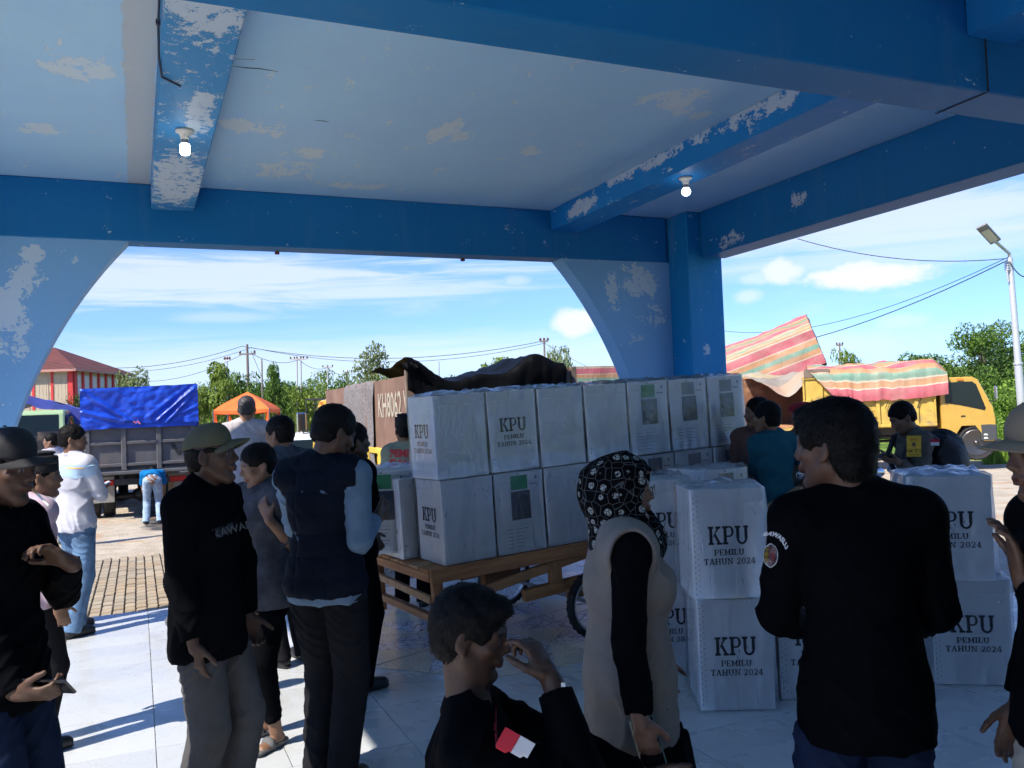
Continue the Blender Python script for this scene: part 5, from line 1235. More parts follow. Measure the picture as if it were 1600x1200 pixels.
mb = MB(); mb.grid(P); mb.build('grey_cloth', mat('grey_burlap', (.165, .15, .15), .95, var=.35, vscale=40, bump=.006, bscale=60), KT, fix=False)
P = []
for j in range(31):
    v = j/30; r = []
    for i in range(61):
        u = i/60; y = 1.1-2.0*u; sag = -.13*math.sin(math.pi*min(1, u*1.45))*(1 if u < .69 else 0)+.15*math.exp(-((u-.82)/.10)**2)+.10*math.exp(-((u-.02)/.10)**2)+.05*math.sin(u*17)*math.exp(-((u-.3)/.3)**2)
        rr =   .035*fbm((y*3, v*4, 1), 4)+.03*abs(fbm((y*7, v*6, 4), 3))+.025*math.sin(v*14+y*2.5)*math.exp(-v*1.5)
        if v < .3: q = (-.08-.03*math.sin(v*9)-rr, y, zk+.05+sag-.62*(1-v/.3)*(.55+.45*math.sin(math.pi*u)))  # hanging drop is lengthened to stand in for the shade under the tarp
        else: q = ((v-.3)*2.6-.08, y, zk+.05+sag*(1-(v-.3)*.6)+rr)
        r.append(q)
    P.append(r)
M_btar = mat('black_tarpaulin', (.003, .0035, .0045), .55, spec=.06, var=.2, vscale=4, bump=.004, bscale=12); mb = MB(); mb.grid(P); mb.build('black_tarpaulin', M_btar, KT, fix=False)
mb = MB(); 
for k in range(7): a = k*.9; mb.tube([(-.06, 1.04, zk+.02), (-.05+.05*math.sin(a), 1.06+.06*math.cos(a), zk+.09+.02*math.sin(2*a)), (-.08+.07*math.cos(a), 1.0+.05*math.sin(a), zk+.05)], [.03, .035, .015], 6)
mb.build('tarp_knot', M_btar, KT)
me = sans('KH8062 V', .34, .006); me.materials.append(mat('chalk_white_paint', (.38, .33, .26), .9)); o = meshobj('lettering', me, None, KT); o.matrix_local = Matrix.Translation((.72, 1.072, zk-.36))@Matrix.Rotation(rad(180), 4, 'Z')@Matrix.Rotation(rad(90), 4, 'X')@Matrix.Diagonal((1.0, 1.25, 1, 1))
# ---- truck facing us at the far left, and a black one beside it
p = at(48, 770, 20.5); NTk = truck('pale green truck facing the camera, NUSANTARA across its windscreen, blue canopy behind', (p[0], p[1]+6.2, gz(p[0], p[1])), 182, (.30, .42, .22), (.2, .2, .2), L=4.3, W=2.0, bz=.98, hs=.8, cabh=1.85)
me = sans('NUSANTARA', .20, .008); me.materials.append(mat('white_marking')); o = meshobj('lettering', me, None, NTk); x0 = 4.42; o.matrix_local = Matrix.Translation((x0+1.30, 0, .62+1.85-.30))@Matrix.Rotation(rad(90), 4, 'Z')@Matrix.Rotation(rad(62), 4, 'X')
zz = at(80, 614, 21.)[2]-NTk.location.z; M_ptarp = mat('violet_blue_tarpaulin', (.06, .075, .34), .5, var=.2, vscale=3, bump=.004, bscale=10)
P = []
for j in range(21):
    v = j/20; r = []
    for i in range(31):
        u = i/30; y = -1.25+2.5*u; tent = (1-abs(u-.5)*2); r.append((.2+4.3*v, y, zz-.42+.42*tent+.05*fbm((y*2, v*4, 1), 3)-.05*math.sin(math.pi*v)))
    P.append(r)
mb = MB(); mb.grid(P); mb.grid([[(4.5, y, zz-.42+.42*(1-abs(y)/1.25)-k*.5*(1 if abs(y) > 1. else .45)*(1+.2*math.sin(y*7))) for y in [-1.25+2.5*i/30 for i in range(31)]] for k in (0, .5, 1.)]); mb.grid([[(.2+4.3*i/20, 1.25+.03*math.sin(i*1.7), zz-.42-.9*k-.04*fbm((i, k, 1), 2)) for i in range(21)] for k in (0, .33, .66, 1.)]); mb.grid([[(.2+4.3*i/20, -1.25+.03*math.sin(i*1.7), zz-.42-.9*k) for i in range(21)] for k in (0, .33, .66, 1.)]); mb.build('tarpaulin', M_ptarp, NTk, fix=False)
p = at(137, 700, 24.); BK = truck('black truck with yellow marks, squeezed between the blue tarp truck and the green cab', (p[0], p[1], gz(p[0], p[1])), 178, (.02, .02, .022), (.02, .02, .022), L=4.2, W=2.0, cab=False, bz=.95, hs=.9)
mb = MB()
for z in (1.2, 1.75): mb.lathe([(.10, 0), (.19, 0), (.19, .01), (.10, .01), (.10, 0)], 16, Matrix.Translation((-.07, .80, z))@Matrix.Rotation(rad(-90), 4, 'Y'))
mb.build('yellow_mark', mat('yellow_paint', (.7, .42, .02), .5), BK)
# ---- cars
def car(label, loc, az, col, kind='suv', L=4.5, W=1.78, H=1.7, group=None):
    t = empty('parked_car', loc, rad(90-az), label, 'car', group); m = mat('car_paint_%d_%d' % (int(col[0]*99), int(col[2]*99)), col, .25, spec=.6)
    hb = H*.56; z0 = .24
    if kind == 'suv': prof = [(0, z0), (0, hb*.8), (.05*L, hb), (.10*L, H*.93), (.16*L, H), (.52*L, H*.98), (.68*L, hb+.06), (.95*L, hb-.06), (L, hb*.72), (L, z0)]
    elif kind == 'hatch': prof = [(0, z0), (0, hb*.75), (.02*L, hb), (.12*L, H*.92), (.22*L, H), (.50*L, H*.97), (.70*L, hb+.04), (.95*L, hb-.08), (L, hb*.7), (L, z0)]
    else: prof = [(0, z0), (0, hb*.8), (.04*L, hb), (.16*L, hb+.04), (.28*L, H), (.54*L, H), (.70*L, hb+.03), (.95*L, hb-.05), (L, hb*.72), (L, z0)]
    b = MB(); n = len(prof)
    rows = []
    for y, k in ((-W/2, 0.), (-W/2+.05, 1.), (W/2-.05, 1.), (W/2, 0.)):
        rows.append([(L/2+(px_-L/2)*(1 if k else .985), y*(1 if pz < hb+.08 else .82), pz if k else pz*.99+.005) for px_, pz in prof])
    vs = [q for r in rows for q in r]; fs = [(i*n+k, i*n+(k+1) % n, (i+1)*n+(k+1) % n, (i+1)*n+k) for i in range(3) for k in range(n)]+[tuple(range(n)), tuple(reversed(range(3*n, 4*n)))]
    b.add(vs, fs, False); b.build('body', m, t)
    def onprof(f0, f1, i, off=.006, inset=.1, wtop=.80):
        a, c = Vector(prof[i]), Vector(prof[i+1]); nn = Vector((-(c-a).y, (c-a).x)).normalized()*off; p0 = a+(c-a)*f0+nn; p1 = a+(c-a)*f1+nn
        ya = (W/2-inset)*(1 if a.y < hb+.1 and f0 < .3 else wtop); g = MB(); g.add([(p0.x, -(W/2-inset)*(.95 if p0.y < hb+.2 else wtop), p0.y), (p0.x, (W/2-inset)*(.95 if p0.y < hb+.2 else wtop), p0.y), (p1.x, (W/2-inset)*(.95 if p1.y < hb+.2 else wtop), p1.y), (p1.x, -(W/2-inset)*(.95 if p1.y < hb+.2 else wtop), p1.y)], [(0, 1, 2, 3)]); return g
    onprof(.10, .85, 2).build('rear_window', M_glass, t, fix=False)
    i = 5; onprof(.08, .9, i).build('windscreen', M_glass, t, fix=False)
    for s in (-1, 1):
        g = MB(); y0, y1 = s*(W/2-.0)*.985, s*W/2*.83; zz0, zz1 = hb+.06, H*.90
        for xa, xb, xc, xd in ((.14*L, .36*L, .36*L, .20*L), (.38*L, .62*L, .52*L, .38*L)): g.add([(xa, y0+s*.012, zz0), (xb, y0+s*.012, zz0), (xc, y1+s*.03, zz1), (xd, y1+s*.03, zz1)], [(0, 1, 2, 3)])
        g.build('side_windows', M_glass, t, fix=False)
        g = MB(); g.box((-.015, s*W/2*.78-.12, hb*.66), (.10, s*W/2*.78+.17, hb+.12), bev=.02); g.build('tail_light', M_red, t)
        g = MB(); g.box((L-.12, s*W/2*.74-.2, hb*.60), (L+.012, s*W/2*.74+.2, hb*.78), bev=.02); g.build('headlight', M_wlens, t)
        for x in (.2*L, .8*L): wheel(t, (x, s*(W/2-.09), .32), .32, .2, (0, 1, 0), 'wheel', 6, (.45, .45, .46))
        g = MB(); g.box((.62*L, s*(W/2+.08)-.07, hb+.02), (.65*L, s*(W/2+.08)+.07, hb+.14), bev=.02); g.build('mirror', m, t)
    g = MB(); g.box((L-.02, -.35, .42), (L+.014, .35, .62), bev=.01); g.box((-.014, -.26, hb*.55), (.02, .26, hb*.55+.12), bev=.005); g.build('number_plate', M_blk, t)
    return t
def put(px, d): q = at(px, 690, d); return (q[0], q[1], gz(q[0], q[1]))
def sitz(px, pyb, d): q = at(px, pyb, d); return tuple(q)
def carat(px, pyb, d, *a, **k): q = on = at(px, pyb, d); g = gz(q[0], q[1]); return car(a[0], (q[0], q[1], g), *a[1:], **k)
carat(478, 742, 25, 'white hatchback seen from behind, red tail light by the plywood truck', 14, (.72, .73, .74), 'hatch', L=4.2, W=1.75, H=1.62)
carat(333, 656, 74, 'white SUV facing us left of the orange tent, above the onlookers', 190, (.75, .75, .76), 'suv')
carat(352, 658, 70, 'dark SUV parked right beside the white one, left of the orange tent', 184, (.03, .04, .05), 'suv')
carat(410, 672, 56, 'grey jeep with a pale bonnet standing in the orange tent', 186, (.22, .24, .22), 'suv', H=1.85, L=4.2)
carat(432, 656, 76, 'silver grey car parked right of the orange tent', 190, (.16, .19, .22), 'sedan', H=1.5)
carat(441, 664, 64, 'dark blue car parked nearest the planted kerb right of the tent', 192, (.03, .05, .08), 'suv')
carat(536, 652, 78, 'white van half hidden behind the grey cloth sided truck', 80, (.7, .7, .7), 'suv', H=1.95)
# open sided black-roofed truck
p = at(510, 662, 66.); t = empty('open_truck', (p[0], p[1], gz(p[0], p[1])), -rad(28), 'open sided truck with a black roof on posts, parked by the road bank', 'truck')
zt = at(510, 622, 66.)[2]-t.location.z; mb = MB(); mb.box((-1.3, -1, zt-.12), (1.3, 1.2, zt)); mb.build('roof', M_blk, t)
for x in (-1.25, -.4, .45, 1.2):
    for y in (-.95, 1.15): mb = MB(); mb.box((x-.03, y-.03, .6), (x+.03, y+.03, zt-.1)); mb.build('post', M_blk, t)
mb = MB(); mb.box((-1.3, -1, .5), (1.3, 1.2, 1.15), bev=.03); mb.build('bed', mat('white_truck_paint', (.6, .6, .58), .5), t); mb = MB(); mb.box((1.35, -.9, .5), (2.6, 1.1, zt-.25), bev=.15); cb = mb.build('cab', mat('white_truck_paint'), t); mb = MB(); mb.box((1.7, -.91, 1.3), (2.4, -.89, zt-.45)); mb.build('side_window', M_glass, t)
for x in (-.7, 1.9):
    for y in (-.85, 1.05): wheel(t, (x, y, .38), .38, .2, (0, 1, 0), 'wheel', 6, (.3, .3, .3))
# orange tent
p = at(388, 668, 56.); t = empty('orange_tent', (p[0], p[1], gz(p[0], p[1])), -rad(20), 'orange gazebo tent with open front and tied side curtains', 'tent'); ze = at(388, 640, 56.)[2]-t.location.z; zp = at(388, 612, 56.)[2]-t.location.z; M_org = mat('orange_canvas', (.80, .14, .02), .7, var=.1, vscale=2, bump=.02, bscale=3); w = 1.75
mb = MB(); N = 12; cs = [(-w, -w), (w, -w), (w, w), (-w, w)]
for k in range(4):
    a, b_ = cs[k], cs[(k+1) % 4]; mb.grid([[((a[0]+(b_[0]-a[0])*i/N)*(1-j/8), (a[1]+(b_[1]-a[1])*i/N)*(1-j/8), ze+(zp-ze)*(j/8)**.85-.08*math.sin(math.pi*i/N)*(1-j/8)) for i in range(N+1)] for j in range(9)])
    mb.grid([[(a[0]+(b_[0]-a[0])*i/N, a[1]+(b_[1]-a[1])*i/N, ze-.08*math.sin(math.pi*i/N)-.22*j) for i in range(N+1)] for j in range(2)])
mb.build('canopy', M_org, t, fix=False)
for x, y in cs:
    mb = MB(); mb.tube([(x, y, 0), (x, y, ze)], .03, 6); mb.build('pole', M_steel, t)
    mb = MB(); mb.grid([[(x*(1-.22*i/5*(1-abs(j/8-.55))), y+.05*math.sin(i*2), ze-.1-(ze-.2)*j/8) for i in range(6)] for j in range(9)]); mb.build('curtain', M_org, t, fix=False)
# ================================================================ red and cream building
M_cream = mat('cream_wall', (.52, .42, .28), .8, var=.1, vscale=1, dirt=(.35, .28, .2), dscale=1); M_redp = mat('red_painted_wall', (.50, .03, .03), .6); M_roof = mat('brown_red_roof', (.11, .028, .022), .8, var=.2, vscale=1)
p = at(57, 640, 78.); rb = empty('red_building', (p[0], p[1], gz(p[0], p[1])), -rad(22), 'cream hall with red pillars and a brown red hipped roof, at the far left', 'building')
zE = at(100, 577, 78.)[2]-rb.location.z; zR = at(78, 540, 80.)[2]-rb.location.z
mb = MB(); mb.box((-9, 0, 0), (3.3, 12, zE)); mb.build('wall', M_cream, rb); 
mb = MB(); e = .7; mb.add([(-9-e, -e, zE), (3.3+e, -e, zE), (3.3+e, 12+e, zE), (-9-e, 12+e, zE), (-4.5, 6, zR+.2), (-1.2, 6, zR+.2)], [(0, 1, 5, 4), (1, 2, 5), (2, 3, 4, 5), (3, 0, 4), (3, 2, 1, 0)], False); rf = mb.build('roof', M_roof, rb)
mb = MB(); mb.box((-9-e, -e-.05, zE-.22), (3.3+e, -e, zE)); mb.box((3.3+e, -e, zE-.22), (3.35+e, 12+e, zE)); mb.build('fascia', mat('pale_fascia', (.4, .2, .17), .7), rf)
for k, (x, w_) in enumerate(((-5.6, .5), (-2.2, .5), (-.2, .22), (1.5, .22), (3.15, .45))):
    mb = MB(); mb.box((x-w_/2, -.12, 0), (x+w_/2, -.002, zE-.01)); mb.build('pillar', M_redp, rb)
mb = MB(); mb.box((-9, -.10, 0), (.6, -.003, 2.6)); mb.build('red_panel', M_redp, rb)
mb = MB(); mb.box((3.303, .0, 0), (3.38, 12., 1.6)); mb.build('red_panel', M_redp, rb)
for k in range(8):
    y = .15+k*1.62; mb = MB(); mb.box((3.302, y, 0), (3.44, y+(.55 if k == 0 else .32), zE-.01)); mb.build('pillar', M_redp, rb)
    if k < 7: mb = MB(); mb.box((3.304, y+.55, 1.5), (3.36, y+1.35, zE-.5)); o = mb.build('window', mat('white_frame', (.55, .55, .53), .6), rb); mb = MB(); mb.box((3.362, y+.68, zE*.42), (3.368, y+1.2, zE*.62)); mb.build('pane', mat('grey_pane', (.3, .33, .36), .3), o)
for k in range(3):
    x = -1.9+k*1.7; mb = MB(); mb.box((x, -.05, 2.7), (x+1.35, -.004, zE-.4)); o = mb.build('cladding', mat('pale_cladding', (.40, .34, .25), .8), rb)
    for j in range(4): mb = MB(); mb.box((x+.15+j*.33, -.07, 2.7), (x+.18+j*.33, -.052, zE-.4)); mb.build('batten', M_cream, o)
# ================================================================ trees
def leaf_mat(name, a, b):
    m = bpy.data.materials.new(name); m.use_nodes = True; t = NT(m.node_tree); p = t.n['Principled BSDF']; r = t.node('ShaderNodeNewGeometry').outputs['Random Per Island']
    c = t.mix(t.ramp(r, 0, 1), a+(1,), b+(1,)); t.put(p.inputs['Base Color'], c); p.inputs['Roughness'].default_value = .6; p.inputs['Specular IOR Level'].default_value = .25
    tr = t.node('ShaderNodeBsdfTranslucent'); t.put(tr.inputs['Color'], c); mx = t.node('ShaderNodeMixShader'); mx.inputs[0].default_value = .35; o = t.n['Material Output']; t.l.new(p.outputs[0], mx.inputs[1]); t.l.new(tr.outputs[0], mx.inputs[2]); t.l.new(mx.outputs[0], o.inputs[0]); return m
LF = {'mid': leaf_mat('green_leaves', (.05, .11, .014), (.15, .25, .04)), 'pale': leaf_mat('pale_green_leaves', (.10, .14, .05), (.22, .27, .10)), 'light': leaf_mat('yellow_green_leaves', (.12, .19, .03), (.22, .30, .05)), 'dark': leaf_mat('dark_green_leaves', (.018, .05, .01), (.06, .11, .02)), 'bright': leaf_mat('bright_green_leaves', (.11, .22, .02), (.27, .42, .07))}
BARK = mat('bark', (.14, .11, .08), .95, var=.3, vscale=10, bump=.01, bscale=12)
def crown_mesh(kind, n, seed, leaf=.045):
    """a unit crown: base at z=0, about 1 wide and 1 tall; leaves gather in clumps with gaps between"""
    rng = np.random.RandomState(seed); C = []
    if kind == 'round': C = [(rng.normal(0, .20), rng.normal(0, .20), .25+.55*rng.rand(), .11+.11*rng.rand()) for _ in range(26)]
    elif kind == 'column': C = [(rng.normal(0, .13), rng.normal(0, .13), z, .20*(1-abs(z-.45)*.9)*(.6+.6*rng.rand())) for z in np.linspace(.08, .93, 30)]
    elif kind == 'umbrella': C = [(rng.normal(0, .26), rng.normal(0, .26), .62+.22*rng.rand()*(1), .09+.08*rng.rand()) for _ in range(22)]
    elif kind == 'loose': C = [(rng.normal(0, .24), rng.normal(0, .24), .3+.6*rng.rand(), .07+.09*rng.rand()) for _ in range(24)]
    elif kind == 'bush': C = [(rng.normal(0, .30), rng.normal(0, .30), abs(rng.normal(.3, .25))*.9, .13+.13*rng.rand()) for _ in range(30)]
    C = np.array(C); w = C[:, 3]**2; idx = rng.choice(len(C), n, p=w/w.sum()); d = rng.normal(size=(n, 3)); d /= np.linalg.norm(d, axis=1)[:, None]; r = C[idx, 3]*(.55+.5*rng.rand(n)**.5)
    P = C[idx, :3]+d*r[:, None]*np.array([1.15, 1.15, .8]); P[:, 2] = np.maximum(P[:, 2], .01+.05*rng.rand(n))
    nrm = d*.6+rng.normal(size=(n, 3))*.55+np.array([0, 0, .45]); nrm /= np.linalg.norm(nrm, axis=1)[:, None]; a = np.cross(nrm, rng.normal(size=(n, 3))); a /= np.linalg.norm(a, axis=1)[:, None]; b = np.cross(nrm, a); s = leaf*(.5+.8*rng.rand(n))[:, None]
    V = np.stack([P-a*s, P-b*s*.45+nrm*s*.1, P+a*s, P+b*s*.45+nrm*s*.1], 1).reshape(-1, 3); me = bpy.data.meshes.new('crown'); me.vertices.add(4*n); me.vertices.foreach_set('co', V.ravel().astype(np.float32)); me.loops.add(4*n); me.loops.foreach_set('vertex_index', np.arange(4*n, dtype=np.int32)); me.polygons.add(n); me.polygons.foreach_set('loop_start', np.arange(0, 4*n, 4, dtype=np.int32)); me.update(calc_edges=True)
    return me, C
CRN = {}
def crown(kind, v, n, leaf):
    k = (kind, v, n, leaf)
    if k not in CRN: CRN[k] = crown_mesh(kind, n, v*7+len(kind), leaf)
    return CRN[k]
TR_N = [0]
def tree(px, ptop, wpx, d, kind, leaf, label, n=3200, ls=.035, group='trees across the yard', base=None, name='tree', cat='tree', low=.0, gzv=None, v=None):
    q = at(px, 660, d); g = gz(q[0], q[1]) if gzv is None else gzv; zt = at(px, ptop, d)[2]; H = zt-g; W = wpx*d/FPX; TR_N[0] += 1; v = TR_N[0] % 3 if v is None else v
    t = empty(name, (q[0], q[1], g), TR_N[0]*1.9, label, cat, group); me, C = crown(kind, v, n, ls); lo_ = {'round': .18, 'column': .04, 'umbrella': .0, 'loose': .05, 'bush': 0}[kind] if low == 0 else low
    zb = H*lo_; me2 = me.copy(); me2.materials.clear(); me2.materials.append(LF[leaf]); top_u = .98 if kind != 'bush' else .95
    c = meshobj('crown', me2, None, t); wd = {'round': .95, 'column': .55, 'umbrella': 1.15, 'loose': 1.15, 'bush': 1.25}[kind]
    c.location = (0, 0, zb); c.scale = (W/wd, W/wd, (H-zb)/top_u)
    if kind != 'bush':
        mb = MB(); r0 = max(.06, H*.022); pts = [(0, 0, -.2), (.02*W, 0, H*.25), (-.01*W, .02*W, H*.5), (0, 0, H*.78)]; mb.tube(pts, [r0, r0*.8, r0*.55, r0*.15], 8); rr = random.Random(v)
        for k in range(9):
            cc = C[rr.randrange(len(C))]; e = (cc[0]*W/wd, cc[1]*W/wd, zb+cc[2]*(H-zb)); s0 = .25+.4*rr.random(); mb.tube([(0, 0, H*s0*.9), (e[0]*.5, e[1]*.5, (H*s0+e[2])*.5), e], [r0*.45, r0*.3, r0*.08], 5)
        mb.build('trunk', BARK, t, fix=False)
    return t
tree(203, 566, 62, 60, 'round', 'pale', 'pale silvery tree with a rounded crown above the blue tarp truck')
tree(345, 566, 88, 62, 'loose', 'light', 'broad loose yellow green tree between the blue tarp and the orange tent', 4200, low=.12)
tree(372, 574, 56, 66, 'round', 'mid', 'green tree left of the tall utility pole', 3000)
tree(306, 590, 50, 72, 'round', 'light', 'small yellow green tree just right of the blue tarpaulin', 2500)
tree(427, 568, 60, 74, 'loose', 'mid', 'open crowned tree behind the orange tent', 3600, low=.1)
tree(585, 537, 52, 60, 'column', 'pale', 'tall narrow pale green tree left of the plywood sided truck', 4500, .028)
tree(622, 566, 40, 70, 'round', 'light', 'low bright tree right of the tall narrow tree', 2500)
tree(770, 556, 92, 56, 'umbrella', 'light', 'flat topped tree above the black tarpaulin', 3600)
tree(874, 539, 62, 56, 'loose', 'pale', 'thin sprawling tree against the arch', 2200, .030)
tree(120, 604, 34, 62, 'round', 'dark', 'small dark tree in front of the red pillared hall', 2000)
tree(150, 601, 36, 60, 'round', 'mid', 'small green tree at the right corner of the red pillared hall', 2000)
BELT = ['mid green tree of the far belt, left of the twin post pole', 'yellow green tree of the far belt behind the twin post pole', 'rounded tree of the far belt right of the twin post pole', 'low yellow green bush in front of the twin post pole', 'light bushy tree left of the open black roofed truck', 'dark bushy tree above the open black roofed truck', 'bushy tree just right of the tall utility pole base', 'light tree behind the tall narrow tree', 'dark tree right of the tall narrow tree', 'small yellow bush right of the orange tent top', 'bushy tree behind the left end of the black tarpaulin', 'bushy tree low behind the middle of the black tarpaulin']
for k, (px, pt, w, d, lf) in enumerate(((455, 590, 60, 96, 'mid'), (500, 578, 70, 100, 'light'), (540, 574, 60, 104, 'mid'), (480, 596, 50, 84, 'light'), (522, 592, 60, 90, 'mid'), (560, 590, 50, 88, 'dark'), (400, 592, 50, 92, 'mid'), (600, 592, 60, 92, 'mid'), (640, 590, 60, 96, 'dark'), (440, 604, 44, 88, 'light'), (690, 586, 70, 98, 'mid'), (820, 580, 70, 90, 'mid'))):
    tree(px, pt, w, d, 'bush' if k % 3 else 'round', lf, BELT[k], 2600, .040, group='belt of trees beyond the road bank')
for k, (px, pt, w, d) in enumerate(((425, 640, 30, 86), (470, 632, 36, 88), (548, 632, 30, 84), (300, 634, 30, 92), (600, 630, 40, 86))):
    tree(px, pt, w, d, 'bush', 'light', ['low shrub right behind the orange tent', 'low shrub on the bank between tent and open truck', 'low shrub behind the open black roofed truck', 'low shrub on the bank right of the blue tarpaulin', 'low shrub behind the grey cloth of the plywood truck'][k], 1200, .05, group='shrubs on the far bank', name='shrub', cat='shrub')
# the green slope right of the yard
BL_ = 'leafy green bush on the slope right of the yellow truck'
sl = [(1452, 545, 90, 44, 'round', 'mid'), (1500, 536, 110, 50, 'bush', 'light'), (1560, 532, 130, 42, 'bush', 'dark'), (1610, 524, 120, 46, 'round', 'mid'), (1440, 590, 110, 36, 'bush', 'bright'), (1500, 592, 110, 34, 'bush', 'bright'), (1550, 562, 110, 36, 'bush', 'mid'), (1600, 550, 120, 34, 'bush', 'bright'), (1650, 560, 120, 34, 'bush', 'mid'), (1520, 620, 100, 30, 'bush', 'bright'), (1572, 606, 100, 29, 'bush', 'bright'), (1625, 600, 110, 28, 'bush', 'mid'), (1545, 648, 80, 28, 'bush', 'bright'), (1590, 652, 90, 26, 'bush', 'bright'), (1400, 565, 80, 52, 'round', 'mid'), (1360, 572, 60, 60, 'bush', 'light'), (1700, 570, 150, 30, 'bush', 'mid'), (1480, 566, 90, 40, 'bush', 'mid'), (1700, 610, 140, 26, 'bush', 'bright')]
SLN = ['mid green crown at the left of the slope, highest behind the cab', 'yellow green bush high behind the cab of the yellow truck', 'dark bush high on the slope left of the street lamp', 'mid green crown behind the street lamp top', 'bright bush low behind the striped tarpaulin end', 'bright bush directly above the cab roof of the yellow truck', 'mid green bush between cab mirror and street lamp', 'bright bush behind the middle of the street lamp', 'mid green bush at the right edge, behind the lamp', 'bright low bush just right of the truck cab', 'bright bush left of the street lamp at half height', 'mid green bush right of the street lamp at half height', 'bright bush above the tall grass beside the truck bumper', 'bright bush above the beige cap at the right edge', 'mid green crown over the striped tarpaulin middle', 'far yellow green bush over the striped tarpaulin left end', 'mid green bush beyond the right edge, upper', 'mid green bush over the right end of the striped tarpaulin', 'bright bush beyond the right edge, lower']
for k, (px, pt, w, d, kd, lf) in enumerate(sl): tree(px, pt, w, d, kd, lf, SLN[k], 5200, .030, group='bushes on the slope right of the yellow truck', name='bush', cat='bush')
tree(1542, 498, 110, 48, 'umbrella', 'mid', 'tree with layered flat branches rising above the bushes on the right', 3600, .024, group='trees on the right')
tree(1440, 548, 50, 62, 'umbrella', 'dark', 'dark flat crowned tree at the left end of the bushes on the right', 2400, .03, group='trees on the right')
tree(1327, 540, 36, 70, 'umbrella', 'light', 'little tree peeping over the striped tarpaulin of the yellow truck', 1200, .04, group='trees on the right')
# tall grass
def grass(name, pts, n, h, seed, label, col='bright', w=.012):
    rng = np.random.RandomState(seed); V = []; F = []
    for k in range(n):
        x, y = pts(rng); z = gz(x, y)-.02; a = rng.rand()*6.28; l = h*(.5+rng.rand()*.8); lx, ly = rng.normal(0, .28, 2)*l; ww = w*(1+rng.rand()); c, s = math.cos(a)*ww, math.sin(a)*ww; b = len(V)
        V += [(x-c, y-s, z), (x+c, y+s, z), (x+lx*.4+c*.7, y+ly*.4+s*.7, z+l*.6), (x+lx*.4-c*.7, y+ly*.4-s*.7, z+l*.6), (x+lx, y+ly, z+l*.95)]; F += [(b, b+1, b+2, b+3), (b+3, b+2, b+4)]
    me = bpy.data.meshes.new(name); me.from_pydata(V, [], F); o = meshobj(name, me, LF[col]); tag(o, label, 'grass', None, 'stuff'); return o
def slope_pts(r):
    px = 1535+r.rand()*130; d = 24.5+r.rand()**1.3*14; q = at(px, 700, d); return q[0], q[1]
grass('tall_grass', slope_pts, 16000, .55, 1, 'tall bright grass at the foot of the bushes right of the yellow truck')
grass('tall_grass', lambda r: (lambda q: (q[0], q[1]))(at(118+r.rand()*18, 700, 23+r.rand()*14)), 2500, .35, 2, 'strip of bright grass beside the blue tarp truck')
grass('bank_grass', lambda r: (lambda q: (q[0], q[1]))(at(250+r.rand()*700, 640, 92+r.rand()*26)), 9000, .7, 3, 'grass growing on the far bank below the road', 'light', .05)
# ================================================================ poles, lamps and wires
M_pole = mat('galvanised_pole', (.55, .56, .58), .45, .3); M_conc = mat('weathered_pole', (.20, .16, .14), .85); M_wire = mat('black_wire', (.02, .02, .022), .6)
def pole(label, px, ptop, d, r, arms=(), m=None, dx=0, kind='utility_pole', cat='utility pole', n=10):
    q = at(px+dx, 650, d); g = gz(q[0], q[1]); tp_ = at(px, ptop, d); t = empty(kind, (q[0], q[1], g), -rad(24), label, cat); H = tp_[2]-g
    c, s = math.cos(rad(24)), math.sin(rad(24)); off = (tp_-q); lx = off[0]*c-off[1]*s; ly = off[0]*s+off[1]*c
    mb = MB(); mb.tube([(0, 0, -.1), (lx, ly, H)], [r, r*.7], n); mb.build('pole', m or M_conc, t)
    for (dz, w) in arms:
        k = 1-dz/H; mb = MB(); mb.box((lx*k-w/2, ly*k-.06, H-dz-.06), (lx*k+w/2, ly*k+.06, H-dz+.06)); a = mb.build('crossarm', m or M_conc, t)
        for i in range(3): mb = MB(); mb.lathe([(0, 0), (.07, 0), (.09, .1), (.05, .2), (0, .22)], 8, Matrix.Translation((lx*k+(i-1)*w*.45, ly*k, H-dz+.06))); mb.build('insulator', mat('brown_insulator', (.12, .05, .03), .3), a)
    return t
pole('tall wooden utility pole with one crossarm behind the orange tent', 386, 538, 66, .13, ((.75, 1.25),), dx=3); pole('thin lamp pole left of the utility pole', 355, 561, 62, .07, ((.1, .4),), M_pole, dx=-2)
pole('bare thin pole just right of the tall utility pole', 409, 561, 64, .07, (), dx=1)
for x_, lr in ((464, 'left'), (470, 'right')): pole(lr+' post of the twin post pole with a shared crossarm', x_, 558, 84, .09, ((.2, 1.4),), mat('pale_pole', (.42, .40, .38), .7), dx=0)
pole('pole with a crossarm right of the twin post pole', 512, 571, 96, .10, ((.2, 1.2),), mat('pale_pole')); pole('faintest small pole with a crossarm, over the trees', 543, 579, 112, .10, ((.2, 1.2),), mat('pale_pole'))
pole('utility pole rising behind the thin tree by the arch', 850, 528, 62, .10, ((.25, .6), ), dx=3); pole('mast like thin pole behind the black tarpaulin', 686, 565, 90, .05, ()); pole('short distant pole over the yellow truck tarpaulin', 1312, 536, 80, .09, ((.2, .6),))
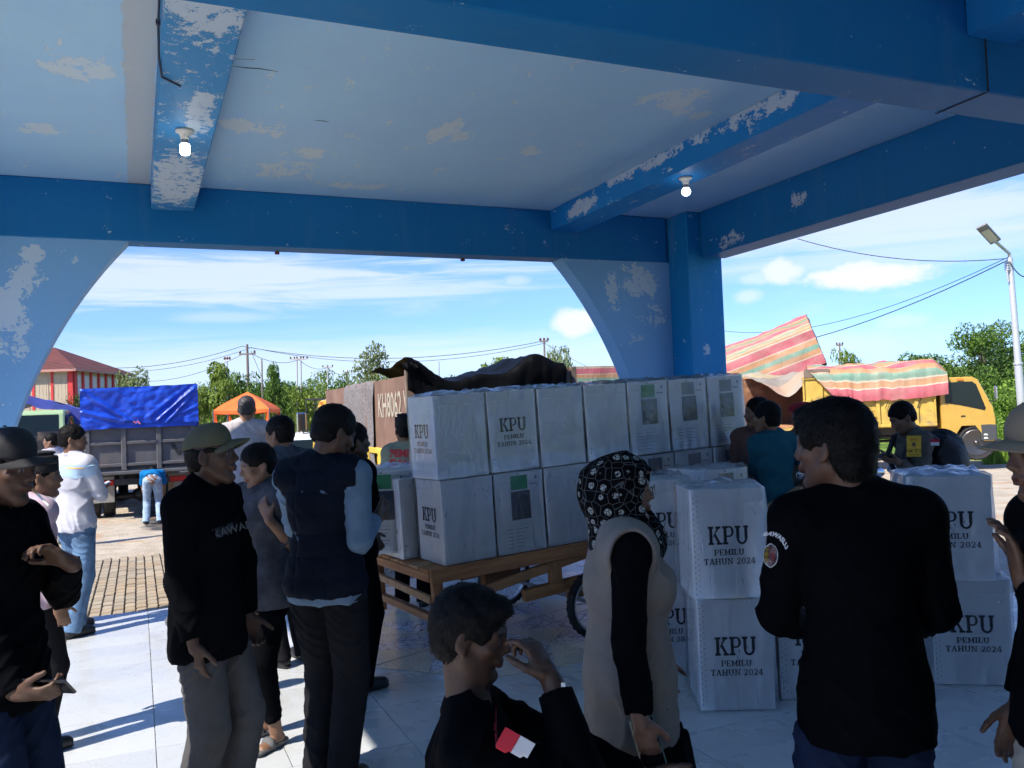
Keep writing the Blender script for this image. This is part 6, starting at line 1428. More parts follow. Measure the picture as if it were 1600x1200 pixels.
# street lamp on the right
lt = at(1577, 396, 27.); lb = at(1603, 720, 27.); g = gz(lb[0], lb[1]); t = empty('street_lamp', (lb[0], lb[1], g), 0, 'silver street lamp post with a flat square lamp head on the right', 'street lamp')
o = Vector(lt)-Vector((lb[0], lb[1], g)); mb = MB(); mb.tube([(0, 0, 0), o*.45], [.13, .12], 14); mb.tube([o*.45, o*.46], .145, 14); mb.tube([o*.46, o*.98], [.105, .085], 14); mb.build('pole', M_pole, t)
h1 = Vector(at(1556, 378, 26.6))-Vector((lb[0], lb[1], g)); h2 = Vector(at(1533, 353, 26.2))-Vector((lb[0], lb[1], g)); mb = MB(); mb.tube([o*.95, o, o+(h1-o)*.5, h1+(h1-o)*.12], .05, 10); mb.build('arm', M_pole, t)
M4 = frame(tuple(h1+(h2-h1)*.5), h2-h1, Vector(CR)-Vector(CF)*.3); L_ = (h2-h1).length; mb = MB(); mb.box((-L_*.5, -.16, -.03), (L_*.5, .16, .05), M4, bev=.01); lh_ = mb.build('lamp_head', mat('grey_lamp_head', (.22, .22, .24), .5), t); mb = MB(); mb.box((-L_*.4, -.12, .052), (L_*.25, .12, .056), M4); mb.box((-L_*.4, -.12, -.036), (L_*.25, .12, -.032), M4); mb.build('lens', mat('lamp_glass', (.65, .62, .55), .3), t)
mb = MB(); 
for k in range(4): q = o*(.955-.012*k); mb.box(tuple(q+Vector((-.2, -.06, -.03))), tuple(q+Vector((.02, .06, .03))))
mb.tube([o*.93+Vector((-.16, 0, 0)), o*.90+Vector((-.17, 0, 0)), o*.86+Vector((-.14, 0, 0))], .03, 6); mb.build('bracket', M_pole, t)
def wire(pts, sag, label, r=.012, n=16):
    mb = MB(); P = []
    for (a, b_) in zip(pts[:-1], pts[1:]):
        a = np.array(a); b_ = np.array(b_)
        for i in range(n+1 if b_ is pts[-1] else n): u = i/n; P.append(a+(b_-a)*u-np.array([0, 0, sag*4*u*(1-u)]))
    P.append(np.array(pts[-1])); mb.tube(P, r, 5); o = mb.build('overhead_wire', M_wire, None, fix=False); tag(o, label, 'wire'); return o
wire([at(1246, 373, 30), at(1572, 404, 27)], .35, 'overhead wire from the pavilion roof line to the street lamp', .014); wire([at(1100, 512, 50), at(1577, 401, 27)], 1.1, 'upper of two overhead wires rising right to the street lamp', .012)
wire([at(1100, 552, 48), at(1576, 406, 27), at(1640, 372, 24)], .8, 'lower overhead wire rising right past the street lamp', .018)
wire([at(60, 563, 70), at(378, 541, 66), at(848, 533, 62)], 1.1, 'overhead wire over the tall utility pole', .022, 20); wire([at(60, 567, 70), at(393, 543, 66), at(852, 536, 62)], 1.25, 'second overhead wire over the tall utility pole', .018, 20)
wire([at(230, 596, 74), at(380, 553, 66)], .5, 'wire dropping left from the crossarm of the tall pole', .018); wire([at(392, 552, 66), at(467, 562, 84), at(512, 574, 96), at(543, 582, 112)], .5, 'wire strung between the far poles', .022)
wire([at(392, 548, 66), at(416, 604, 60)], .05, 'stay wire slanting down from the tall pole', .018); wire([at(848, 534, 62), at(960, 590, 58)], .2, 'wire falling right behind the arch', .014); wire([at(543, 582, 112), at(850, 562, 62)], 1.4, 'low wire running behind the black tarpaulin', .018)
# ================================================================ the people
import time as _time
F_ = fabric
C_BLK = F_('black', (.003, .0033, .0045)); C_BLK2 = F_('black_uniform', (.0025, .0028, .004), .7); C_CHAR = F_('charcoal', (.014, .014, .016)); C_GREYT = F_('grey_trousers', (.075, .072, .072)); C_JEAN = F_('blue_jeans', (.10, .17, .28), var=.3); C_LJEAN = F_('light_jeans', (.28, .38, .50), var=.25)
C_DJEAN = F_('dark_jeans', (.012, .02, .045)); C_WHITE = F_('white_shirt', (.46, .46, .52)); C_MAUVE = F_('mauve_shirt', (.42, .32, .38)); C_HEATH = F_('heather_grey', (.055, .058, .068), var=.35); C_NAVYV = F_('navy_quilted_vest', (.008, .011, .019), .6); C_CHAM = F_('chambray', (.13, .19, .26))
C_POLO = F_('pale_grey_polo', (.40, .37, .38)); C_STEELB = F_('slate_shirt', (.07, .085, .11)); C_SAGE = F_('sage_shirt', (.25, .27, .20)); C_BEIGE = F_('beige_vest', (.20, .175, .155), .75, .08); C_TEAL = F_('teal_shirt', (.02, .09, .12)); C_KHAKI = F_('police_grey', (.115, .105, .09)); C_BLUE = F_('bright_blue_shirt', (.01, .14, .36)); C_LTROU = F_('stone_trousers', (.36, .34, .30)); C_OLIVE = F_('olive_sleeve', (.05, .055, .035), var=.4)
C_CAMO = mat('camouflage', (.07, .07, .05), .9, dirt=(.03, .03, .02), dscale=9, dthr=(.45, .5), var=.3, vscale=12)
M_shoe = mat('black_shoe', (.012, .012, .012), .5, bump=.001, bscale=80); M_sandal = mat('grey_rubber', (.10, .10, .10), .8); M_phone = mat('black_phone', (.01, .01, .012), .15)
M_redf = mat('flag_red', (.45, .01, .03), .8); M_whitef = mat('flag_white', (.55, .55, .58), .8); M_yelf = mat('badge_yellow', (.62, .42, .02), .8); M_blkf = mat('badge_black', (.01, .01, .01), .8)
DK_SKIN = (.075, .037, .022); MID_SKIN = (.19, .10, .06)
def flat(w, h, m, name='patch', x=0, y=0, z=0, n=6, shape=None):
    me = panel(w, h, n, n, shape); 
    for v in me.vertices: v.co.x += x; v.co.y += y; v.co.z += z
    me.materials.append(m); return me
def stick(K, pieces, px, dd, me_key='top', tilt=0., size=1.):
    """lays flat pieces onto a garment where the photo shows them; faces the photographer's side of the body"""
    d0 = K['d']; o = K['L'](at(px[0], px[1], d0+dd)); u = K['R'].T@(CR*math.cos(tilt)+CU*math.sin(tilt)); v = K['R'].T@(CU*math.cos(tilt)-CR*math.sin(tilt)); T_ = bvh(K[me_key])
    for nm, me in pieces: decal(me, T_, o, u, v, .0035, nm, None, K['shirt'] if me_key == 'top' else K['root'])
def mk(*a, **k):
    K = person(*a, **k); K['d'] = a[1]; return K
def phone(K, q, size=(.075, .15, .009), along=None, n=None, back=M_phone, label=None):
    """a mobile phone lying in the hand: its own thing"""
    s = K['s']; w = K['wr'][q]; fd, nn = K['hnd'][q][0], K['hnd'][q][1]; d_ = np.array(fd, float); d_ /= np.linalg.norm(d_); nn = np.array(nn, float); nn -= d_*(nn@d_); nn /= np.linalg.norm(nn)
    c = w+d_*.095*s+nn*.026*s; a = d_ if along is None else np.array(along, float); R = K['R']; T = np.array(K['root'].location)
    x = Vector(R@(np.cross(nn, a))).normalized(); y = Vector(R@a).normalized(); z = x.cross(y)
    t = bpy.data.objects.new('phone', None); COL.objects.link(t); M = Matrix((x, y, z)).transposed().to_4x4(); M.translation = Vector(T+R@c); t.matrix_world = M; tag(t, label, 'phone')
    b = MB(); b.box((-size[0]/2, -size[1]/2, -size[2]/2), (size[0]/2, size[1]/2, size[2]/2), bev=.004); b.build('case', back, t); b = MB(); b.box((-size[0]/2+.004, -size[1]/2+.004, size[2]/2), (size[0]/2-.004, size[1]/2-.004, size[2]/2+.0008)); b.build('screen', M_phone, t)
    b = MB(); b.lathe([(0, 0), (.008, 0), (.008, .002), (0, .002)], 12, Matrix.Translation((-size[0]*.25, size[1]*.36, -size[2]/2-.002))); b.build('lens', M_glass, t); return t
NR, MR, FR = .0065, .010, .014
# 1 man in black cap smoking, at the left edge
K = mk('man in black cap with a cigarette at the left edge, one hand raised', 2.78, -8, 674, 116, res=NR, skin=DK_SKIN, look=120, lpitch=-6, head_px=2, build=1.0,
       ra=((-40, 1010, -.05), (28, 1082, -.16)), la=((150, 960, .05), (110, 880, .02)), rh=((.1, .93, -.03), (-.6, 0, .6), .9, .6), lh=((.55, -.55, .62), (.4, .1, -.8), .85, .6),
       top=dict(mat=C_BLK, sleeve=.98, hem=.80, loose=.018, collar=True, fold=.008, arm=.012, seed=3), legs=dict(mat=C_DJEAN, loose=.018), shoes=dict(kind='shoe', mat=M_shoe), hair=('under', HAIRM))
cap(K, mat('black_cap', (.008, .008, .011), .8), curve=.7)
hp = K['hc']+K['HM']@np.array([-.01, .095, -.062])*K['s']; hp2 = hp+K['HM']@np.array([0.0, .062, -.05])
t = bpy.data.objects.new('cigarette', None); COL.objects.link(t); t.location = Vector(K['R']@hp+np.array(K['root'].location)); t.rotation_euler = K['root'].rotation_euler; tag(t, 'cigarette in the mouth of the man in the black cap', 'cigarette'); d_ = Vector(hp2-hp)
b = MB(); b.tube([(0, 0, 0), d_*.3], .004, 8); b.build('filter', mat('tan_filter', (.5, .3, .15), .8), t); b = MB(); b.tube([d_*.3, d_], .004, 8); b.build('paper', mat('white_paper', (.7, .7, .7), .8), t)
phone(K, 1, along=None, label='black phone held sideways by the man in the black cap')
# 2 person in a mauve shirt behind him
K = mk('person in mauve shirt and dark hat, mostly behind the man with the cigarette', 4.5, 46, 714, 60, res=MR, skin=MID_SKIN, look=90, head_px=62, top=dict(mat=C_MAUVE, sleeve=.96, hem=.84, loose=.024, seed=7), legs=dict(mat=C_CHAR), shoes=dict(kind='shoe', mat=M_shoe), hair=('under', HAIRM))
cap(K, mat('black_felt', (.010, .010, .012), .9), kind='peci')
# 3 white shirt
K = mk('man in white long sleeved shirt and blue jeans at the tile edge', 7.0, 116, 664, 48, res=.0085, skin=MID_SKIN, look=92, lpitch=-8, head_px=112, stance=.10, step=.20, ra=((180, 810, -.02), (146, 770, .22)), rh=((.1, .95, .2), (-.3, 0, .9), .6, .5),
       top=dict(mat=C_WHITE, sleeve=.97, hem=.84, loose=.014, collar=True, fold=.009, seed=4, slit=True), legs=dict(mat=C_JEAN, loose=.014, fold=.009), shoes=dict(kind='shoe', mat=M_shoe), hair=('short', HAIRM, 1200, .012))
stick(K, [('yoke', flat(.30, .085, mat('pale_blue_yoke', (.32, .45, .62), .8), n=14, shape=lambda x, y, z: (x, y-(.03*(1-abs(x)/.15) if y < 0 else 0), 0))), ('lettering', flat(.16, .012, mat('orange_print', (.75, .45, .15), .8), z=.002, y=.016, n=8))], (100, 738), -.3, tilt=0)
pp = at(150, 763, 7.2); t = empty('paper_sheet', pp, -rad(80), 'white sheet held by the man in the white shirt', 'paper'); b = MB(); b.box((-.09, -.12, -.0008), (.09, .12, .0008), Matrix.Rotation(rad(25), 4, 'X')); b.build('sheet', mat('white_paper', (.7, .7, .7)), t)
# 4 far small person, 5 bending man
mk('person in white top by the green truck cab, only head and shoulder showing', 13.5, 86, 677, 330, gz=gz(-3.5, 12), res=FR, top=dict(mat=C_WHITE, sleeve=.5), legs=dict(mat=C_CHAR), shoes=dict(kind='shoe', mat=M_shoe), look=280, head_px=80)
pb_ = at(236, 760, 16.6)
mk('man in bright blue shirt and light jeans bending down behind the blue tarp truck', 16.6, 238, 700, 2, gz=gz(pb_[0], pb_[1]), h=1.66, res=.012, lean=78, stance=.13, hips=(.0, .0, .88, 0), la=((.0-.30, .62, .62, 0), (-.16, .72, .42, 0)), ra=((.42, .50, .60, 0), (.20, .66, .44, 0)), top=dict(mat=C_BLUE, sleeve=.42, hem=.95, loose=.014), legs=dict(mat=C_LJEAN, loose=.012, fold=.010), shoes=dict(kind='shoe', mat=M_shoe), hair=('short', HAIRM))
# 6 cap man in black long tee
K = mk('man in olive cap and loose black long sleeved shirt with grey trousers, in profile', 3.5, 320, 668, 122, res=NR, skin=DK_SKIN, look=112, lpitch=4, head_px=326, build=1.0, stance=.085, step=.12, ra=((255, 930, -.2), (306, 1032, -.18)), la=((400, 890, .2), (388, 968, .22)), rh=((.08, .15, -1), (-1, .3, 0), .5, .3), lh=((-.05, .35, -1), (1, .3, 0), .8, .3),
       top=dict(mat=C_BLK, sleeve=.97, hem=.76, loose=.022, fold=.008, arm=.020, seed=9, fz=20), legs=dict(mat=C_GREYT, loose=.022, fold=.011, cuff=.02), shoes=dict(kind='shoe', mat=M_shoe), hair=('under', HAIRM))
cap(K, mat('olive_cap_cloth', (.085, .08, .045), .9, bump=.001, bscale=200), curve=.8, tilt=.14)
lg = sans('TEKAWAN', .042, .0008); lg.materials.append(mat('grey_outline_print', (.022, .028, .034), .8)); stick(K, [('lettering', lg)], (356, 830), -.25, tilt=.3)
# 7 man in heather grey tee with sandals
K = mk('man in grey tee and slides with a hand at his mouth', 4.5, 408, 694, 238, res=.0075, skin=MID_SKIN, look=262, lpitch=-14, head_px=404, step=.10, ra=((372, 880, -.1), (392, 918, -.1)), la=((452, 860, -.05), (421, 812, -.16)), lh=((.35, .1, .8), (.2, -.9, .2), .9, .6),
       top=dict(mat=C_HEATH, sleeve=.44, hem=.78, loose=.03, fold=.007, seed=11), legs=dict(mat=C_BLK, loose=.014, len=.84, cuff=.0, fold=.010), shoes=dict(kind='slide', mat=M_sandal), hair=('short', HAIRM, 1500, .014))
# 8 vest man
K = mk('man in navy quilted vest over a grey blue shirt, back to us, head bent', 3.95, 505, 634, 40, res=NR, skin=DK_SKIN, look=74, lpitch=-24, head_px=519, stance=.085, step=.10, ra=((575, 905, -.05), (584, 812, .14)), la=((425, 870, .1), (520, 800, .4)), rh=((.25, .9, .25), (-.75, -.1, .2), .75, .55),
       top=dict(mat=C_CHAM, sleeve=.96, hem=.83, loose=.016, arm=.014, fold=.008, vest=dict(mat=C_NAVYV, hem=.86, loose=.024, quilt=True), seed=12), legs=dict(mat=C_CHAR, loose=.022, fold=.010), shoes=dict(kind='shoe', mat=M_shoe), hair=('short', HAIRM, 2600, .013))
# 9 polo man on a pallet behind
pp = at(388, 760, 8.9); t = empty('wooden_pallet', (pp[0], pp[1], gz(pp[0], pp[1])), -rad(20), 'low wooden pallet under the man in the pale polo', 'pallet')
for k in range(5): b = MB(); b.box((-.5, -.5+k*.21, .17), (.5, -.36+k*.21, .20), bev=.003); b.build('board', M_wood2, t)
for k in range(3): b = MB(); b.box((-.5+k*.45, -.5, 0), (-.4+k*.45, .48, .168), bev=.003); b.build('runner', M_wood2, t)
mk('man in sunlit pale grey polo seen from behind, above the olive cap', 8.9, 388, 619, 20, gz=gz(pp[0], pp[1])+.2, res=.010, skin=(.30, .15, .09), look=16, head_px=385, build=1.15, ra=((425, 712, .05), (418, 690, .35)), la=((350, 735, 0), (370, 700, .4)), top=dict(mat=C_POLO, sleeve=.46, hem=.86, loose=.022, collar=True, fold=.007, seed=13), legs=dict(mat=C_BLK), shoes=dict(kind='shoe', mat=M_shoe), hair=('crop', HAIRG, 800, .010))
# 10
mk('man in slate shirt looking left, between the polo man and the quilted vest', 5.9, 446, 651, 330, res=.009, skin=MID_SKIN, look=312, lpitch=-4, head_px=437, build=1.1, top=dict(mat=C_STEELB, sleeve=.45, hem=.84, loose=.02, seed=14), legs=dict(mat=C_CHAR), shoes=dict(kind='shoe', mat=M_shoe), hair=('short', HAIRM, 1000, .012))
# 11
K = mk('man in black polo with yellow sleeve trim, half hidden behind the quilted vest', 5.3, 546, 661, 66, res=.009, skin=DK_SKIN, look=78, head_px=551, ra=((578, 790, -.02), (579, 832, .16)), rh=((.1, .5, -.8), (-.9, .2, 0), .4, .4), top=dict(mat=C_BLK, sleeve=.48, hem=.84, loose=.024, collar=True, seed=15), legs=dict(mat=C_BLK), shoes=dict(kind='shoe', mat=M_shoe), hair=('short', HAIRM, 1000, .012))
stick(K, [('trim', flat(.03, .007, M_yelf)), ('trim', flat(.03, .007, M_yelf, y=-.012))], (563, 763), -.3)
# 12 peci man
K = mk('man in black peci cap and sage shirt printed PEMILU in red', 7.5, 640, 652, 26, res=.009, skin=MID_SKIN, look=2, head_px=631, top=dict(mat=C_SAGE, sleeve=.48, hem=.84, loose=.022, seed=16), legs=dict(mat=C_BLK), shoes=dict(kind='shoe', mat=M_shoe), hair=('under', HAIRM))
cap(K, mat('black_velvet', (.006, .006, .007), .95), kind='peci')
a_ = sans('PEMILU', .085, .004); a_.materials.append(mat('red_print', (.5, .03, .04), .8)); b_ = sans('DAMAI', .085, .004); b_.materials.append(mat('red_print'))
for v in b_.vertices: v.co.y -= .085
stick(K, [('lettering', a_), ('lettering', b_)], (628, 712), -.3)
# 13 woman in headscarf
K = mk('woman in black patterned headscarf, glasses and beige vest, holding a phone low', 2.78, 972, 716, 112, res=NR, skin=(.17, .09, .06), look=132, head_px=968, female=True, build=1.05, ra=((940, 1010, -.30), (1000, 1128, -.30)), la=((1030, 1010, .15), (1050, 1090, .25)), rh=((.0, .25, -1), (-1, .2, 0), .85, .5),
       top=dict(mat=C_BLK, sleeve=.97, hem=.80, loose=.016, arm=.014, fold=.008, seed=17, vest=dict(mat=C_BEIGE, hem=.70, loose=.034, fold=.007, collar=False, seed=6)), legs=dict(mat=C_BLK), shoes=dict(kind='shoe', mat=M_shoe), hair=None)
s, hc, HM, V, tp, B, root = K['s'], K['hc'], K['HM'], K['V'], K['tp'], K['B'], K['root']; Pq = lambda x, y, z: hc+HM@np.array([x, y, z])*s
G = Field(hc-np.array([.32, .34, .45]), hc+.27, .0065); G.ell(Pq(0, -.012, .030), np.array((.112, .128, .118))*s, HM, 0); G.ell(Pq(0, -.10, .0), np.array((.085, .075, .10))*s, HM, .05); G.ell(Pq(0, -.03, -.045), np.array((.108, .112, .12))*s, HM, .04); G.cone(Pq(0, -.01, -.08), K['neck']+V(0, .015, -.03), .105*s, .14*s, .05); G.ell(K['neck']+V(0, .06, -.03), V(.125, .10, .095), B, .05)
G.ell(Pq(0, .112, -.022), np.array((.066, .090, .098))*s, HM, .012, 's'); G.folds(.006, 5, 46, 20)
def hij_fn(t, tc, c, b):
    q = t.mul(tc, (1, 1, 1)); v = t.voro(q, 26., 'F1', .5)[0]; e = t.voro(q, 26., 'DISTANCE_TO_EDGE', .5)[0]; k = t.voro(q, 88., 'DISTANCE_TO_EDGE', .6)[0]
    c = t.mix(t.ramp(e, .016, .03, .4, 0.), c, (.16, .17, .18, 1)); m = t.math('MULTIPLY', t.ramp(v, .30, .34, 1., 0.), t.ramp(k, .05, .09)); return t.mix(m, c, (.30, .31, .30, 1))
meshobj('headscarf', G.mesh('headscarf'), mat('patterned_black_scarf', (.004, .004, .005), .9, spec=.03, fn=hij_fn), root)
b = MB(); 
for q in (-1, 1):
    c_ = Pq(q*.031, .106, .002); ring = [c_+HM@np.array([.024*math.cos(a), .004*abs(math.sin(a)), .019*math.sin(a)])*s for a in [i*math.pi/9 for i in range(19)]]; b.tube(ring, .0012, 6); b.tube([Pq(q*.055, .104, .006), Pq(q*.078, .05, .008), Pq(q*.082, -.01, .0)], .0012, 6)
b.tube([Pq(-.008, .108, .005), Pq(.008, .108, .005)], .0012, 6); b.build('glasses', mat('thin_dark_metal', (.05, .05, .05), .3, .8), root)
G = Field((-.42, -.42, 0.0), (.42, .42, 1.1), .010); G.cone(tp(0, 0, 1.0), V(0, 0, .05), .155*s, .30*s, .02, flat=True); G.cut((0, 0, .715*s), (0, 0, 1.))
idx = np.nonzero(np.abs(G.F) < .05); th = np.arctan2(G.ax[1][idx[1]], G.ax[0][idx[0]]); G.F[idx] += (.012*np.sin(th*13+2*np.sin(G.ax[2][idx[2]]*6))).astype(np.float32)*(1-G.ax[2][idx[2]]).clip(0, 1)
meshobj('skirt', G.mesh('skirt'), C_BLK, root)
stick(K, [('red_badge', flat(.028, .02, M_redf, y=.012)), ('white_badge', flat(.028, .02, M_whitef, y=-.009))], (1000, 878), -.3, 'vest'); stick(K, [('vest_zip', flat(.008, .045, M_blk))], (1015, 1005), -.3, 'vest')
phone(K, 1, back=mat('green_phone_case', (.10, .16, .13), .4), label='pale green cased phone held low by the woman in the headscarf')
# 14 seated man in front
pst = at(740, 760, 2.3); t = empty('low_stool', (pst[0], pst[1], 0), 0, 'low wooden stool under the seated man in front', 'stool'); b = MB(); b.box((-.19, -.15, .27), (.19, .15, .30), bev=.005); b.build('seat', M_wood, t)
for x in (-.15, .15):
    for y in (-.11, .11): b = MB(); b.box((x-.018, y-.018, 0), (x+.018, y+.018, .269)); b.build('leg', M_wood, t)
K = mk('seated man in black, flag on his sleeve, hand to his eyes', 2.3, 740, 920, 112, res=.006, skin=DK_SKIN, look=118, lpitch=-12, head_px=728, crown=1.70, build=1.10, hips=(0, -.02, .37, 0), lk=(-.18, .55, .65, 0), rk=(.18, .55, .65, 0), lf=(-.16, .42, .085, 0), rf=(.16, .42, .085, 0),
       ra=((985, 1260, -.2), (862, 1064, -.12)), la=((-.35, .45, .45, 0), (-.15, .5, .6, 0)), rh=((-.25, -.45, .85), (-.55, -.8, -.3), [.75, 1.3, 1.4, 1.4], .8),
       top=dict(mat=C_BLK2, sleeve=.95, hem=.84, loose=.020, arm=.020, collar=True, fold=.008, seed=19, fz=20), legs=dict(mat=C_BLK, loose=.02), shoes=dict(kind='shoe', mat=M_shoe), hair=('short', HAIRM, 5200, .013) if 0 else ('thick', HAIRM, 5200, .013))
stick(K, [('red_flag', flat(.040, .062, M_redf, x=-.0205, n=8)), ('white_flag', flat(.040, .062, M_whitef, x=.0205, n=8))], (803, 1167), -.3, tilt=-.52)
stick(K, [('button', flat(.010, .010, M_whitef))], (880, 1070), -.3)
# 15 man in black shirt on the right, back to us
K = mk('man in black shirt with red and yellow badge, back to us, on the right', 2.28, 1334, 628, 22, res=.006, skin=(.10, .048, .030), look=340, lpitch=-2, head_px=1302, build=1.0, stance=.12, la=((1180, 1060, .02), (1245, 975, .26)), ra=((1490, 1060, .02), (1430, 975, .26)),
       top=dict(mat=C_BLK2, sleeve=.97, hem=.80, loose=.014, arm=.014, collar=True, fold=.008, seed=21, fz=20), legs=dict(mat=C_DJEAN, loose=.018), shoes=dict(kind='shoe', mat=M_shoe), hair=('long', HAIRM, 6500, .017))
_a = lambda r, m, y=0, x=0, z=0, sx=1.: flat(2*r, 2*r, m, x=x, y=y, z=z, n=8, shape=lambda X, Y, Z: (X*math.sqrt(max(0, 1-(Y/r)**2*.98))*sx, Y, 0))
stick(K, [('badge_white', _a(.028, M_whitef, sx=.62)), ('badge_black', _a(.026, M_blkf, z=.0012, sx=.62)), ('badge_red', flat(.017, .038, M_redf, x=.004, z=.0032)), ('badge_yellow', flat(.009, .034, M_yelf, x=-.010, z=.0032))], (1204, 868), -.3)
arc = sans('BAWASLU', .014, .0008); arc.materials.append(M_whitef)
for v in arc.vertices: x_ = v.co.x; v.co.y = v.co.y-x_*x_*14
stick(K, [('lettering', arc)], (1216, 838), -.3, tilt=-.55)
# 16-18 behind the boxes
K = mk('man in teal tee seen from behind, holding a pale wooden stick', 6.3, 1210, 628, 352, res=.0085, skin=MID_SKIN, look=335, head_px=1198, ra=((1262, 720, .0), (1244, 770, .1)), la=((1176, 760, .1), (1190, 785, .3)), top=dict(mat=C_TEAL, sleeve=.47, hem=.86, loose=.02, seed=22), legs=dict(mat=C_DJEAN), shoes=dict(kind='shoe', mat=M_shoe), hair=('short', HAIRM, 1000, .014))
b = MB(); b.bar(at(1193, 797, 6.0), at(1250, 762, 6.2), .055, .02); o = b.build('wooden_stick', M_wood2); tag(o, 'pale wooden batten in the hand of the man in teal', 'batten')
mk('person in dark shirt squeezed between the cart boxes and the man in teal', 6.9, 1186, 622, 250, res=FR, skin=MID_SKIN, look=290, head_px=1183, top=dict(mat=F_('brown_shirt', (.12, .07, .06)), sleeve=.5), legs=dict(mat=C_CHAR), shoes=dict(kind='shoe', mat=M_shoe))
K = mk('soldier in maroon beret, mostly behind the black haired man in front', 7.6, 1252, 632, 292, res=FR, skin=MID_SKIN, look=292, head_px=1254, top=dict(mat=C_CAMO, sleeve=.97), legs=dict(mat=C_CAMO), shoes=dict(kind='shoe', mat=M_shoe), hair=('under', HAIRM)); cap(K, mat('maroon_beret', (.30, .012, .03), .85), kind='beret')
# 19 policeman
K = mk('policeman in grey uniform with yellow armband, looking down at his phone', 6.5, 1428, 628, 292, res=.008, skin=MID_SKIN, look=296, lpitch=-28, head_px=1410, gz=0, la=((1452, 770, -.15), (1404, 722, -.22)), ra=((1440, 760, .25), (1398, 715, .12)), lh=((-.1, .95, .2), (.3, 0, .8), .7, .5), rh=((.1, .95, .1), (-.3, 0, .8), .7, .5),
       top=dict(mat=C_KHAKI, sleeve=.97, hem=.90, loose=.018, arm=.016, collar=True, seed=23), legs=dict(mat=C_BLK), shoes=dict(kind='shoe', mat=M_shoe), hair=('short', HAIRM, 1400, .016))
em = sans('AM TPS', .036, .0016); em.materials.append(M_blkf)
for v in em.vertices: v.co.y -= .035; v.co.z += .0012
stick(K, [('armband', flat(.105, .150, mat('armband_yellow', (.62, .38, .03), .8), n=10)), ('lettering', em), ('red_bar', flat(.05, .014, M_redf, y=.045, z=.0012)), ('emblem', _a(.016, mat('badge_blue', (.03, .05, .2), .8), y=.012, z=.0012)), ('emblem_ring', _a(.008, M_redf, y=.012, z=.0018)), ('lower_line', flat(.09, .008, mat('badge_brown', (.2, .12, .02), .8), y=-.062, z=.0012))], (1428, 697), -.4)
phone(K, -1, label='phone in the hands of the policeman')
# his backpack
bp = empty('backpack', tuple(K['root'].location), K['root'].rotation_euler[2], 'bulky black backpack with a small red and white flag on the policeman', 'backpack'); s = K['s']; V = K['V']; M_bag = mat('black_nylon', (.008, .009, .012), .55, bump=.004, bscale=25)
G = Field((-.28, -.56, .80), (.28, .0, 1.56), .008); G.ell(V(0, -.28, 1.20), V(.17, .155, .27), None, 0); G.ell(V(0, -.30, 1.06), V(.165, .16, .17), None, .05); G.ell(V(0, -.24, 1.36), V(.13, .12, .12), None, .04); G.folds(.012, 3, 22, 14); bo = meshobj('bag', G.mesh('bag'), M_bag, bp)
G = Field((-.2, -.62, .80), (.2, -.2, 1.3), .008); G.ell(V(0, -.41, 1.06), V(.12, .06, .15), None, 0); G.folds(.006, 8, 30, 14); meshobj('front_pocket', G.mesh('front_pocket'), M_bag, bp)
for q in (-1, 1): b = MB(); b.tube([V(q*.10, -.16, 1.40), V(q*.13, -.06, 1.465), V(q*.13, .08, 1.43), V(q*.14, .135, 1.28), V(q*.15, .06, 1.10), V(q*.14, -.14, 1.02)], [.022]*6, 8); b.build('strap', M_bag, bp)
T_ = bvh(bo.data); cflag = K['L'](at(1461, 691, 6.2)); u = K['R'].T@CR; v_ = K['R'].T@CU
decal(flat(.062, .024, M_redf, y=.012), T_, cflag, u, v_, .004, 'red_flag', None, bp); decal(flat(.062, .024, M_whitef, y=-.012), T_, cflag, u, v_, .004, 'white_flag', None, bp)
# 20 man at the right edge
K = mk('man in beige cap and black sleeve at the right edge, only partly in view', 2.1, 1672, 634, 296, res=NR, skin=(.12, .06, .036), look=292, lpitch=-4, head_px=1640, build=1.05, la=((1566, 1090, -.05), (1600, 905, -.02)), lh=((.0, .25, 1), (.3, .9, 0), .4, .4), top=dict(mat=C_BLK2, sleeve=.96, hem=.84, loose=.02, arm=.018, collar=True, seed=24), legs=dict(mat=C_LTROU, loose=.02), shoes=dict(kind='shoe', mat=M_shoe), hair=('under', HAIRM))
cap(K, mat('beige_cap_cloth', (.22, .175, .125), .9, bump=.001, bscale=200), curve=.6)
# 21 onlookers by the orange tent
for k, (px, pt, c) in enumerate(((312, 649, 'orange_vest'), (322, 647, 'pale_tee'), (330, 650, 'white_tee'), (338, 646, 'orange_vest'), (347, 651, 'pale_tee'), (372, 652, 'dark_tee'))):
    q = at(px, 700, 46); g = gz(q[0], q[1]); lab = ['onlooker in orange at the left end of the group by the white SUV', 'onlooker in a pale top, second from the left by the white SUV', 'onlooker in white in the middle of the group before the white SUV', 'onlooker in orange before the white SUV windscreen', 'onlooker in a pale top between the SUV and the orange tent', 'person in dark clothes inside the orange tent'][k]
    cc = {'orange_vest': (.7, .22, .03), 'pale_tee': (.5, .42, .40), 'white_tee': (.6, .6, .6), 'dark_tee': (.03, .03, .04)}[c]
    mk(lab, 46, px, pt, 30+k*70, gz=g, h=1.62+.03*(k % 3), res=.022, top=dict(mat=F_(c, cc), sleeve=.5), legs=dict(mat=C_CHAR), shoes=None, group='onlookers by the orange tent')
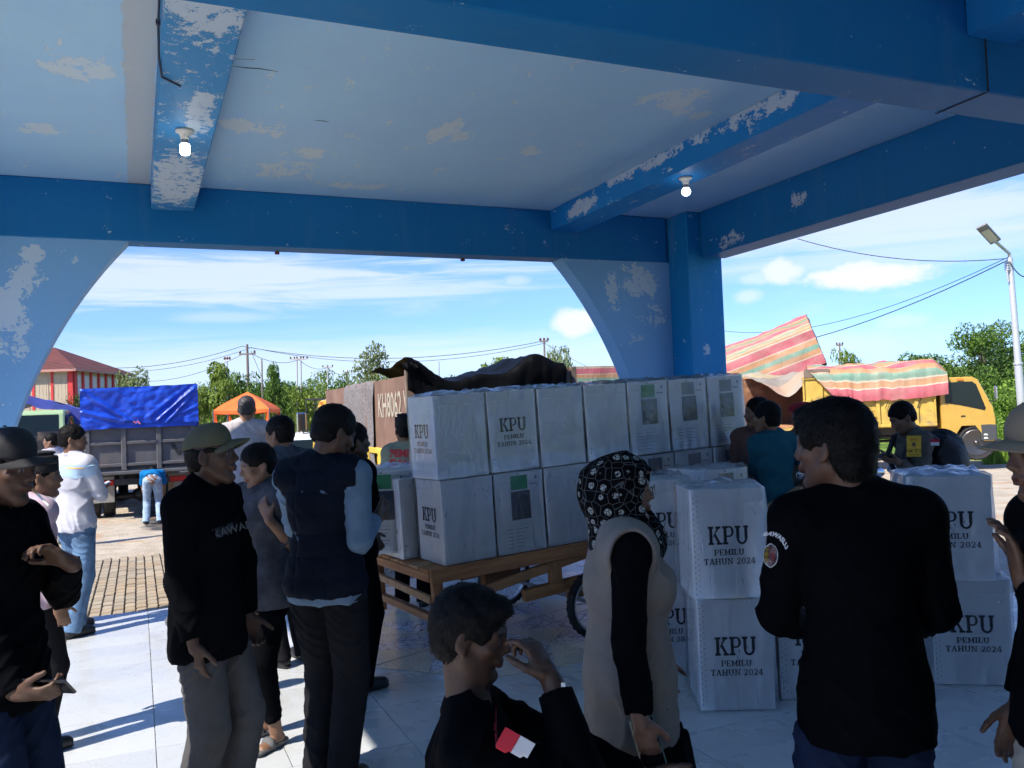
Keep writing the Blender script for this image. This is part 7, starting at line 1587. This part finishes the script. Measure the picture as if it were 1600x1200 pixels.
# 22 someone beyond the cart: dark trousers seen under the deck
# ================================================================ motorcycles
def scooter(label, loc, az, col, col2, lean=.0, mirrors=True):
    t = empty('scooter', loc, rad(90-az), label, 'scooter'); m = mat('scooter_paint_%d_%d' % (int(col[0]*99), int(col[2]*99)), col, .3); m2 = mat('scooter_paint_%d_%d' % (int(col2[0]*99), int(col2[2]*99)), col2, .35)
    wheel(t, (0, 0, .27), .27, .10, (0, 1, 0), 'wheel', 6, (.3, .3, .3)); wheel(t, (1.24, 0, .27), .27, .09, (0, 1, 0), 'wheel', 6, (.3, .3, .3))
    def E(name, parts, mm):
        A = np.array([p[0] for p in parts]); lo = A.min(0)-.35; hi = A.max(0)+.35; G = Field(lo, hi, .014)
        for p in parts: G.ell(p[0], p[1], np.array(Matrix.Rotation(p[2] if len(p) > 2 else 0, 3, 'Y')), .04)
        meshobj(name, G.mesh(name), mm, t)
    E('rear_body', [((-.05, 0, .62), (.34, .12, .13), .15), ((.15, 0, .50), (.22, .13, .12), -.2)], m); E('seat', [((.12, 0, .78), (.36, .13, .055), .06)], mat('black_seat', (.012, .012, .013), .6)); E('front_shield', [((.98, 0, .66), (.09, .20, .26), -.35), ((1.05, 0, .84), (.10, .15, .12), -.3)], m); E('footboard', [((.62, 0, .33), (.28, .14, .06))], M_blk); E('front_fender', [((1.24, 0, .47), (.20, .065, .10), .1)], m2); E('handlebar_cover', [((.96, 0, .98), (.09, .16, .07), -.2)], m2); E('headlight', [((1.07, 0, .97), (.05, .085, .06), 0)], M_wlens); E('engine', [((.12, .0, .32), (.25, .11, .10))], M_steel)
    b = MB(); b.tube([(.95, -.34, 1.02), (.97, -.12, 1.0), (.97, .12, 1.0), (.95, .34, 1.02)], .014, 8); b.build('handlebar', M_blk, t); b = MB(); b.tube([(1.02, 0, .80), (1.2, 0, .38)], .04, 8); b.build('fork', M_steel, t)
    b = MB(); b.tube([(-.3, .13, .3), (.2, .13, .26)], [.05, .03], 10); b.build('exhaust', M_steel, t)
    if mirrors:
        for s in (-1, 1): b = MB(); b.tube([(.95, s*.24, 1.02), (.93, s*.28, 1.16)], .006, 6); b.lathe([(0, -.008), (.055, -.008), (.062, 0), (.055, .008), (0, .008)], 16, Matrix.Translation((.93, s*.30, 1.2))@Matrix.Rotation(rad(90), 4, 'Y')@Matrix.Diagonal((.75, 1.3, 1, 1))); b.build('mirror', M_chrome, t)
    return t
def sc(px, pyb, d, *a): q = at(px, pyb, d); return scooter(a[0], (q[0], q[1], gz(q[0], q[1])), *a[1:])
sc(1345, 800, 8.6, 'white and pink scooter parked behind the black haired man', 190, (.66, .66, .66), (.60, .12, .25)); sc(1262, 800, 8.2, 'scooter with chrome headlight beside the man in teal', 205, (.03, .03, .035), (.5, .5, .5))
sc(1330, 760, 13., 'grey scooter in the shade farther back, in front of the yellow truck', 250, (.10, .11, .12), (.3, .3, .3)); sc(1650, 800, 10.5, 'black scooter cut off by the right edge of the frame', 100, (.03, .025, .03), (.02, .02, .02)); sc(304, 800, 6.9, 'dark scooter behind the man in the olive cap, only its mirror showing', 15, (.02, .02, .025), (.02, .02, .025))
bpy.context.view_layer.update()
